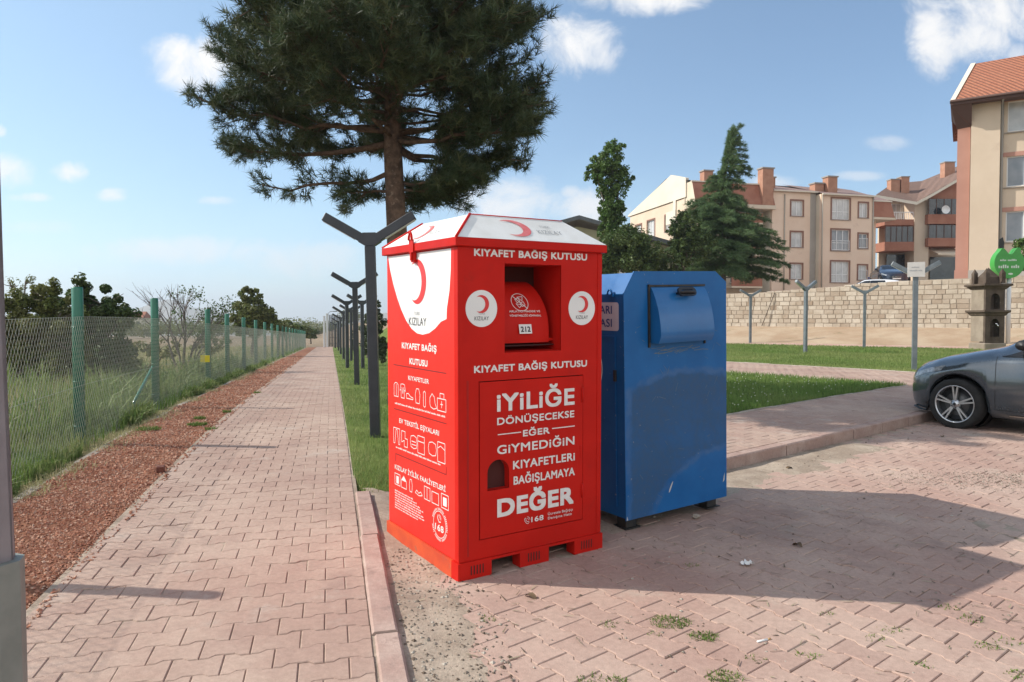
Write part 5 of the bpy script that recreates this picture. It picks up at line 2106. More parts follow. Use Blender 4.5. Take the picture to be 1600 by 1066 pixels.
def left_trees():
    def B(x, Y):
        p = at(x, 560, Y)
        return (p.x, Y, z1(p.x, Y))
    b = B(60, 15.5)
    bl = [blob_at(b, *q) for q in [(75, 462, 15.5, 32, 24), (95, 490, 15.5, 36, 30), (50, 500, 15.5, 40, 34), (70, 535, 15.3, 50, 40), (30, 540, 15.6, 40, 40), (105, 535, 15.2, 36, 36), (60, 575, 15.2, 50, 30), (25, 590, 15.0, 40, 30), (100, 585, 15.0, 40, 28), (20, 500, 15.3, 30, 40), (-40, 520, 15.6, 60, 60), (-120, 520, 15.6, 60, 70)]]
    broadleaf("field_bush", "broad olive green bush behind the fence next to the left pole", b, bl, M_LEAFOLIVE, leaf=.105, dens=1150, trunk_r=.09, seed=31, cat="bush")
    b = B(150, 17.5)
    bl = [blob_at(b, *q) for q in [(105, 500, 18.2, 40, 34), (80, 520, 18.4, 50, 40), (135, 462, 17.5, 30, 26), (165, 470, 17.5, 34, 30), (190, 495, 17.5, 26, 20), (140, 500, 17.5, 40, 32), (175, 525, 17.3, 38, 32), (145, 545, 17.2, 45, 30), (120, 480, 17.6, 26, 30), (185, 548, 17.4, 26, 26), (150, 580, 17.0, 45, 24), (195, 575, 17.0, 26, 20), (125, 560, 17.0, 30, 30)]]
    broadleaf("field_tree", "dark green rounded tree behind the first green fence post", b, bl, M_LEAFDARK, leaf=.115, dens=1050, trunk_r=.1, seed=32)
    b = B(24, 19.5)
    bl = [blob_at(b, *q) for q in [(22, 445, 19.5, 20, 16), (40, 440, 19.5, 16, 12), (18, 470, 19.5, 18, 20)]]
    broadleaf("sapling", "sparse grey leafed sapling at the far left behind the olive bush", b, bl, M_LEAFOLIVE, leaf=.07, dens=130, trunk_r=.05, seed=33)
    b = B(395, 42)
    bl = [blob_at(b, *q) for q in [(385, 462, 42, 12, 18), (400, 466, 42, 12, 16), (392, 485, 42, 26, 20), (395, 505, 42, 30, 20), (412, 495, 42, 20, 18), (380, 505, 42, 20, 20), (425, 507, 42, 14, 10)]]
    broadleaf("poplar_tree", "bushy upright poplar standing alone beyond the fence", b, bl, M_LEAFOLIVE, leaf=.20, dens=420, trunk_r=.12, seed=34)
    far = [(448, 62, 514, 18, 9), (462, 78, 516, 16, 8), (474, 92, 519, 14, 7), (486, 110, 522, 12, 6), (436, 55, 512, 12, 9), (452, 98, 514, 12, 7)]
    labs = ["low dark tree just right of the poplar in the far row", "middle tree of the far row along the fence", "small tree in the far row near the white posts", "tiniest tree at the end of the far row", "pale tree touching the poplar in the far row", "hazy tree behind the middle of the far row"]
    for i, ((x, Y, y, rx, ry), lab) in enumerate(zip(far, labs)):
        b = B(x, Y)
        bl = [blob_at(b, x + dx, y + dy, Y, rx * .7, ry) for dx, dy in ((-rx * .4, 2), (rx * .35, 1), (0, -3))]
        broadleaf("field_tree", lab, b, bl, M_LEAFDARK if i % 2 else M_LEAFOLIVE, leaf=.32, dens=150, trunk_r=.12, seed=40 + i, group="far trees along the fence")
    # shrubs low in the field
    for i, (x, y, Y, rx, ry, lab) in enumerate([(245, 545, 24, 40, 18, "low thorny shrub in front of the bare tree"), (215, 575, 19, 30, 14, "low grey green shrub right of the dark tree"), (330, 540, 36, 34, 14, "low shrub left of the poplar")]):
        b = B(x, Y)
        bl = [blob_at(b, x + dx, y, Y, rx * .5, ry) for dx in (-rx * .5, 0, rx * .5)]
        broadleaf("field_shrub", lab, b, bl, M_LEAFOLIVE, leaf=.11, dens=200, trunk_r=.04, seed=60 + i, cat="bush")
    # bare tree
    b = B(286, 23)
    root = thing("bare_tree", "nearly leafless tree with thin upright twigs behind the fence", "tree", b)
    rng = random.Random(77)
    tr = MB()
    tips = []

    def grow(p, d, L, r, lev):
        e = p + d * L
        mid = p + d * L * .5 + Vector((rng.gauss(0, .03), rng.gauss(0, .03), 0)) * L
        tr.tube([p, mid, e], [r, r * .82, r * .62], 5 if lev > 2 else 3, caps=False)
        if lev == 0:
            tips.append(e)
            return
        for k in range(rng.choice([2, 3, 3])):
            dd = (d + Vector((rng.gauss(0, .36), rng.gauss(0, .36), rng.gauss(.16, .12)))).normalized()
            grow(p + d * L * rng.uniform(.45, 1.0), dd, L * rng.uniform(.58, .86), r * .58, lev - 1)
    for (dx, L, r) in ((-.35, 1.15, .045), (.06, 1.35, .055), (.28, 1.1, .04), (-.12, 1.25, .04), (.5, .9, .03)):
        grow(Vector((dx * .3, 0, -.05)), Vector((dx, rng.gauss(0, .1), 1)).normalized(), L, r, 4)
    tr.build("trunk", [M_TWIG], root)
    cl = Cloud()
    P = []
    g = np.random.default_rng(5)
    for t in tips:
        if t.x > .1 and t.z < 2.7 or rng.random() < .04:
            for k in range(7):
                P.append([t.x + rng.gauss(0, .07), t.y + rng.gauss(0, .07), t.z + rng.gauss(0, .07)])
    leaf_quads(cl, np.array(P), g, .09)
    cl.build("crown", M_LEAFDARK, root)
    # dark conifers on the verge behind the lamp posts
    for i, (x, Y, y, rx, ry, lab) in enumerate([(588, 29, 520, 18, 48, "dark conifer on the verge behind the nearest lamp post"), (575, 40, 522, 16, 34, "second dark conifer on the verge, behind the thinner lamp posts"), (553, 58, 532, 7, 16, "small dark bush far along the verge by the lamp posts")]):
        p = at(x, 560, Y)
        b = (p.x, Y, z1(p.x, Y))
        bl = [blob_at(b, x + dx * rx, y + dy * ry, Y, rx * sx, ry * .38) for dx, dy, sx in ((-.2, .65, .9), (.3, .55, .9), (0, .1, .8), (-.3, -.1, .6), (.25, -.35, .6), (0, -.7, .4))]
        broadleaf("verge_conifer", lab, b, bl, M_NEEDLE, leaf=.14, dens=520, trunk_r=.1, seed=70 + i, cat="tree")


left_trees()


def far_wood():
    """the distant tree belt along the plain"""
    rng = np.random.default_rng(91)
    cl = Cloud()
    for i in range(120):
        x = rng.uniform(150, 560)
        Y = rng.uniform(190, 420)
        p = at(x, 520, Y)
        zb = z1(p.x, Y)
        h = rng.uniform(2.5, 6.0)
        n = 170
        d = unit(rng.normal(0, 1, (n, 3))) * rng.random((n, 1)) ** .4
        P = np.array([p.x, Y, zb + h * .5]) + d * np.array([h * .7, h * .7, h * .55])
        leaf_quads(cl, P, rng, .9, np.full(n, rng.random() * .5) + rng.random(n) * .25, d * .5 + [0, 0, .6], .8)
    tag(cl.build("far_wood", M_LEAFOLIVE, None), "distant belt of trees along the hazy plain", None, kind='stuff')


far_wood()

# ------------------------------------------------------------------ stone retaining wall
M_STONE = mat("cut_stone", (.48, .41, .325), (.58, .51, .42), 1.4, .93, spec=.15, bump=.02, bscale=9, tone=(.36, .28, .21), spot=((.33, .29, .24), 3.5, .66))
M_MORTAR = mat("mortar", (.38, .32, .25), (.45, .38, .31), 3, .95, spec=.1, bump=.01)


def WT(s, d):
    return WL0[0] + WD[0] * s + WN[0] * d, WL0[1] + WD[1] * s + WN[1] * d


def wall_top(s):
    return 3.14 + .50 * float(sstep(s, 0, 11)) - .25 * float(sstep(-s, 2, 12)) + .12 * float(sstep(s, 11, 17))


def stone_wall():
    root = thing("stone_wall", "long pale cut stone retaining wall along the far side of the park", "wall", (*WT(0, 0), 1.0))
    org = Vector(root.location)
    rng = random.Random(15)
    mb = MB()
    tone = []
    hgt = .24
    for row in range(-2, 11):
        s = -14 + rng.uniform(0, .3)
        while s < 30:
            L = rng.uniform(.27, .56)
            e = s + L - .015
            c = (s + e) / 2
            zb = .95 + row * hgt + .022 * c * 0
            zt__ = wall_top(c)
            ztop = zb + hgt - .012
            if zb < zt__ - .08:
                ztop = min(ztop, zt__ + rng.uniform(-.02, .02)) if ztop > zt__ - .1 else ztop
                pr = rng.uniform(.0, .035)
                b = .012
                v = []
                for (sa, za, q) in ((s, zb, 0), (e, zb, 0), (e, ztop, 0), (s, ztop, 0)):
                    x, y = WT(sa, -.02)
                    v.append((x - org.x, y - org.y, za - org.z))
                for (sa, za) in ((s + b, zb + b), (e - b, zb + b), (e - b, ztop - b), (s + b, ztop - b)):
                    x, y = WT(sa, -.044 - pr * .8 + rng.uniform(-.005, .005))
                    v.append((x - org.x, y - org.y, za - org.z + rng.uniform(-.006, .006)))
                mb.add(v, [(4, 5, 6, 7), (0, 1, 5, 4), (1, 2, 6, 5), (2, 3, 7, 6), (3, 0, 4, 7)], 0)
                t = rng.random() ** 2 * .85 + (.25 if row > 4 and c < 6 and rng.random() < .4 else 0)
                tone += [min(1, t)] * 8
            s += L
    n0 = len(mb.v)
    for i in range(44):
        a, b = -14 + i, -13 + i
        for (sa, sb) in ((a, b),):
            z0, z1_ = wall_top(sa) - .03, wall_top(sb) - .03
            q = []
            for (s_, d, z) in ((sa, -.03, .2), (sb, -.03, .2), (sb, -.03, z1_), (sa, -.03, z0), (sa, .35, .2), (sb, .35, .2), (sb, .35, z1_), (sa, .35, z0)):
                x, y = WT(s_, d)
                q.append((x - org.x, y - org.y, z - org.z))
            mb.add(q, [(0, 1, 2, 3), (3, 2, 6, 7)], 1)
    tone += [0.2] * (len(mb.v) - n0)
    mb.tone = tone
    mb.build("masonry", [M_STONE, M_MORTAR], root)
    # a pole's cast shadow on the wall, modelled as a thin dark bar
    x, y = WT(1.9, -.22)
    r2 = thing("pole_shadow_bar", "thin dark pipe leaning against the stone wall behind the lamp posts", "shadow bar", (x, y, z1(x, y) + .1))
    p = MB()
    b = Vector((x, y, z1(x, y) + .1))
    t = Vector((*WT(2.55, -.10), 3.1))
    p.tube([(0, 0, 0), tuple(t - b)], .022, 6)
    p.tube([tuple((t - b) * .98), tuple(t - b)], .030, 6)
    p.build("shaft", [mat("pole_shadow_brown", (.09, .07, .055), rough=.8)], r2)


stone_wall()

M_ASPH = mat("street_paving", (.33, .26, .225), (.40, .33, .29), 3, .92, spec=.2, bump=.003, bscale=60)


def ups(X, Y):
    d = (X - WL0[0]) * WN[0] + (Y - WL0[1]) * WN[1]
    s = (X - WL0[0]) * WD[0] + (Y - WL0[1]) * WD[1]
    top = 3.04 + .50 * sstep(s, 0, 11) - .25 * sstep(-s, 2, 12) - .95 * (1 - sstep(s, 4.5, 7.2))
    return top + .036 * np.clip(d, 0, 30)


strip("street", 'W', -15, 70, .3, 90, 1, 2, lambda X, Y, s, w: ups(X, Y), M_ASPH)
uz = lambda x, y: float(ups(np.array(x), np.array(y)))

# ------------------------------------------------------------------ houses
M_PEACH = mat("peach_render", (.70, .53, .40), (.74, .58, .45), .4, .92, spec=.12, bump=.003, bscale=30, spot=((.60, .46, .35), .9, .64))
M_CREAM = mat("cream_render", (.60, .50, .38), (.65, .56, .44), .4, .92, spec=.12, bump=.003, bscale=30)
M_PALECREAM = mat("pale_cream_render", (.64, .58, .47), (.68, .62, .52), .4, .92, spec=.12)
M_BEIGE = mat("beige_render", (.56, .45, .34), (.61, .50, .385), .4, .92, spec=.12, bump=.003, bscale=30, spot=((.53, .42, .32), .8, .64))
M_GREYR = mat("grey_render", (.36, .33, .29), (.40, .37, .33), .5, .92, spec=.12)
M_ROSE = mat("rose_render", (.42, .225, .175), (.46, .255, .20), .5, .92, spec=.12)
M_BRICKRED = mat("brick_red_panel", (.31, .135, .09), (.36, .17, .115), .9, .85, spec=.15, bump=.004, bscale=20)
M_TRIM = mat("brown_trim", (.21, .105, .075), (.25, .13, .095), 2, .85)
M_FRAME = mat("white_window_frame", (.72, .72, .71), rough=.4)
M_GLASS = mat("window_glass", (.10, .13, .16), (.22, .24, .26), .35, .08, spec=.8, lo=.4, hi=.6)
M_CURTAIN = mat("curtain_behind_glass", (.42, .42, .41), (.55, .55, .53), 1.2, .18, spec=.8)
M_DARKGLASS = mat("dark_balcony_glass", (.018, .022, .027), (.05, .055, .06), .6, .1, spec=.8)
M_CHIM = mat("chimney_brick", (.36, .18, .115), (.42, .225, .15), 2, .9, bump=.006, bscale=14)
M_CONC = mat("chimney_cap", (.30, .27, .24), rough=.9)
M_IRON = mat("railing_iron", (.30, .30, .30), rough=.5)
M_EAVE = mat("dark_eave", (.085, .045, .035), rough=.8)
M_PIPE = mat("rain_pipe", (.42, .37, .30), rough=.6)


def tile_mat(name, c1, c2, c3):
    m = bpy.data.materials.new(name)
    m.use_nodes = True
    t = NT(m.node_tree)
    b = t.n['Principled BSDF']
    V = t.new('ShaderNodeTexCoord').outputs['Object']
    w = t.new('ShaderNodeTexWave', wave_type='BANDS', bands_direction='X')
    w.inputs['Scale'].default_value = 1.5
    w.inputs['Distortion'].default_value = .4
    t.put(w.inputs['Vector'], V)
    w2 = t.new('ShaderNodeTexWave', wave_type='BANDS', bands_direction='Z')
    w2.inputs['Scale'].default_value = 2.2
    w2.inputs['Distortion'].default_value = .6
    t.put(w2.inputs['Vector'], V)
    n = t.noise(V, 6, 4, .7)
    c = t.mix(t.mapr(n, .3, .7), c1, c2)
    c = t.mix(t.mapr(t.noise(V, 21, 2, .6), .56, .62), c, c3)
    t.put(b.inputs['Base Color'], c)
    b.inputs['Roughness'].default_value = .88
    bn = t.new('ShaderNodeBump')
    bn.inputs['Distance'].default_value = .05
    t.put(bn.inputs['Height'], t.math('ADD', w.outputs['Fac'], w2.outputs['Fac']))
    t.l.new(bn.outputs[0], b.inputs['Normal'])
    return m


M_TILE = tile_mat("terracotta_roof_tile", (.33, .115, .062), (.40, .165, .09), (.24, .08, .048))
M_TILEBROWN = tile_mat("brown_roof_tile", (.17, .105, .08), (.24, .15, .115), (.11, .07, .055))
M_TILEMAUVE = tile_mat("mauve_roof_tile", (.26, .17, .15), (.33, .23, .20), (.2, .13, .12))


def window(root, M, x0, z0, x1, z1_, cols=2, trim=True, dark=False, depth=.10, transom=False, name="window"):
    """window set into a wall opening; M: x along the wall, y up, z out"""
    mb = MB()
    f = .055
    zz = -depth
    mb.shape([rect(x0, z0, x1, z1_), rect(x0 + f, z0 + f, x1 - f, z1_ - f)], .05, 0, M, zz)
    for k in range(1, cols):
        xm = x0 + (x1 - x0) * k / cols
        mb.box((xm - .035, z0 + f, zz - .045), (xm + .035, z1_ - f, zz + .004), 0, M)
    if transom:
        zm = z0 + (z1_ - z0) * .38
        mb.box((x0 + f, zm - .03, zz - .045), (x1 - f, zm + .03, zz + .002), 0, M)
    if trim:
        t = .13
        mb.shape([rect(x0 - t, z0 - .04, x1 + t, z1_ + t), rect(x0 + .002, z0 + .002, x1 - .002, z1_ - .002)], .05, 1, M, .045)
    mb.box((x0 - .14, z0 - .08, -.02), (x1 + .14, z0 - .042, .09), 2, M)
    w = mb.build(name, [M_FRAME, M_TRIM, M_CONC], root)
    g = MB()
    g.box((x0 + f, z0 + f, zz - .04), (x1 - f, z1_ - f, zz - .028), 0, M)
    g.build("pane", [dark or M_GLASS], w)
    return w


def wall_with_holes(mb, M, outline, holes, mi, th=.28):
    mb.shape([outline] + [rect(*h) for h in holes], th, mi, M)


def chimney(root, M, x, z0, z1_, w, d, off):
    mb = MB()
    mb.box((x, z0, -off - d), (x + w, z1_, -off), 0, M)
    mb.box((x - .08, z1_, -off - d - .08), (x + w + .08, z1_ + .12, -off + .08), 1, M)
    mb.build("chimney", [M_CHIM, M_CONC], root)


def railing(root, M, x0, x1, z, h, zo, m=M_IRON):
    mb = MB()
    n = max(3, int((x1 - x0) / .14))
    for k in range(n + 1):
        x = x0 + (x1 - x0) * k / n
        mb.box((x - .012, z, zo - .012), (x + .012, z + h, zo + .012), 0, M)
    for zz in (z + .02, z + h):
        mb.box((x0, zz - .02, zo - .02), (x1, zz + .02, zo + .02), 0, M)
    mb.build("railing", [m], root)


def apartments():
    o = at(1083, 455, 64)
    gz = 4.15
    root = thing("apartment_house", "beige three storey apartment house with terracotta chimneys behind the white car", "apartment house", (o.x, 64, gz))
    e = Vector((.97, .243, 0)).normalized()
    nrm = Vector((e.y, -e.x, 0))
    org = Vector((0, 0, -gz))
    up_ = Vector((0, 0, 1))
    A = frame(org, e, up_, nrm)                                            # main front; heights are absolute

    def sub(t, out):
        return frame(org + e * 0 + nrm * out, e, up_, nrm)
    mb = MB()
    B1 = sub(0, -1.6)      # recessed block with the mansard
    rows = (11.77, 8.93, 6.03)
    h1 = []
    for zc in rows:
        h1.append((1.0, zc - .9, 2.3, zc + .65))
        h1.append((4.6, zc - 1.0, 6.2, zc + .65))
    wall_with_holes(mb, B1, rect(.05, 3.6, 7.8, 13.4), h1, 1)
    F1 = sub(0, 0)
    h2 = [(9.75, zc - .68, 10.95, zc + .68) for zc in rows]
    wall_with_holes(mb, F1, [(7.8, 3.6), (12.35, 3.6), (12.35, 13.32), (7.8, 13.32)], h2, 0)
    F2 = sub(0, .75)
    h3 = []
    for i, zc in enumerate(rows):
        h3.append((13.45, zc - .98, 15.35, zc + .92))
        h3.append((16.35, zc - .72, 17.3, zc + .62))
    wall_with_holes(mb, F2, rect(12.35, 3.6, 17.95, 13.05), h3, 0)
    F3 = sub(0, -.5)
    h4 = [(18.05, zc - .75, 18.55, zc + .55) for zc in rows]
    wall_with_holes(mb, F3, rect(17.95, 3.6, 19.3, 12.4), h4, 0)
    # grey band at the left side of the projecting bay, side returns, pale strip
    mb.box((11.75, 3.7, .001), (12.34, 13.3, .02), 2, F1)
    mb.box((12.35, 3.6, -.05), (12.37, 13.05, .47), 1, F1)
    mb.box((17.93, 3.6, -.6), (17.95, 13.05, .47), 0, F1)
    mb.box((7.78, 3.6, -1.65), (7.80, 13.3, -.28), 3, F1)
    # gable end, lit by the sun
    gM = frame(org, -nrm, up_, -e)
    gw = [(7.9, 9.9, 9.6, 11.5), (4.6, 10.0, 5.6, 11.5), (7.9, 7.0, 9.6, 8.6), (4.6, 7.1, 5.6, 8.6), (11.0, 10.0, 12.5, 11.4)]
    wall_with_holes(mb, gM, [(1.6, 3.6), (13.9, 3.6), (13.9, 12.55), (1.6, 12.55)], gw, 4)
    mb.shape([[(1.3, 12.6), (14.3, 12.6), (14.3, 12.75), (4.2, 15.1), (1.3, 14.3)]], .3, 5, gM, .12)
    mb.box((3.25, 8.0, .0), (3.75, 12.6, .12), 5, gM)
    mb.box((1.55, 5.0, -.3), (1.6, 13.9, .1), 5, gM)
    # back and far side
    mb.box((.05, 3.6, -14), (19.3, 12.5, -13.8), 0, A)
    mb.box((19.1, 3.6, -13.8), (19.29, 12.4, -.9), 0, A)
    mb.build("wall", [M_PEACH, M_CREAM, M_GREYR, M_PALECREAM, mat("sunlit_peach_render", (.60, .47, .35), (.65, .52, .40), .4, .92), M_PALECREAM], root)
    # brick-red mansard over the recessed block, with cream fascia
    mb = MB()
    mb.prism([(-.35, 11.55), (.5, 11.45), (.5, 14.05), (-.35, 13.85)], .0, .0, 0, A) if False else None
    q = [(-.0, 11.9, .30), (7.9, 11.9, .30), (7.9, 13.75, -.35), (-.0, 13.85, -.35)]
    mb.add([q[0], q[1], q[2], q[3]], [(0, 1, 2, 3)], 0, A)
    mb.box((-.1, 11.55, -1.7), (7.95, 11.88, .36), 1, A)
    mb.add([(0, 11.88, .3), (0, 11.88, -1.6), (0, 13.85, -1.6), (0, 13.85, -.35)], [(0, 1, 2, 3)], 1, A)
    mb.build("mansard", [M_BRICKRED, M_CREAM], root)
    mb = MB()
    # right hand overhanging mansard
    mb.add([(17.9, 11.2, .55), (20.5, 11.2, .55), (20.3, 12.75, .2), (17.9, 12.85, .2)], [(0, 1, 2, 3)], 0, A)
    mb.box((17.85, 10.98, -3.0), (20.55, 11.18, .6), 1, A)
    mb.add([(20.5, 11.2, .55), (20.5, 11.2, -3), (20.3, 12.75, -3), (20.3, 12.75, .2)], [(0, 1, 2, 3)], 0, A)
    mb.build("mansard", [M_BRICKRED, M_CREAM], root)
    mb = MB()
    # low tiled roof: two slopes from a long ridge
    for (x0, x1, zf_, yf) in ((-.1, 7.9, 13.9, -.3), (7.8, 12.4, 13.34, .25), (12.3, 18.05, 13.07, 1.0), (17.9, 20.4, 12.8, .25)):
        mb.add([(x0, zf_, yf), (x1, zf_, yf), (x1, 14.75, -5.2), (x0, 14.95, -5.2)], [(0, 1, 2, 3)], 0, A)
        mb.box((x0, zf_ - .12, yf - .1), (x1, zf_ - .01, yf + .06), 1, A)
    mb.add([(-.1, 14.95, -5.2), (20.4, 14.75, -5.2), (20.4, 12.5, -14.4), (-.1, 12.6, -14.4)], [(0, 1, 2, 3)], 0, A)
    mb.build("roof", [M_TILEMAUVE, M_PALECREAM], root)
    for (x, za, zb, w, off) in ((2.2, 13.6, 15.2, .9, 2.2), (6.6, 11.9, 15.15, 1.1, -.32), (8.1, 13.6, 14.75, 1.0, 1.5), (12.9, 13.3, 14.3, .95, .9), (14.0, 13.2, 14.9, 1.0, .5)):
        chimney(root, A, x, za, zb, w, .8, off)
    for k, h in enumerate(h1):
        window(root, B1, *h, cols=2, trim=k % 2 == 0)
    for h in h2:
        window(root, F1, *h, cols=2, dark=M_CURTAIN)
    for k, h in enumerate(h3):
        window(root, F2, *h, cols=3 if k % 2 == 0 else 2, transom=k % 2 == 0, dark=(M_CURTAIN, M_CURTAIN, M_GLASS, M_GLASS, M_CURTAIN, M_CURTAIN)[k])
    for h in h4:
        window(root, F3, *h, cols=1)
    for h in gw:
        window(root, gM, *h, cols=3 if h[2] - h[0] > 1.2 else 2, dark=M_CURTAIN)
    for k, h in enumerate(h3):
        if k in (2, 3, 5):
            railing(root, F2, h[0], h[2], h[1] + .05, .85, .06, M_FRAME)
    # balconies under the mansard and at the corner
    for zc in rows:
        mb = MB()
        mb.box((3.9, zc - 1.55, -1.6), (7.0, zc - 1.40, -.2), 0, A)
        mb.box((3.9, zc - 1.40, -.28), (7.0, zc - .55, -.2), 1, A)
        b = mb.build("balcony", [M_CREAM, M_BRICKRED], root)
        railing(root, A, 3.9, 7.0, zc - .55, .3, -.24)
        mb = MB()
        mb.box((1.35, zc - 1.5, .0), (3.2, zc - 1.35, 1.1), 0, gM)
        mb.box((1.35, zc - 1.35, 1.02), (3.2, zc - .35, 1.1), 0, gM)
        mb.build("balcony", [M_PALECREAM], root)
    for x in (9.05, 12.42, 17.85):
        mb = MB()
        oz = {9.05: .06, 12.42: .83, 17.85: .83}[x]
        mb.tube([(x, 3.7, oz), (x, 13.0, oz)], .055, 8, 0, A)
        mb.build("rain_pipe", [M_PIPE], root)
    mb = MB()
    mb.lathe([(.0, .0), (.12, .02), (.25, .09), (.30, .15)], 16, 0, A @ Matrix.Translation((18.3, 10.95, .0)))
    mb.build("satellite_dish", [M_FRAME], root)


apartments()


def corner_house():
    o = at(1513, 430, 39)
    gz = 3.6
    root = thing("apartment_house", "tall beige and rose apartment house with a terracotta roof, cut by the right edge", "apartment house", (o.x, 39, gz))
    e = Vector((.85, -.53, 0)).normalized()
    nrm = Vector((e.y, -e.x, 0))
    org = Vector((0, 0, -gz))
    A = frame(org, e, (0, 0, 1), nrm)
    rows = (12.25, 9.38, 6.5)
    pxt = lambda X_: 0
    mb = MB()
    LEN = 10.5
    holes = []
    for zc in rows:
        holes.append((1.62, zc - .78, 3.2, zc + .80))
        holes.append((5.2, zc - .78, 6.8, zc + .80))
        holes.append((8.2, zc - .78, 9.3, zc + .80))
    wall_with_holes(mb, frame(org - nrm * .35, e, (0, 0, 1), nrm), rect(1.3, 3.4, LEN, 13.2), holes, 0)
    mb.box((0, 3.9, -3.0), (1.3, 13.2, 0), 0, A)
    mb.box((-.02, 3.4, -3.0), (1.32, 4.25, .06), 2, A)
    mb.box((1.32, 3.4, -.3), (LEN, 4.25, -.29), 2, A)
    # rose corner column and side
    mb.box((-.62, 3.3, -9.0), (-.02, 12.2, -.35), 1, A)
    mb.box((-.66, 3.3, -9.05), (.0, 4.3, -.30), 1, A)
    # rose bands over and under the windows
    for zc in rows:
        mb.box((1.32, zc + .80, -.349), (3.6, zc + 1.02, -.32), 1, A)
        mb.box((4.9, zc + .80, -.349), (LEN, zc + 1.02, -.32), 1, A)
    mb.box((LEN - .02, 3.4, -9.0), (LEN, 13.2, -.4), 0, A)
    mb.box((0, 3.4, -9.05), (LEN, 13.2, -9.0), 0, A)
    mb.build("wall", [M_BEIGE, M_ROSE, M_GREYR], root)
    mb = MB()
    ez, rz_ = 13.2, 16.35
    a0, a1 = -.95, LEN + .6
    rd = -3.9
    mb.add([(a0, ez, .75), (a1, ez, .75), (a1, rz_ + .2, rd), (.0, rz_, rd)], [(0, 1, 2, 3)], 0, A)
    mb.add([(.0, rz_, rd), (a1, rz_ + .2, rd), (a1, ez, -9.6), (a0, ez, -9.6)], [(0, 1, 2, 3)], 0, A)
    mb.add([(a0, ez, -9.6), (a0, ez, .75), (.0, rz_, rd)], [(0, 1, 2)], 0, A)
    # pale verge, dark eave and soffit
    mb.add([(a0 - .03, ez + .02, .78), (a0 + .20, ez + .04, .78), (.18, rz_ + .06, rd), (-.06, rz_ + .05, rd)], [(0, 1, 2, 3)], 1, A)
    mb.add([(a0 - .03, ez + .02, .78), (-.06, rz_ + .05, rd), (-.06, rz_ - .25, rd), (a0 - .03, ez - .2, .78)], [(0, 1, 2, 3)], 1, A)
    mb.box((a0, ez - .22, .60), (a1, ez - .02, .77), 2, A)
    mb.add([(a0, ez - .21, .62), (a1, ez - .21, .62), (a1, ez - .1, -.5), (a0, ez - .1, -.5)], [(0, 1, 2, 3)], 2, A)
    mb.add([(a0, ez - .21, .70), (.0, 11.9, -.02), (.0, 11.9, -3.0), (a0, ez - .21, -3.0)], [(0, 1, 2, 3)], 2, A)
    mb.add([(a0, ez - .21, .70), (.02, ez - .21, .70), (.02, 11.9, -.02)], [(0, 1, 2)], 2, A)
    mb.add([(a0, ez - .21, .70), (-.64, 11.9, -.3), (.0, 11.9, -.02)], [(0, 1, 2)], 2, A)
    mb.tube([(a0, ez - .02, .82), (a1, ez - .02, .82)], .07, 8, 2, A)
    mb.build("roof", [M_TILE, M_PALECREAM, M_EAVE], root)
    chimney(root, A, 2.7, 14.4, 16.9, 1.3, .9, 2.9)
    chimney(root, A, 3.3, 14.0, 15.6, .7, .6, 1.8)
    for h in holes:
        window(root, frame(org - nrm * .35, e, (0, 0, 1), nrm), *h, cols=2, trim=False, dark=M_CURTAIN if h[1] > 10 else M_GLASS)
    mb = MB()
    mb.tube([(1.38, 3.6, -.27), (1.38, 12.9, -.27), (1.38, 13.05, .55), (1.38, 13.1, .7)], .07, 8, 0, A)
    mb.build("rain_pipe", [mat("grey_rain_pipe", (.34, .34, .32), rough=.55)], root)


corner_house()


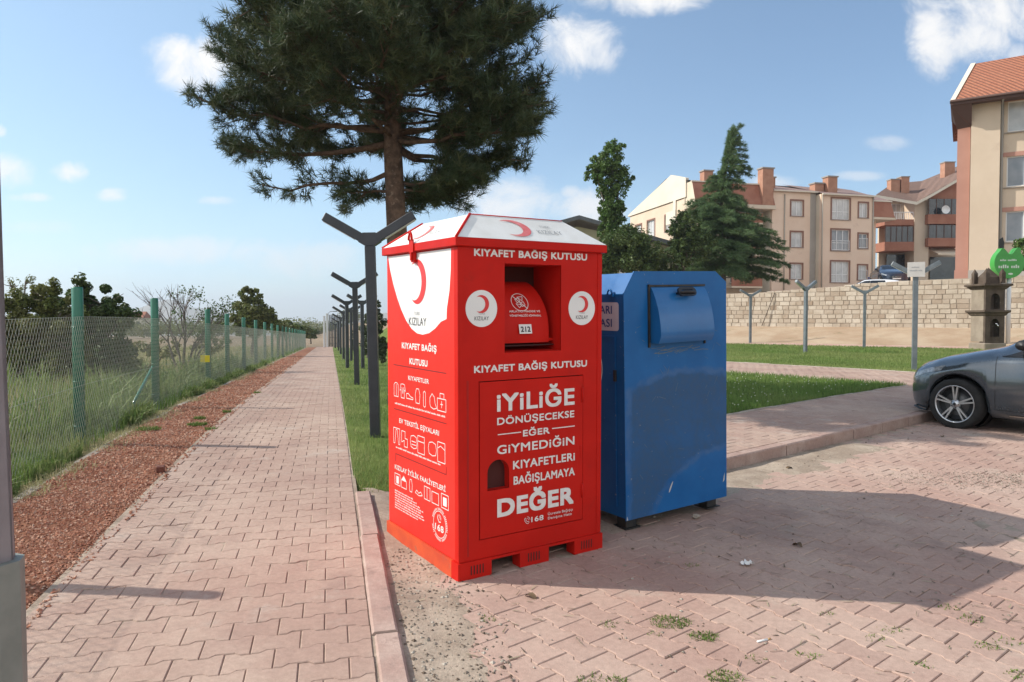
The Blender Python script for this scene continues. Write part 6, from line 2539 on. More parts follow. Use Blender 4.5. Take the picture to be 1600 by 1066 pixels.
def brown_roof_house():
    Y = 78
    gz = 5.3
    o = at(1372, 440, Y)
    root = thing("apartment_house", "house with a brown tiled roof and dark glazed balconies, between the two beige apartment houses", "apartment house", (o.x, Y, gz))
    e = Vector((1, .0, 0))
    nrm = Vector((0, -1, 0))
    org = Vector((-o.x, -Y, -gz))
    # work directly in world coordinates on planes facing the camera
    g = lambda x, y, d=0.0: (at(x, y, Y + d).x, at(x, y, Y + d).z)
    Mf = lambda d: frame(org + Vector((0, Y + d, 0)), (1, 0, 0), (0, 0, 1), (0, -1, 0))

    def R2(xa, ya, xb, yb, d):
        (a, b), (c, d_) = g(xa, yb, d), g(xb, ya, d)
        return a, b, c, d_
    mb = MB()
    mb.shape([rect(*R2(1372, 316, 1520, 448, 2.2))], .3, 0, Mf(2.2))
    # projecting centre bay
    a = R2(1427, 312, 1452, 448, 0)
    mb.box((a[0], a[1], -2.2), (a[2], a[3], 0), 0, Mf(0))
    # right gable wall above the balcony
    q = [g(1452, 312), g(1500, 312), g(1500, 276), g(1462, 297), g(1452, 304)]
    mb.shape([q], .3, 1, Mf(-.1))
    mb.build("wall", [M_BEIGE, M_BRICKRED], root)
    for (x0, x1, ys, d, glass) in ((1382, 1428, ((312, 343, 352), (352, 378, 392)), -.4, (0, 1)), (1450, 1512, ((309, 335, 350), (350, 372, 385)), -.6, (1, 1))):
        for (yt, ym, yb), gl in zip(ys, glass):
            b = MB()
            a = R2(x0, ym, x1, yb, d)
            b.box((a[0], a[1], -2.6), (a[2], a[3], 0), 0, Mf(d))
            bal = b.build("balcony", [M_BRICKRED], root)
            w = MB()
            a = R2(x0 + 1, yt + 2, x1 - 1, ym, d + .1)
            if gl:
                w.box((a[0], a[1], -.06), (a[2], a[3], -.02), 0, Mf(d + .1))
                n = 5
                for k in range(n + 1):
                    x = a[0] + (a[2] - a[0]) * k / n
                    w.box((x - .04, a[1], -.03), (x + .04, a[3], .01), 1, Mf(d + .1))
                w.build("glazing", [M_DARKGLASS, M_EAVE], bal)
            else:
                n = 12
                for k in range(n + 1):
                    x = a[0] + (a[2] - a[0]) * k / n
                    w.box((x - .02, a[1], -.03), (x + .02, a[1] + .75, .01), 0, Mf(d + .1))
                w.box((a[0], a[1] + .72, -.04), (a[2], a[1] + .8, .02), 0, Mf(d + .1))
                w.build("railing", [M_FRAME], bal)
                window(root, Mf(2.2), *R2(1392, 319, 1414, 342, 2.2), cols=3, trim=False, dark=M_CURTAIN, depth=-.06)
    # ground floor: dark openings and an awning
    for (xa, ya, xb, yb) in ((1384, 398, 1428, 440), (1452, 402, 1512, 440)):
        b = MB()
        b.box((R2(xa, ya, xb, yb, 1.9)[0], R2(xa, ya, xb, yb, 1.9)[1], -.1), (R2(xa, ya, xb, yb, 1.9)[2], R2(xa, ya, xb, yb, 1.9)[3], .0), 0, Mf(1.8))
        b.build("garage_door", [M_DARKGLASS], root)
    b = MB()
    p, q = g(1470, 392, -1.5), g(1512, 400, -1.5)
    b.add([(p[0], p[1] + .5, -1.6), (q[0], p[1] + .5, -1.6), (q[0], p[1] - .25, .4), (p[0], p[1] - .25, .4)], [(0, 1, 2, 3)], 0, Mf(-.6))
    b.add([(p[0], p[1] - .25, .4), (q[0], p[1] - .25, .4), (q[0], p[1] - .42, .4), (p[0], p[1] - .42, .4)], [(3, 2, 1, 0)], 0, Mf(-.6))
    b.build("awning", [M_CREAM], root)
    # brown roof
    mb = MB()
    A_, B_, C_, D_ = at(1366, 304, Y - 1.2), at(1440, 314, Y - 1.2), at(1500, 262, Y + 7), at(1440, 283, Y + 7)
    E_ = at(1453, 304, Y - 1.0)
    F_ = at(1500, 277, Y - 1.0)
    ol = Vector(root.location)
    P = [Vector(k) - ol for k in (at(1368, 305, Y - 1.2), at(1432, 316, Y - 1.2), at(1453, 305, Y - 1.2), at(1520, 266, Y - 1.2), at(1520, 250, Y + 7), at(1440, 283, Y + 7), at(1394, 287, Y + 7))]
    mb.add([tuple(k) for k in P], [(0, 1, 2, 3, 4, 5, 6)], 0)
    for (a, b) in ((0, 1), (1, 2), (2, 3)):
        u, v = P[a], P[b]
        mb.add([tuple(u + Vector((0, -.02, .02))), tuple(v + Vector((0, -.02, .02))), tuple(v - Vector((0, .02, .28))), tuple(u - Vector((0, .02, .28)))], [(3, 2, 1, 0)], 1)
    mb.add([tuple(P[6]), tuple(P[5]), tuple(P[4]), tuple(P[4] + Vector((0, 9, -4))), tuple(P[6] + Vector((0, 9, -4)))], [(0, 1, 2, 3, 4)], 0)
    mb.build("roof", [M_TILEBROWN, M_PALECREAM], root)
    for (xa, ya, xb, yb) in ((1392, 281, 1406, 300), (1408, 277, 1421, 296), (1476, 254, 1492, 275)):
        a = R2(xa, ya, xb, yb, 2.5)
        mb = MB()
        mb.box((a[0], a[1] - .6, -.9), (a[2], a[3], 0), 0, Mf(2.5))
        mb.box((a[0] - .06, a[3], -.96), (a[2] + .06, a[3] + .1, .06), 1, Mf(2.5))
        mb.build("chimney", [M_CHIM, M_CONC], root)
    mb = MB()
    c = g(1476, 328, -1.0)
    mb.lathe([(.0, .0), (.2, .03), (.38, .12), (.44, .2)], 18, 0, Mf(-1.0) @ Matrix.Translation((c[0], c[1], 0)))
    mb.build("satellite_dish", [M_FRAME], root)


brown_roof_house()


def low_hall():
    Y = 56
    p = at(903, 339, Y)
    gz = 3.3
    root = thing("low_hall", "low olive building with a dark gabled roof behind the bushes and the blue bin", "building", (p.x, Y, gz))
    zr = p.z - gz
    er = at(1078, 388, Y)
    hw = er.x - p.x
    ze = er.z - gz
    F = frame((0, 0, 0), (1, 0, 0), (0, 0, 1), (0, -1, 0))
    mb = MB()
    mb.shape([[(-hw + .7, -.4), (hw - .7, -.4), (hw - .7, ze - .05), (0, zr - .75), (-hw + .7, ze - .05)]], .3, 0, F)
    mb.box((hw - .72, -.4, -16), (hw - .7, ze, -.3), 0, F)
    mb.box((-hw + .7, -.4, -16), (-hw + .72, ze, -.3), 0, F)
    mb.build("wall", [mat("olive_render", (.33, .31, .19), (.37, .35, .22), .5, .92)], root)
    mb = MB()
    for sg in (-1, 1):
        a = [(0, zr, .9), (sg * hw, ze, .9), (sg * hw, ze, -16.5), (0, zr, -16.5)]
        b = [(0, zr - .30, .9), (sg * hw, ze - .30, .9), (sg * hw, ze - .3, -16.5), (0, zr - .3, -16.5)]
        mb.add(a + b, [(0, 1, 2, 3), (4, 7, 6, 5), (0, 4, 5, 1), (1, 5, 6, 2)], 0, F)
    mb.build("roof", [mat("dark_metal_roof", (.085, .095, .10), (.12, .13, .13), 2, .6)], root)
    mb = MB()
    for x in (3.2, 6.0):
        mb.shape([rect(x, .9, x + 1.2, 2.2)], .06, 0, F, .05)
    mb.build("window", [M_FRAME], root)


low_hall()


def far_red_roof_house():
    Y = 240
    p = at(216, 503, Y)
    gz = z1(p.x, Y)
    root = thing("farmhouse", "tiny far house with a red roof glimpsed behind the fence and bare tree", "house", (p.x, Y, gz))
    zt_ = at(216, 487, Y).z - gz
    ze = at(216, 497, Y).z - gz
    w = 2.9
    mb = MB()
    mb.box((-w, -3, -.3), (w, 3, ze), 0)
    mb.build("wall", [M_PALECREAM], root)
    mb = MB()
    mb.add([(-w - .3, -3.3, ze), (w + .3, -3.3, ze), (w + .3, 3.3, ze), (-w - .3, 3.3, ze), (-w, 0, zt_), (w, 0, zt_)], [(0, 1, 5, 4), (2, 3, 4, 5), (1, 2, 5), (3, 0, 4), (3, 2, 1, 0)], 0)
    mb.build("roof", [M_TILE], root)
    mb = MB()
    for x in (-1.8, 1.0):
        mb.box((x, -3.04, ze * .45), (x + 1, -3.0, ze * .8), 0)
    mb.build("window", [M_DARKGLASS], root)


far_red_roof_house()

# ------------------------------------------------------------------ cars
M_TYRE = mat("tyre_rubber", (.018, .018, .018), (.028, .027, .026), 12, .85, spec=.25)
M_RIM = mat("alloy", (.55, .56, .57), rough=.28, metal=.9)
M_RIMDARK = mat("alloy_dark", (.03, .032, .035), rough=.4, metal=.5)
M_BLACKP = mat("black_trim", (.010, .010, .011), rough=.5)
M_CARGLASS = mat("car_glass", (.012, .015, .018), rough=.04, spec=.9)
M_LENS = mat("headlamp_lens", (.32, .34, .36), (.14, .15, .16), 18, .1, spec=.9, coat=.6)
M_CHROME = mat("chrome", (.62, .63, .64), rough=.15, metal=1.0)
M_REDLENS = mat("tail_lamp_lens", (.35, .01, .01), rough=.15, coat=.5)
M_PLATE = mat("number_plate", (.75, .75, .73), rough=.4)


def car_paint(name, c, metal=.55):
    return mat(name, c, tuple(k * .9 for k in c), 40, .20, metal=metal, spec=.5, coat=1.0)


def interp(x, xs, ys):
    return float(np.interp(x, xs, ys))


class Shell:
    """body surface of a saloon: cross sections along x (nose at 0), half width on +y, mirrored"""
    LEN = 4.5
    WF, WR, RW = .71, 3.42, .325

    def __init__(s, hatch=False):
        s.hatch = hatch
        s.top = ([0, .04, .15, .45, .9, 1.15, 1.60, 1.95, 2.4, 2.9, 3.5, 3.95, 4.3, 4.46, 4.5], [.60, .72, .825, .925, 1.03, 1.095, 1.31, 1.425, 1.455, 1.44, 1.33, 1.15, 1.09, 1.02, .90])
        if hatch:
            s.top = ([0, .04, .15, .5, 1.0, 1.25, 1.65, 2.05, 2.5, 3.1, 3.6, 3.95, 4.3, 4.46, 4.5], [.60, .72, .82, .90, .99, 1.05, 1.29, 1.47, 1.50, 1.49, 1.44, 1.36, 1.10, .98, .85])
        s.belt = ([0, .08, .3, .8, 1.2, 2.1, 3.2, 4.0, 4.45, 4.5], [.585, .66, .75, .875, .94, .965, 1.0, 1.015, .94, .85])
        s.wid = ([0, .02, .08, .2, .4, .8, 1.4, 2.4, 3.4, 4.0, 4.3, 4.45, 4.5], [.40, .48, .58, .69, .79, .875, .905, .91, .90, .865, .80, .72, .64])
        s.low = ([0, .1, .4, 1.4, 3.0, 4.2, 4.5], [.27, .21, .19, .185, .185, .22, .32])

    def sec(s, x):
        w, zb, zt__, zl = interp(x, *s.wid), interp(x, *s.belt), interp(x, *s.top), interp(x, *s.low)
        arch = 0
        for cx in (s.WF, s.WR):
            ra = s.RW + .045
            if abs(x - cx) < ra:
                arch = max(arch, s.RW + math.sqrt(ra * ra - (x - cx) ** 2))
        cab = float(sstep(x, .96, 1.26)) * (1 - float(sstep(x, 3.75 if not s.hatch else 4.0, 4.15 if not s.hatch else 4.4)))
        z1_ = max(zl, arch)
        z2 = max(zl + .085, arch + .012)
        z3 = max(.50 * (zb) + .1, arch + .03)
        z3 = min(z3, zb - .09)
        zb1 = zb - .065
        if arch > zb1 - .05:
            zb1 = max(zb1, arch + .05)
        roof_w = .565
        pts = [(0, zl + .02), (w * .84, z1_ if arch else zl), (w * .965, z2), (w * 1.0, max(z3, z2 + .01)), (w * .988, zb1), (w * .955, zb)]
        hz6 = zb + .45 * (zt__ - zb)
        p6 = (w * .86 * (1 - cab) + w * .925 * cab, hz6 * (1 - cab) + (zb + .018) * cab)
        p7 = (w * .60 * (1 - cab) + (roof_w + .02) * cab, (zb + .86 * (zt__ - zb)) * (1 - cab) + (zt__ - .055) * cab)
        p8 = (w * .30 * (1 - cab) + (roof_w - .10) * cab, (zb + .97 * (zt__ - zb)) * (1 - cab) + (zt__ - .010) * cab)
        pts += [p6, p7, p8, (0, zt__)]
        return pts

    def P(s, x, k, side=1, out=0.0):
        a = s.sec(x)
        i = min(int(k), len(a) - 2)
        t = k - i
        y = a[i][0] * (1 - t) + a[i + 1][0] * t
        z = a[i][1] * (1 - t) + a[i + 1][1] * t
        dy, dz = a[i + 1][0] - a[i][0], a[i + 1][1] - a[i][1]
        L = math.hypot(dy, dz) or 1
        return (x, side * (y + out * dz / L), z - out * dy / L)

    def body(s, paint):
        xs = sorted(set([0, .015, .04, .08, .13, .2, .28, .36, .44] + [round(s.WF - .37 + .037 * k, 3) for k in range(21)] + [1.13, 1.17, 1.21, 1.26, 1.32, 1.4, 1.5, 1.6, 1.68, 1.75, 1.9, 2.05, 2.2, 2.4, 2.7, 3.0] + [round(s.WR - .37 + .037 * k, 3) for k in range(21)] + [4.05, 4.15, 4.25, 4.34, 4.41, 4.46, 4.485, 4.5]))
        mb = MB()
        n = len(s.sec(0))
        ring = 2 * n - 2
        v, f, mi = [], [], []
        for x in xs:
            a = s.sec(x)
            loop = [(x, y, z) for y, z in a] + [(x, -y, z) for y, z in reversed(a[1:-1])]
            v += loop
        for i in range(len(xs) - 1):
            for k in range(ring):
                k2 = (k + 1) % ring
                under = k in (0, ring - 1)
                (f if not under else mi).append((i * ring + k, i * ring + k2, (i + 1) * ring + k2, (i + 1) * ring + k))
        mb.add(v, f, 0, smooth=True)
        mb.add(v, mi, 1)
        e = (len(xs) - 1) * ring
        mb.add(v, [tuple(range(ring))], 0)
        mb.add(v, [tuple(e + k for k in reversed(range(ring)))], 0)
        return mb

    def patch(s, mb, x0, x1, k0, k1, side, out, nx=10, nk=5, mi=0, skew=0.0, skew1=None, rim=True):
        skew1 = skew if skew1 is None else skew1
        v, f = [], []
        for i in range(nx + 1):
            for j in range(nk + 1):
                q = j / nk
                a = x0 + skew * q
                b = x1 + skew1 * q
                v.append(s.P(a + (b - a) * i / nx, k0 + (k1 - k0) * q, side, out))
        for i in range(nx):
            for j in range(nk):
                q = (i * (nk + 1) + j, i * (nk + 1) + j + 1, (i + 1) * (nk + 1) + j + 1, (i + 1) * (nk + 1) + j)
                f.append(q if side > 0 else tuple(reversed(q)))
        mb.add(v, f, mi, smooth=True)
        return mb


def wheel(root, x, y, side, steer=0.0, spokes=5):
    r = Shell.RW
    M = Matrix.Translation((x, y, r)) @ Matrix.Rotation(steer, 4, 'Z') @ Matrix.Rotation(-side * math.pi / 2, 4, 'X')
    w = MB()
    w.lathe([(.222, -.10), (.29, -.105), (.315, -.095), (r, -.07), (r, .07), (.315, .095), (.285, .104), (.235, .098), (.222, .085)], 40, 0, M)
    wh = w.build("wheel", [M_TYRE], root)
    g = MB()
    g.lathe([(.238, .096), (.244, .101), (.236, .103), (.226, .092), (.222, -.08)], 40, 0, M)
    for k in range(spokes):
        for d in (-.13, .13):
            a = 2 * math.pi * k / spokes + d + math.pi / 2
            a2 = 2 * math.pi * k / spokes + d * 1.75 + math.pi / 2
            c = (Vector((.05 * math.cos(a2 - d * .9), .05 * math.sin(a2 - d * .9), .086)))
            e = Vector((.229 * math.cos(a), .229 * math.sin(a), .092))
            n = Vector((-math.sin(a), math.cos(a), 0))
            v = [c - n * .012, c + n * .012, e + n * .010, e - n * .010]
            lo = Vector((0, 0, -.035))
            v = [tuple(p) for p in v] + [tuple(p + lo) for p in v]
            g.add(v, [(0, 1, 2, 3), (0, 4, 5, 1), (2, 6, 7, 3), (1, 5, 6, 2), (3, 7, 4, 0)], 0, M)
    g.lathe([(.0, .094), (.026, .093), (.030, .086), (.058, .084), (.062, .05)], 24, 0, M)
    g.lathe([(.0, .0955), (.020, .0950)], 20, 1, M)
    for k in range(5):
        a = 2 * math.pi * k / 5
        g.lathe([(.0, .0875), (.007, .087), (.008, .08)], 8, 1, M @ Matrix.Translation((.045 * math.cos(a), .045 * math.sin(a), 0)))
    g.build("rim", [M_RIM, M_RIMDARK], wh)
    b = MB()
    b.lathe([(.0, .02), (.220, .02), (.220, -.06)], 32, 0, M)
    b.lathe([(.03, .024), (.150, .024), (.150, .02)], 32, 1, M)
    b.build("brake_disc", [M_RIMDARK, mat("steel_disc", (.10, .10, .10), rough=.45, metal=.7)], wh)
    return wh


def make_car(label, M, paint, hatch=False, steer=0.0, simple=False, cat="car"):
    s = Shell(hatch)
    root = thing("parked_car", label, cat, M=M)
    s.body(paint).build("body", [paint, M_BLACKP], root)
    g = MB()
    cab1 = 3.55 if not hatch else 3.85
    for side in (1, -1):
        w = MB()
        s.patch(w, 1.36, 2.26, 6.06, 6.94, side, .004, 10, 6, skew=.46, skew1=.02)
        s.patch(w, 2.34, 3.20, 6.06, 6.94, side, .004, 8, 6, skew=0.0, skew1=-.10)
        w.build("side_window", [M_CARGLASS], root)
        w = MB()
        s.patch(w, 1.20, 1.35, 6.02, 6.5, side, .005, 4, 3, 0, skew=.24, skew1=.24)
        s.patch(w, 2.27, 2.33, 6.04, 6.95, side, .005, 2, 6, 0)
        s.patch(w, 1.20, 3.4, 5.98, 6.06, side, .006, 16, 1, 0)
        # door seams and the pressed sill crease
        for x in (1.15, 2.30, 3.14):
            s.patch(w, x, x + .007, 2.1 if x < 3 else 3.3, 5.9, side, .0012, 1, 14, 0)
        s.patch(w, 1.15, 3.14, 2.08, 2.11, side, .0012, 12, 1, 0)
        w.build("window_trim", [M_BLACKP], root)
        w = MB()
        s.patch(w, 1.45, 3.15, 2.30, 2.42, side, .010, 16, 1, 0)
        s.patch(w, 1.30, 3.20, 1.55, 1.75, side, .008, 16, 1, 1)
        w.build("sill_trim", [paint, M_CHROME], root)
        h = MB()
        for x in (2.28, 3.1):
            p = s.P(x, 4.15, side, .03)
            h.box((p[0] - .085, p[1] - .012, p[2] - .012), (p[0] + .085, p[1] + .012, p[2] + .014), 0, bev=.006)
        h.build("door_handle", [paint], root)
        hl = MB()
        s.patch(hl, .085, .50, 4.12, 5.0, side, .005, 12, 5, 0, skew=.03, skew1=.05)
        hl.build("headlight", [M_LENS], root)
        tl = MB()
        s.patch(tl, 4.12, 4.44, 4.05, 4.95, side, .005, 8, 4, 0)
        tl.build("tail_light", [M_REDLENS], root)
        m = MB()
        p = Vector(s.P(1.46, 5.7, side, .10))
        nn = 10
        v, f = [], []
        for i in range(nn + 1):
            t = i / nn
            rr_ = math.sqrt(max(0, 1 - (2 * t - 1) ** 4)) + .02
            for k in range(12):
                an = 2 * math.pi * k / 12
                v.append((p.x + (.085 * math.cos(an) * rr_), p.y + side * (.105 * (2 * t - 1) + .03), p.z + .075 + .065 * math.sin(an) * rr_))
        for i in range(nn):
            for k in range(12):
                f.append((i * 12 + k, i * 12 + (k + 1) % 12, (i + 1) * 12 + (k + 1) % 12, (i + 1) * 12 + k))
        m.add(v, f, 0, smooth=True)
        q = Vector(s.P(1.44, 6.0, side, -.01))
        m.tube([tuple(q), (p.x, p.y - side * .04, p.z + .05)], .022, 6, 1)
        m.build("wing_mirror", [M_BLACKP if not simple else paint, M_BLACKP], root)
        wheel(root, s.WF, side * .785, side, steer)
        wheel(root, s.WR, side * .785, side, 0)
    w = MB()
    for side in (1, -1):
        s.patch(w, 1.28, 1.86, 7.02, 9.0, side, .004, 8, 8, 0, skew=-.08, skew1=.06)
    w.build("windscreen", [M_CARGLASS], root)
    w = MB()
    for side in (1, -1):
        s.patch(w, 3.15 if not hatch else 3.9, 3.86 if not hatch else 4.25, 7.1, 9.0, side, .004, 8, 8, 0)
    w.build("rear_window", [M_CARGLASS], root)
    # grille, lower intake and number plate on the nose
    w = MB()
    for (z0, z1_, hw) in ((.46, .60, .30), (.26, .36, .30)):
        w.box((-.004, -hw, z0), (.03, hw, z1_), 0, bev=.015)
        for k in range(1, 4):
            z = z0 + (z1_ - z0) * k / 4
            w.box((-.010, -hw + .03, z - .006), (-.003, hw - .03, z + .006), 1)
    w.build("grille", [M_BLACKP, M_CHROME], root)
    w = MB()
    w.box((-.012, -.24, .385), (-.005, .24, .455), 0)
    w.build("number_plate", [M_PLATE], root)
    # bumper lip
    w = MB()
    pts = []
    for side in (1, -1):
        sl_ = [(s.P(x, 1.05, side, .03)) for x in (.52, .4, .28, .16, .08)]
        pts += sl_ if side > 0 else list(reversed(sl_))
    w.tube(pts, .022, 6, 0, flat=.6)
    w.build("bumper_lip", [M_RIMDARK], root)
    # black wheel housings
    for side in (1, -1):
        for cx in (s.WF, s.WR):
            w = MB()
            Mx = Matrix.Translation((cx, side * .50, s.RW)) @ Matrix.Rotation(-side * math.pi / 2, 4, 'X')
            w.lathe([(.0, -.02), (.362, -.02), (.362, .24)], 28, 0, Mx)
            w.build("wheel_housing", [M_BLACKP], root)
    return root


def car_matrix(x, y, z, heading, slope=True, at_x=0.0):
    """nose along heading (degrees clockwise from +Y); at_x: distance from the nose of the point at (x, y)"""
    a = R(heading)
    fx = Vector((math.sin(a), math.cos(a), S * math.cos(a) if slope else 0)).normalized()
    ex = -fx
    upv = Vector((0, -S, 1)).normalized() if slope else Vector((0, 0, 1))
    ey = upv.cross(ex).normalized()
    o = Vector((x, y, z)) - ex * at_x
    return frame(o, ex, ey, ex.cross(ey))


# grey saloon with its nose to the pavement; the near (left) front wheel stands at (5.81, 9.41)
hd = -39
a_ = R(hd)
fw = Vector((math.sin(a_), math.cos(a_), 0))
lf = Vector((-math.cos(a_), math.sin(a_), 0))
wc = Vector((5.80, 9.41, 0)) - lf * .785                       # axle centre from the left wheel
make_car("grey saloon car parked nose to the kerb, cut by the right edge", car_matrix(wc.x, wc.y, z1(wc.x, wc.y) - .01, hd, True, Shell.WF), car_paint("grey_car_paint", (.105, .125, .145), .6), steer=R(-6))
p = at(1401, 441, 46)
make_car("dark blue car facing the camera on the street above the stone wall", car_matrix(p.x, 46, uz(p.x, 46) + .02, 196, False, 0.0), car_paint("dark_blue_car_paint", (.03, .045, .075), .4), simple=True)
p = at(1294, 447, 43.5)
make_car("white car on the street, only its roof showing over the stone wall", car_matrix(p.x, 43.5, uz(p.x, 43.5) + .02, -65, False, .1), car_paint("white_car_paint", (.72, .73, .74), .0), hatch=True, simple=True)


def skip():
    p = at(1376, 440, 50)
    root = thing("waste_container", "dark blue waste container beside the dark blue car above the wall", "container", (p.x, 50, uz(p.x, 50)))
    mb = MB()
    v = [(-.5, -.4, .1), (.5, -.4, .1), (.5, .4, .1), (-.5, .4, .1), (-.62, -.5, 1.15), (.62, -.5, 1.15), (.62, .5, 1.15), (-.62, .5, 1.15)]
    mb.add(v, [(0, 3, 2, 1), (0, 1, 5, 4), (1, 2, 6, 5), (2, 3, 7, 6), (3, 0, 4, 7)], 0)
    mb.build("body", [mat("navy_plastic", (.012, .03, .11), rough=.5)], root)
    mb = MB()
    mb.box((-.66, -.54, 1.15), (.66, .54, 1.22), 0, bev=.02)
    mb.build("lid", [mat("navy_lid", (.012, .03, .10), rough=.45)], root)
    mb = MB()
    for x in (-.42, .42):
        for y in (-.3, .3):
            mb.lathe([(.0, -.04), (.08, -.04), (.08, .04), (.0, .04)], 12, 0, Matrix.Translation((x, y, .085)) @ Matrix.Rotation(math.pi / 2, 4, 'X'))
    mb.build("castors", [M_TYRE], root)


skip()

# ------------------------------------------------------------------ fountain, green sign
M_FSTONE = mat("fountain_stone", (.075, .055, .042), (.115, .088, .068), 2.2, .92, spec=.15, bump=.015, bscale=12, spot=((.27, .22, .17), 6, .66))  # dark copy of the stone, shade of the front put into its colour
M_FSTONEL = mat("fountain_sunlit_stone", (.24, .195, .15), (.30, .25, .195), 2.2, .92, spec=.15, bump=.012, bscale=12)  # pale copy of the stone, sunlight on the left side put into its colour


def fountain():
    Y = 29
    p = at(1542, 545, Y)
    zb = z1(p.x, Y) + .05
    root = thing("stone_fountain", "brown stone street fountain with two cornices and a crenellated top, behind the grey car", "fountain", (p.x, Y, zb), R(4))
    k = Y / 1133
    mb = MB()
    w = .40
    mb.box((-w - .06, -w - .06, -.1), (w + .06, w + .06, .30), 1, bev=.03)
    F = frame((0, -w, 0), (1, 0, 0), (0, 0, 1), (0, -1, 0))

    def face(Mf, z0, z1_, niche):
        n = [(-.19, niche[0])] + [(.19 * math.cos(math.pi * (1 - i / 10)), niche[1] + .24 * math.sin(math.pi * (1 - i / 10))) for i in range(11)] + [(.19, niche[0])]
        mb.shape([rect(-w, z0, w, z1_), n], .10, 0, Mf)
        for a, b in zip(n, n[1:] + n[:1]):
            mb.add([(a[0], a[1], 0), (b[0], b[1], 0), (b[0], b[1], -.3), (a[0], a[1], -.3)], [(0, 1, 2, 3)], 0, Mf)
    face(F, .30, 1.40, (.55, 1.02))
    face(F, 1.58, 2.44, (1.64, 2.02))
    mb.box((-w, -w + .3, .35), (w, w, 1.40), 0)
    mb.box((-w, -w + .3, 1.58), (w, w, 2.44), 0)
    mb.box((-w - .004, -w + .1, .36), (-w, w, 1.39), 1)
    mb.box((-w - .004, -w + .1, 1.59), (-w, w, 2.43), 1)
    for (a, b) in ((-w, -.22), (.22, w)):
        mb.box((a, -w + .1, .30), (b, -w + .3, 1.40), 0)
        mb.box((a, -w + .1, 1.58), (b, -w + .3, 2.44), 0)
    mb.box((-.22, -w + .1, 2.32), (.22, -w + .3, 2.44), 0)
    mb.box((-.22, -w + .1, 1.30), (.22, -w + .3, 1.40), 0)
    mb.build("body", [M_FSTONE, M_FSTONEL], root)
    for (z0, z1_, o) in ((1.38, 1.60, .15), (2.42, 2.64, .19)):
        c = MB()
        n = 6
        prof = [(w + .02, z0), (w + .05, z0 + .03), (w + o * .55, z0 + (z1_ - z0) * .45), (w + o, z0 + (z1_ - z0) * .65), (w + o, z1_), (.0, z1_ + .01)]
        v, f = [], []
        for (r, z) in prof:
            v += [(-r, -r, z), (r, -r, z), (r, r, z), (-r, r, z)]
        for i in range(len(prof) - 1):
            for q in range(4):
                f.append((i * 4 + q, i * 4 + (q + 1) % 4, (i + 1) * 4 + (q + 1) % 4, (i + 1) * 4 + q))
        c.add(v, f)
        c.build("cornice", [M_FSTONE], root)
    c = MB()
    for sx in (-1, 1):
        for sy in (-1, 1):
            c.box((sx * .33 - .08, sy * .33 - .08, 2.66), (sx * .33 + .08, sy * .33 + .08, 3.08), 0)
            x, y = sx * .33, sy * .33
            c.add([(x - .08, y - .08, 3.08), (x + .08, y - .08, 3.08), (x + .08, y + .08, 3.08), (x - .08, y + .08, 3.08), (x, y, 3.26)], [(0, 1, 4), (1, 2, 4), (2, 3, 4), (3, 0, 4)], 0)
    c.box((-.26, -.26, 2.66), (.26, .26, 2.92), 0)
    c.add([(-.26, -.26, 2.92), (.26, -.26, 2.92), (.26, .26, 2.92), (-.26, .26, 2.92), (0, 0, 3.3)], [(0, 1, 4), (1, 2, 4), (2, 3, 4), (3, 0, 4)], 0)
    c.build("crenels", [M_FSTONE], root)
    c = MB()
    c.tube([(0, -w + .02, 1.02), (0, -w - .16, 1.02), (0, -w - .19, .96)], .022, 8)
    c.lathe([(.0, .0), (.04, .0), (.04, .05), (.0, .06)], 10, 0, Matrix.Translation((0, -w - .08, 1.03)))
    c.build("tap", [M_CHROME], root)


fountain()


def green_sign():
    Y = 31
    p = at(1572, 436, Y)
    gx = p.x
    zb = z1(gx, Y) + .05
    root = thing("park_sign", "thick green apple-shaped park sign with white writing on two white posts", "sign", (gx, Y, zb), R(-4))
    k = Y / 1133
    z = lambda y: at(1572, y, Y).z - zb
    mb = MB()
    # outline traced as rounded lobes with a notch in the top
    pts = [(1573 + 22.5 * math.cos(R(q)), 411.5 - 24 * math.sin(R(q))) for q in range(128, 412, 12)]
    pts += [(1590, 389), (1586, 387), (1582, 390), (1577, 398), (1572, 398), (1567, 391), (1562, 387)]
    pts = [((a - 1572) * k, z(b)) for a, b in pts]
    # smooth it
    for _ in range(2):
        q = []
        for a, b in zip(pts, pts[1:] + pts[:1]):
            q += [(a[0] * .75 + b[0] * .25, a[1] * .75 + b[1] * .25), (a[0] * .25 + b[0] * .75, a[1] * .25 + b[1] * .75)]
        pts = q
    F = frame((0, -.16, 0), (1, 0, 0), (0, 0, 1), (0, -1, 0))
    mb.shape([pts], .34, 0, F)
    word_bars(mb, F, -.36, .40, z(408.5), .085, 3, 1)
    word_bars(mb, F, -.42, .46, z(419.5), .14, 4, 1)
    mb.shape([ellipse(.08, z(428.5), .10, .04, 16)], 0, 1, F, .003)
    mb.build("board", [mat("green_sign", (.055, .30, .055), (.065, .33, .065), 3, .4, spec=.4), mat("sign_white", (.60, .68, .58), rough=.5)], root)
    mb = MB()
    a = (1565 - 1572) * k
    lf_ = [(a - .05, z(392)), (a - .16, z(384)), (a - .13, z(374)), (a + .0, z(371)), (a + .06, z(379)), (a + .05, z(388))]
    mb.shape([lf_], .05, 0, F, -.12)
    mb.build("leaf", [mat("black_sign_leaf", (.012, .014, .012), rough=.5)], root)
    for x in (-.10, .13):
        mb = MB()
        mb.tube([(x, .02, -.05), (x, .02, z(434))], .085, 12)
        mb.build("post", [mat("white_post_paint", (.62, .62, .61), rough=.4)], root)


green_sign()


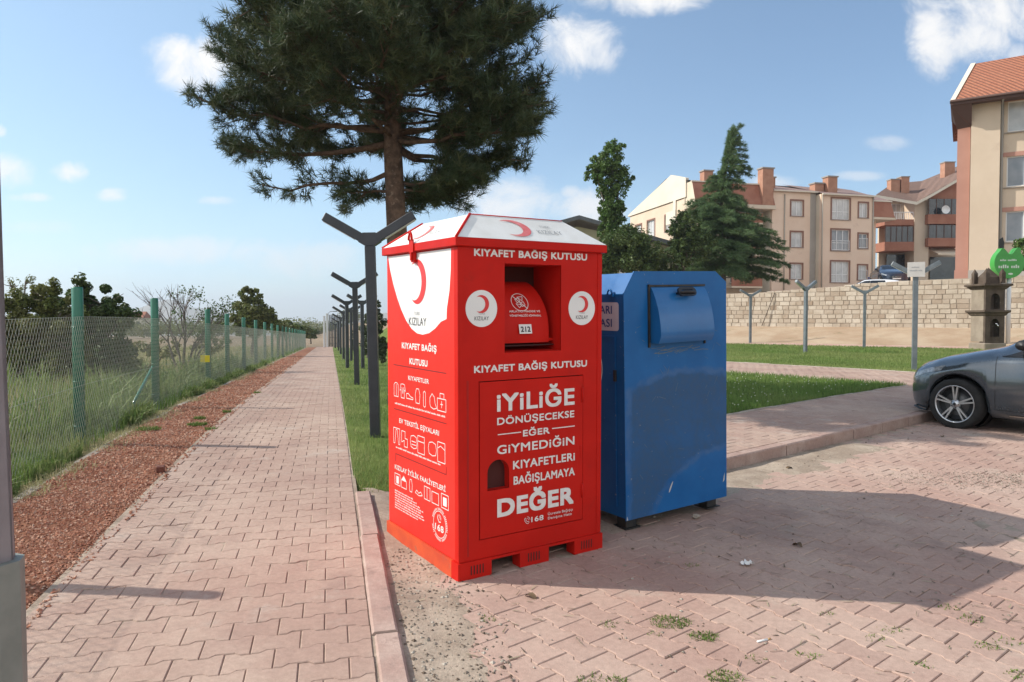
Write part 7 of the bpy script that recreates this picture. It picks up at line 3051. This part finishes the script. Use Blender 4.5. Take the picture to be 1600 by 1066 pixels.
# ------------------------------------------------------------------ things at the far end of the path
def path_end():
    M_W = mat("white_steel", (.62, .63, .64), rough=.5)
    M_G = mat("dark_steel_frame", (.09, .10, .11), rough=.5)
    for i, (x, yt, lab) in enumerate([(507, 495, "left of two white posts at the end of the footpath"), (511.5, 491, "taller right white post at the end of the footpath")]):
        Y = 80
        b = at(x, 545, Y)
        b.z = z1(b.x, Y)
        r = thing("gate_post", lab, "post", tuple(b), group="white posts at the path end")
        mb = MB()
        h = at(x, yt, Y).z - b.z
        mb.box((-.10, -.10, -.1), (.10, .10, h), 0, bev=.02)
        mb.build("shaft", [M_W], r)
        mb = MB()
        mb.box((-.13, -.13, h), (.13, .13, h + .08), 0, bev=.02)
        mb.build("cap", [M_W], r)
    Y = 84
    b = at(523, 545, Y)
    b.z = z1(b.x, Y)
    r = thing("sports_cage", "dark steel ball court cage at the far end of the footpath", "ball court fence", tuple(b))
    h = at(523, 492, Y).z - b.z
    wv = 8 * Y / 1133
    mb = MB()
    for k in range(5):
        x = -wv + 2 * wv * k / 4
        mb.tube([(x, 0, -.1), (x, 0, h)], .05, 6)
    for k in range(5):
        mb.tube([(-wv, 0, h * (k + .5) / 5), (wv, 0, h * (k + .5) / 5)], .035, 6)
    mb.build("frame", [M_G], r)
    mb = MB()
    n = 24
    for k in range(n + 1):
        x = -wv + 2 * wv * k / n
        mb.box((x - .012, .03, 0), (x + .012, .05, h), 0)
    mb.build("netting", [M_G], r)
    Y = 88
    b = at(513, 545, Y)
    b.z = z1(b.x, Y)
    r = thing("street_lamp", "thin street lamp with a bent head rising over the white posts", "street lamp", tuple(b))
    h = at(513, 487, Y).z - b.z
    mb = MB()
    mb.tube([(0, 0, -.1), (0, 0, h * .95), (.3, 0, h), (.7, 0, h + .03)], [.07, .05, .04, .035], 6)
    mb.build("pole", [M_G], r)
    mb = MB()
    mb.box((.6, -.12, h - .03), (1.1, .12, h + .06), 0, bev=.02)
    mb.build("lamp_head", [M_G], r)


path_end()


# ------------------------------------------------------------------ litter
def on_ground(x, y, off=0.0):
    u, v = px(x, y)
    Y = 4.0
    for _ in range(30):
        Y = (1.6 - z1(u * Y, Y) - off) / -v
    return Vector((u * Y, Y, z1(u * Y, Y) + off))


def litter():
    rng = np.random.default_rng(3)
    M_PAPER = mat("white_paper", (.78, .78, .76), (.7, .7, .69), 20, .8)
    p = on_ground(1167, 883)
    mb = MB()
    n = 9
    v = []
    for i in range(n):
        for j in range(6):
            v.append(((i / 8 - .5) * .075 + rng.normal(0, .003), (j / 5 - .5) * .05 + rng.normal(0, .003), .008 + abs(rng.normal(0, .012))))
    mb.add(v, [(i * 6 + j, (i + 1) * 6 + j, (i + 1) * 6 + j + 1, i * 6 + j + 1) for i in range(n - 1) for j in range(5)], 0)
    tag(mb.build("crumpled_paper", [M_PAPER], loc=p), "crumpled white paper scrap lying in the shadow of the bins", "litter")
    p = on_ground(1191, 1003)
    mb = MB()
    mb.tube([(-.028, -.012, .006), (.03, .014, .006)], .005, 8)
    mb.tube([(.03, .014, .006), (.045, .021, .006)], .0052, 8, 1)
    tag(mb.build("cigarette_butt", [M_PAPER, mat("filter_tan", (.5, .3, .12), rough=.8)], loc=p), "thin white cigarette stub lying on the sunlit pavers", "litter")
    p = on_ground(1088, 811)
    mb = MB()
    v = unit(rng.normal(0, 1, (24, 3))) * np.array([.032, .026, .022]) * rng.uniform(.85, 1.1, (24, 1)) + [0, 0, .018]
    import bmesh
    bm = bmesh.new()
    for q in v:
        bm.verts.new(q)
    bmesh.ops.convex_hull(bm, input=bm.verts)
    bm.verts.index_update()
    mb.add([tuple(q.co) for q in bm.verts], [tuple(w.index for w in f.verts) for f in bm.faces], 0)
    bm.free()
    tag(mb.build("stone", [M_GREYKERB], loc=p), "pale pebble on the ground in front of the blue bin", "stone")
    p = on_ground(251, 737, .06)
    mb = MB()
    mb.box((-.035, -.03, .0), (.035, .03, .055), 0, Matrix.Rotation(.4, 4, 'Z') @ Matrix.Rotation(.18, 4, 'X'), bev=.006)
    tag(mb.build("brick_fragment", [mat("dark_brick", (.13, .045, .03), (.18, .07, .05), 20, .9)], loc=p), "dark red brick fragment on the gravel strip", "brick")
    M_DRY = mat("dry_leaf", (.10, .065, .035), (.17, .11, .06), 20, .85)
    labs = ["dark dry leaf at the edge of the shadow nearest the red bin", "curled dry leaf in the middle of the bins' shadow", "dry leaf on the pavers near the kerb, left of the car", "dark dry leaf on the lit pavers below the grey car"]
    for (x, y), lab in zip([(830, 935), (1245, 853), (1232, 733), (1472, 683)], labs):
        p = on_ground(x, y)
        mb = MB()
        v = []
        for i in range(6):
            t = i / 5
            wv = .022 * math.sin(math.pi * (.08 + .9 * t))
            for j in (-1, 0, 1):
                v.append(((t - .5) * .085, j * wv, .004 + .016 * abs(j) * math.sin(math.pi * t) + .008 * math.sin(5 * t)))
        mb.add(v, [(i * 3 + j, (i + 1) * 3 + j, (i + 1) * 3 + j + 1, i * 3 + j + 1) for i in range(5) for j in range(2)], 0, smooth=True)
        o = mb.build("dry_leaf", [M_DRY], loc=p)
        o.rotation_euler = (0, 0, x * .37)
        tag(o, lab, "leaf", "dry leaves on the parking")


litter()


# ------------------------------------------------------------------ air
def haze():
    m = bpy.data.materials.new("haze")
    m.use_nodes = True
    t = NT(m.node_tree)
    t.n.clear()
    o = t.new('ShaderNodeOutputMaterial')
    v = t.new('ShaderNodeVolumePrincipled')
    v.inputs['Color'].default_value = (.86, .92, 1.0, 1)
    v.inputs['Density'].default_value = .00036
    v.inputs['Anisotropy'].default_value = .25
    t.l.new(v.outputs[0], o.inputs['Volume'])
    mb = MB()
    mb.box((-5600, -560, -160), (5600, 5500, 150), 0)
    tag(mb.build("haze", [m]), "thin summer haze over the plain", None, kind='stuff')


haze()
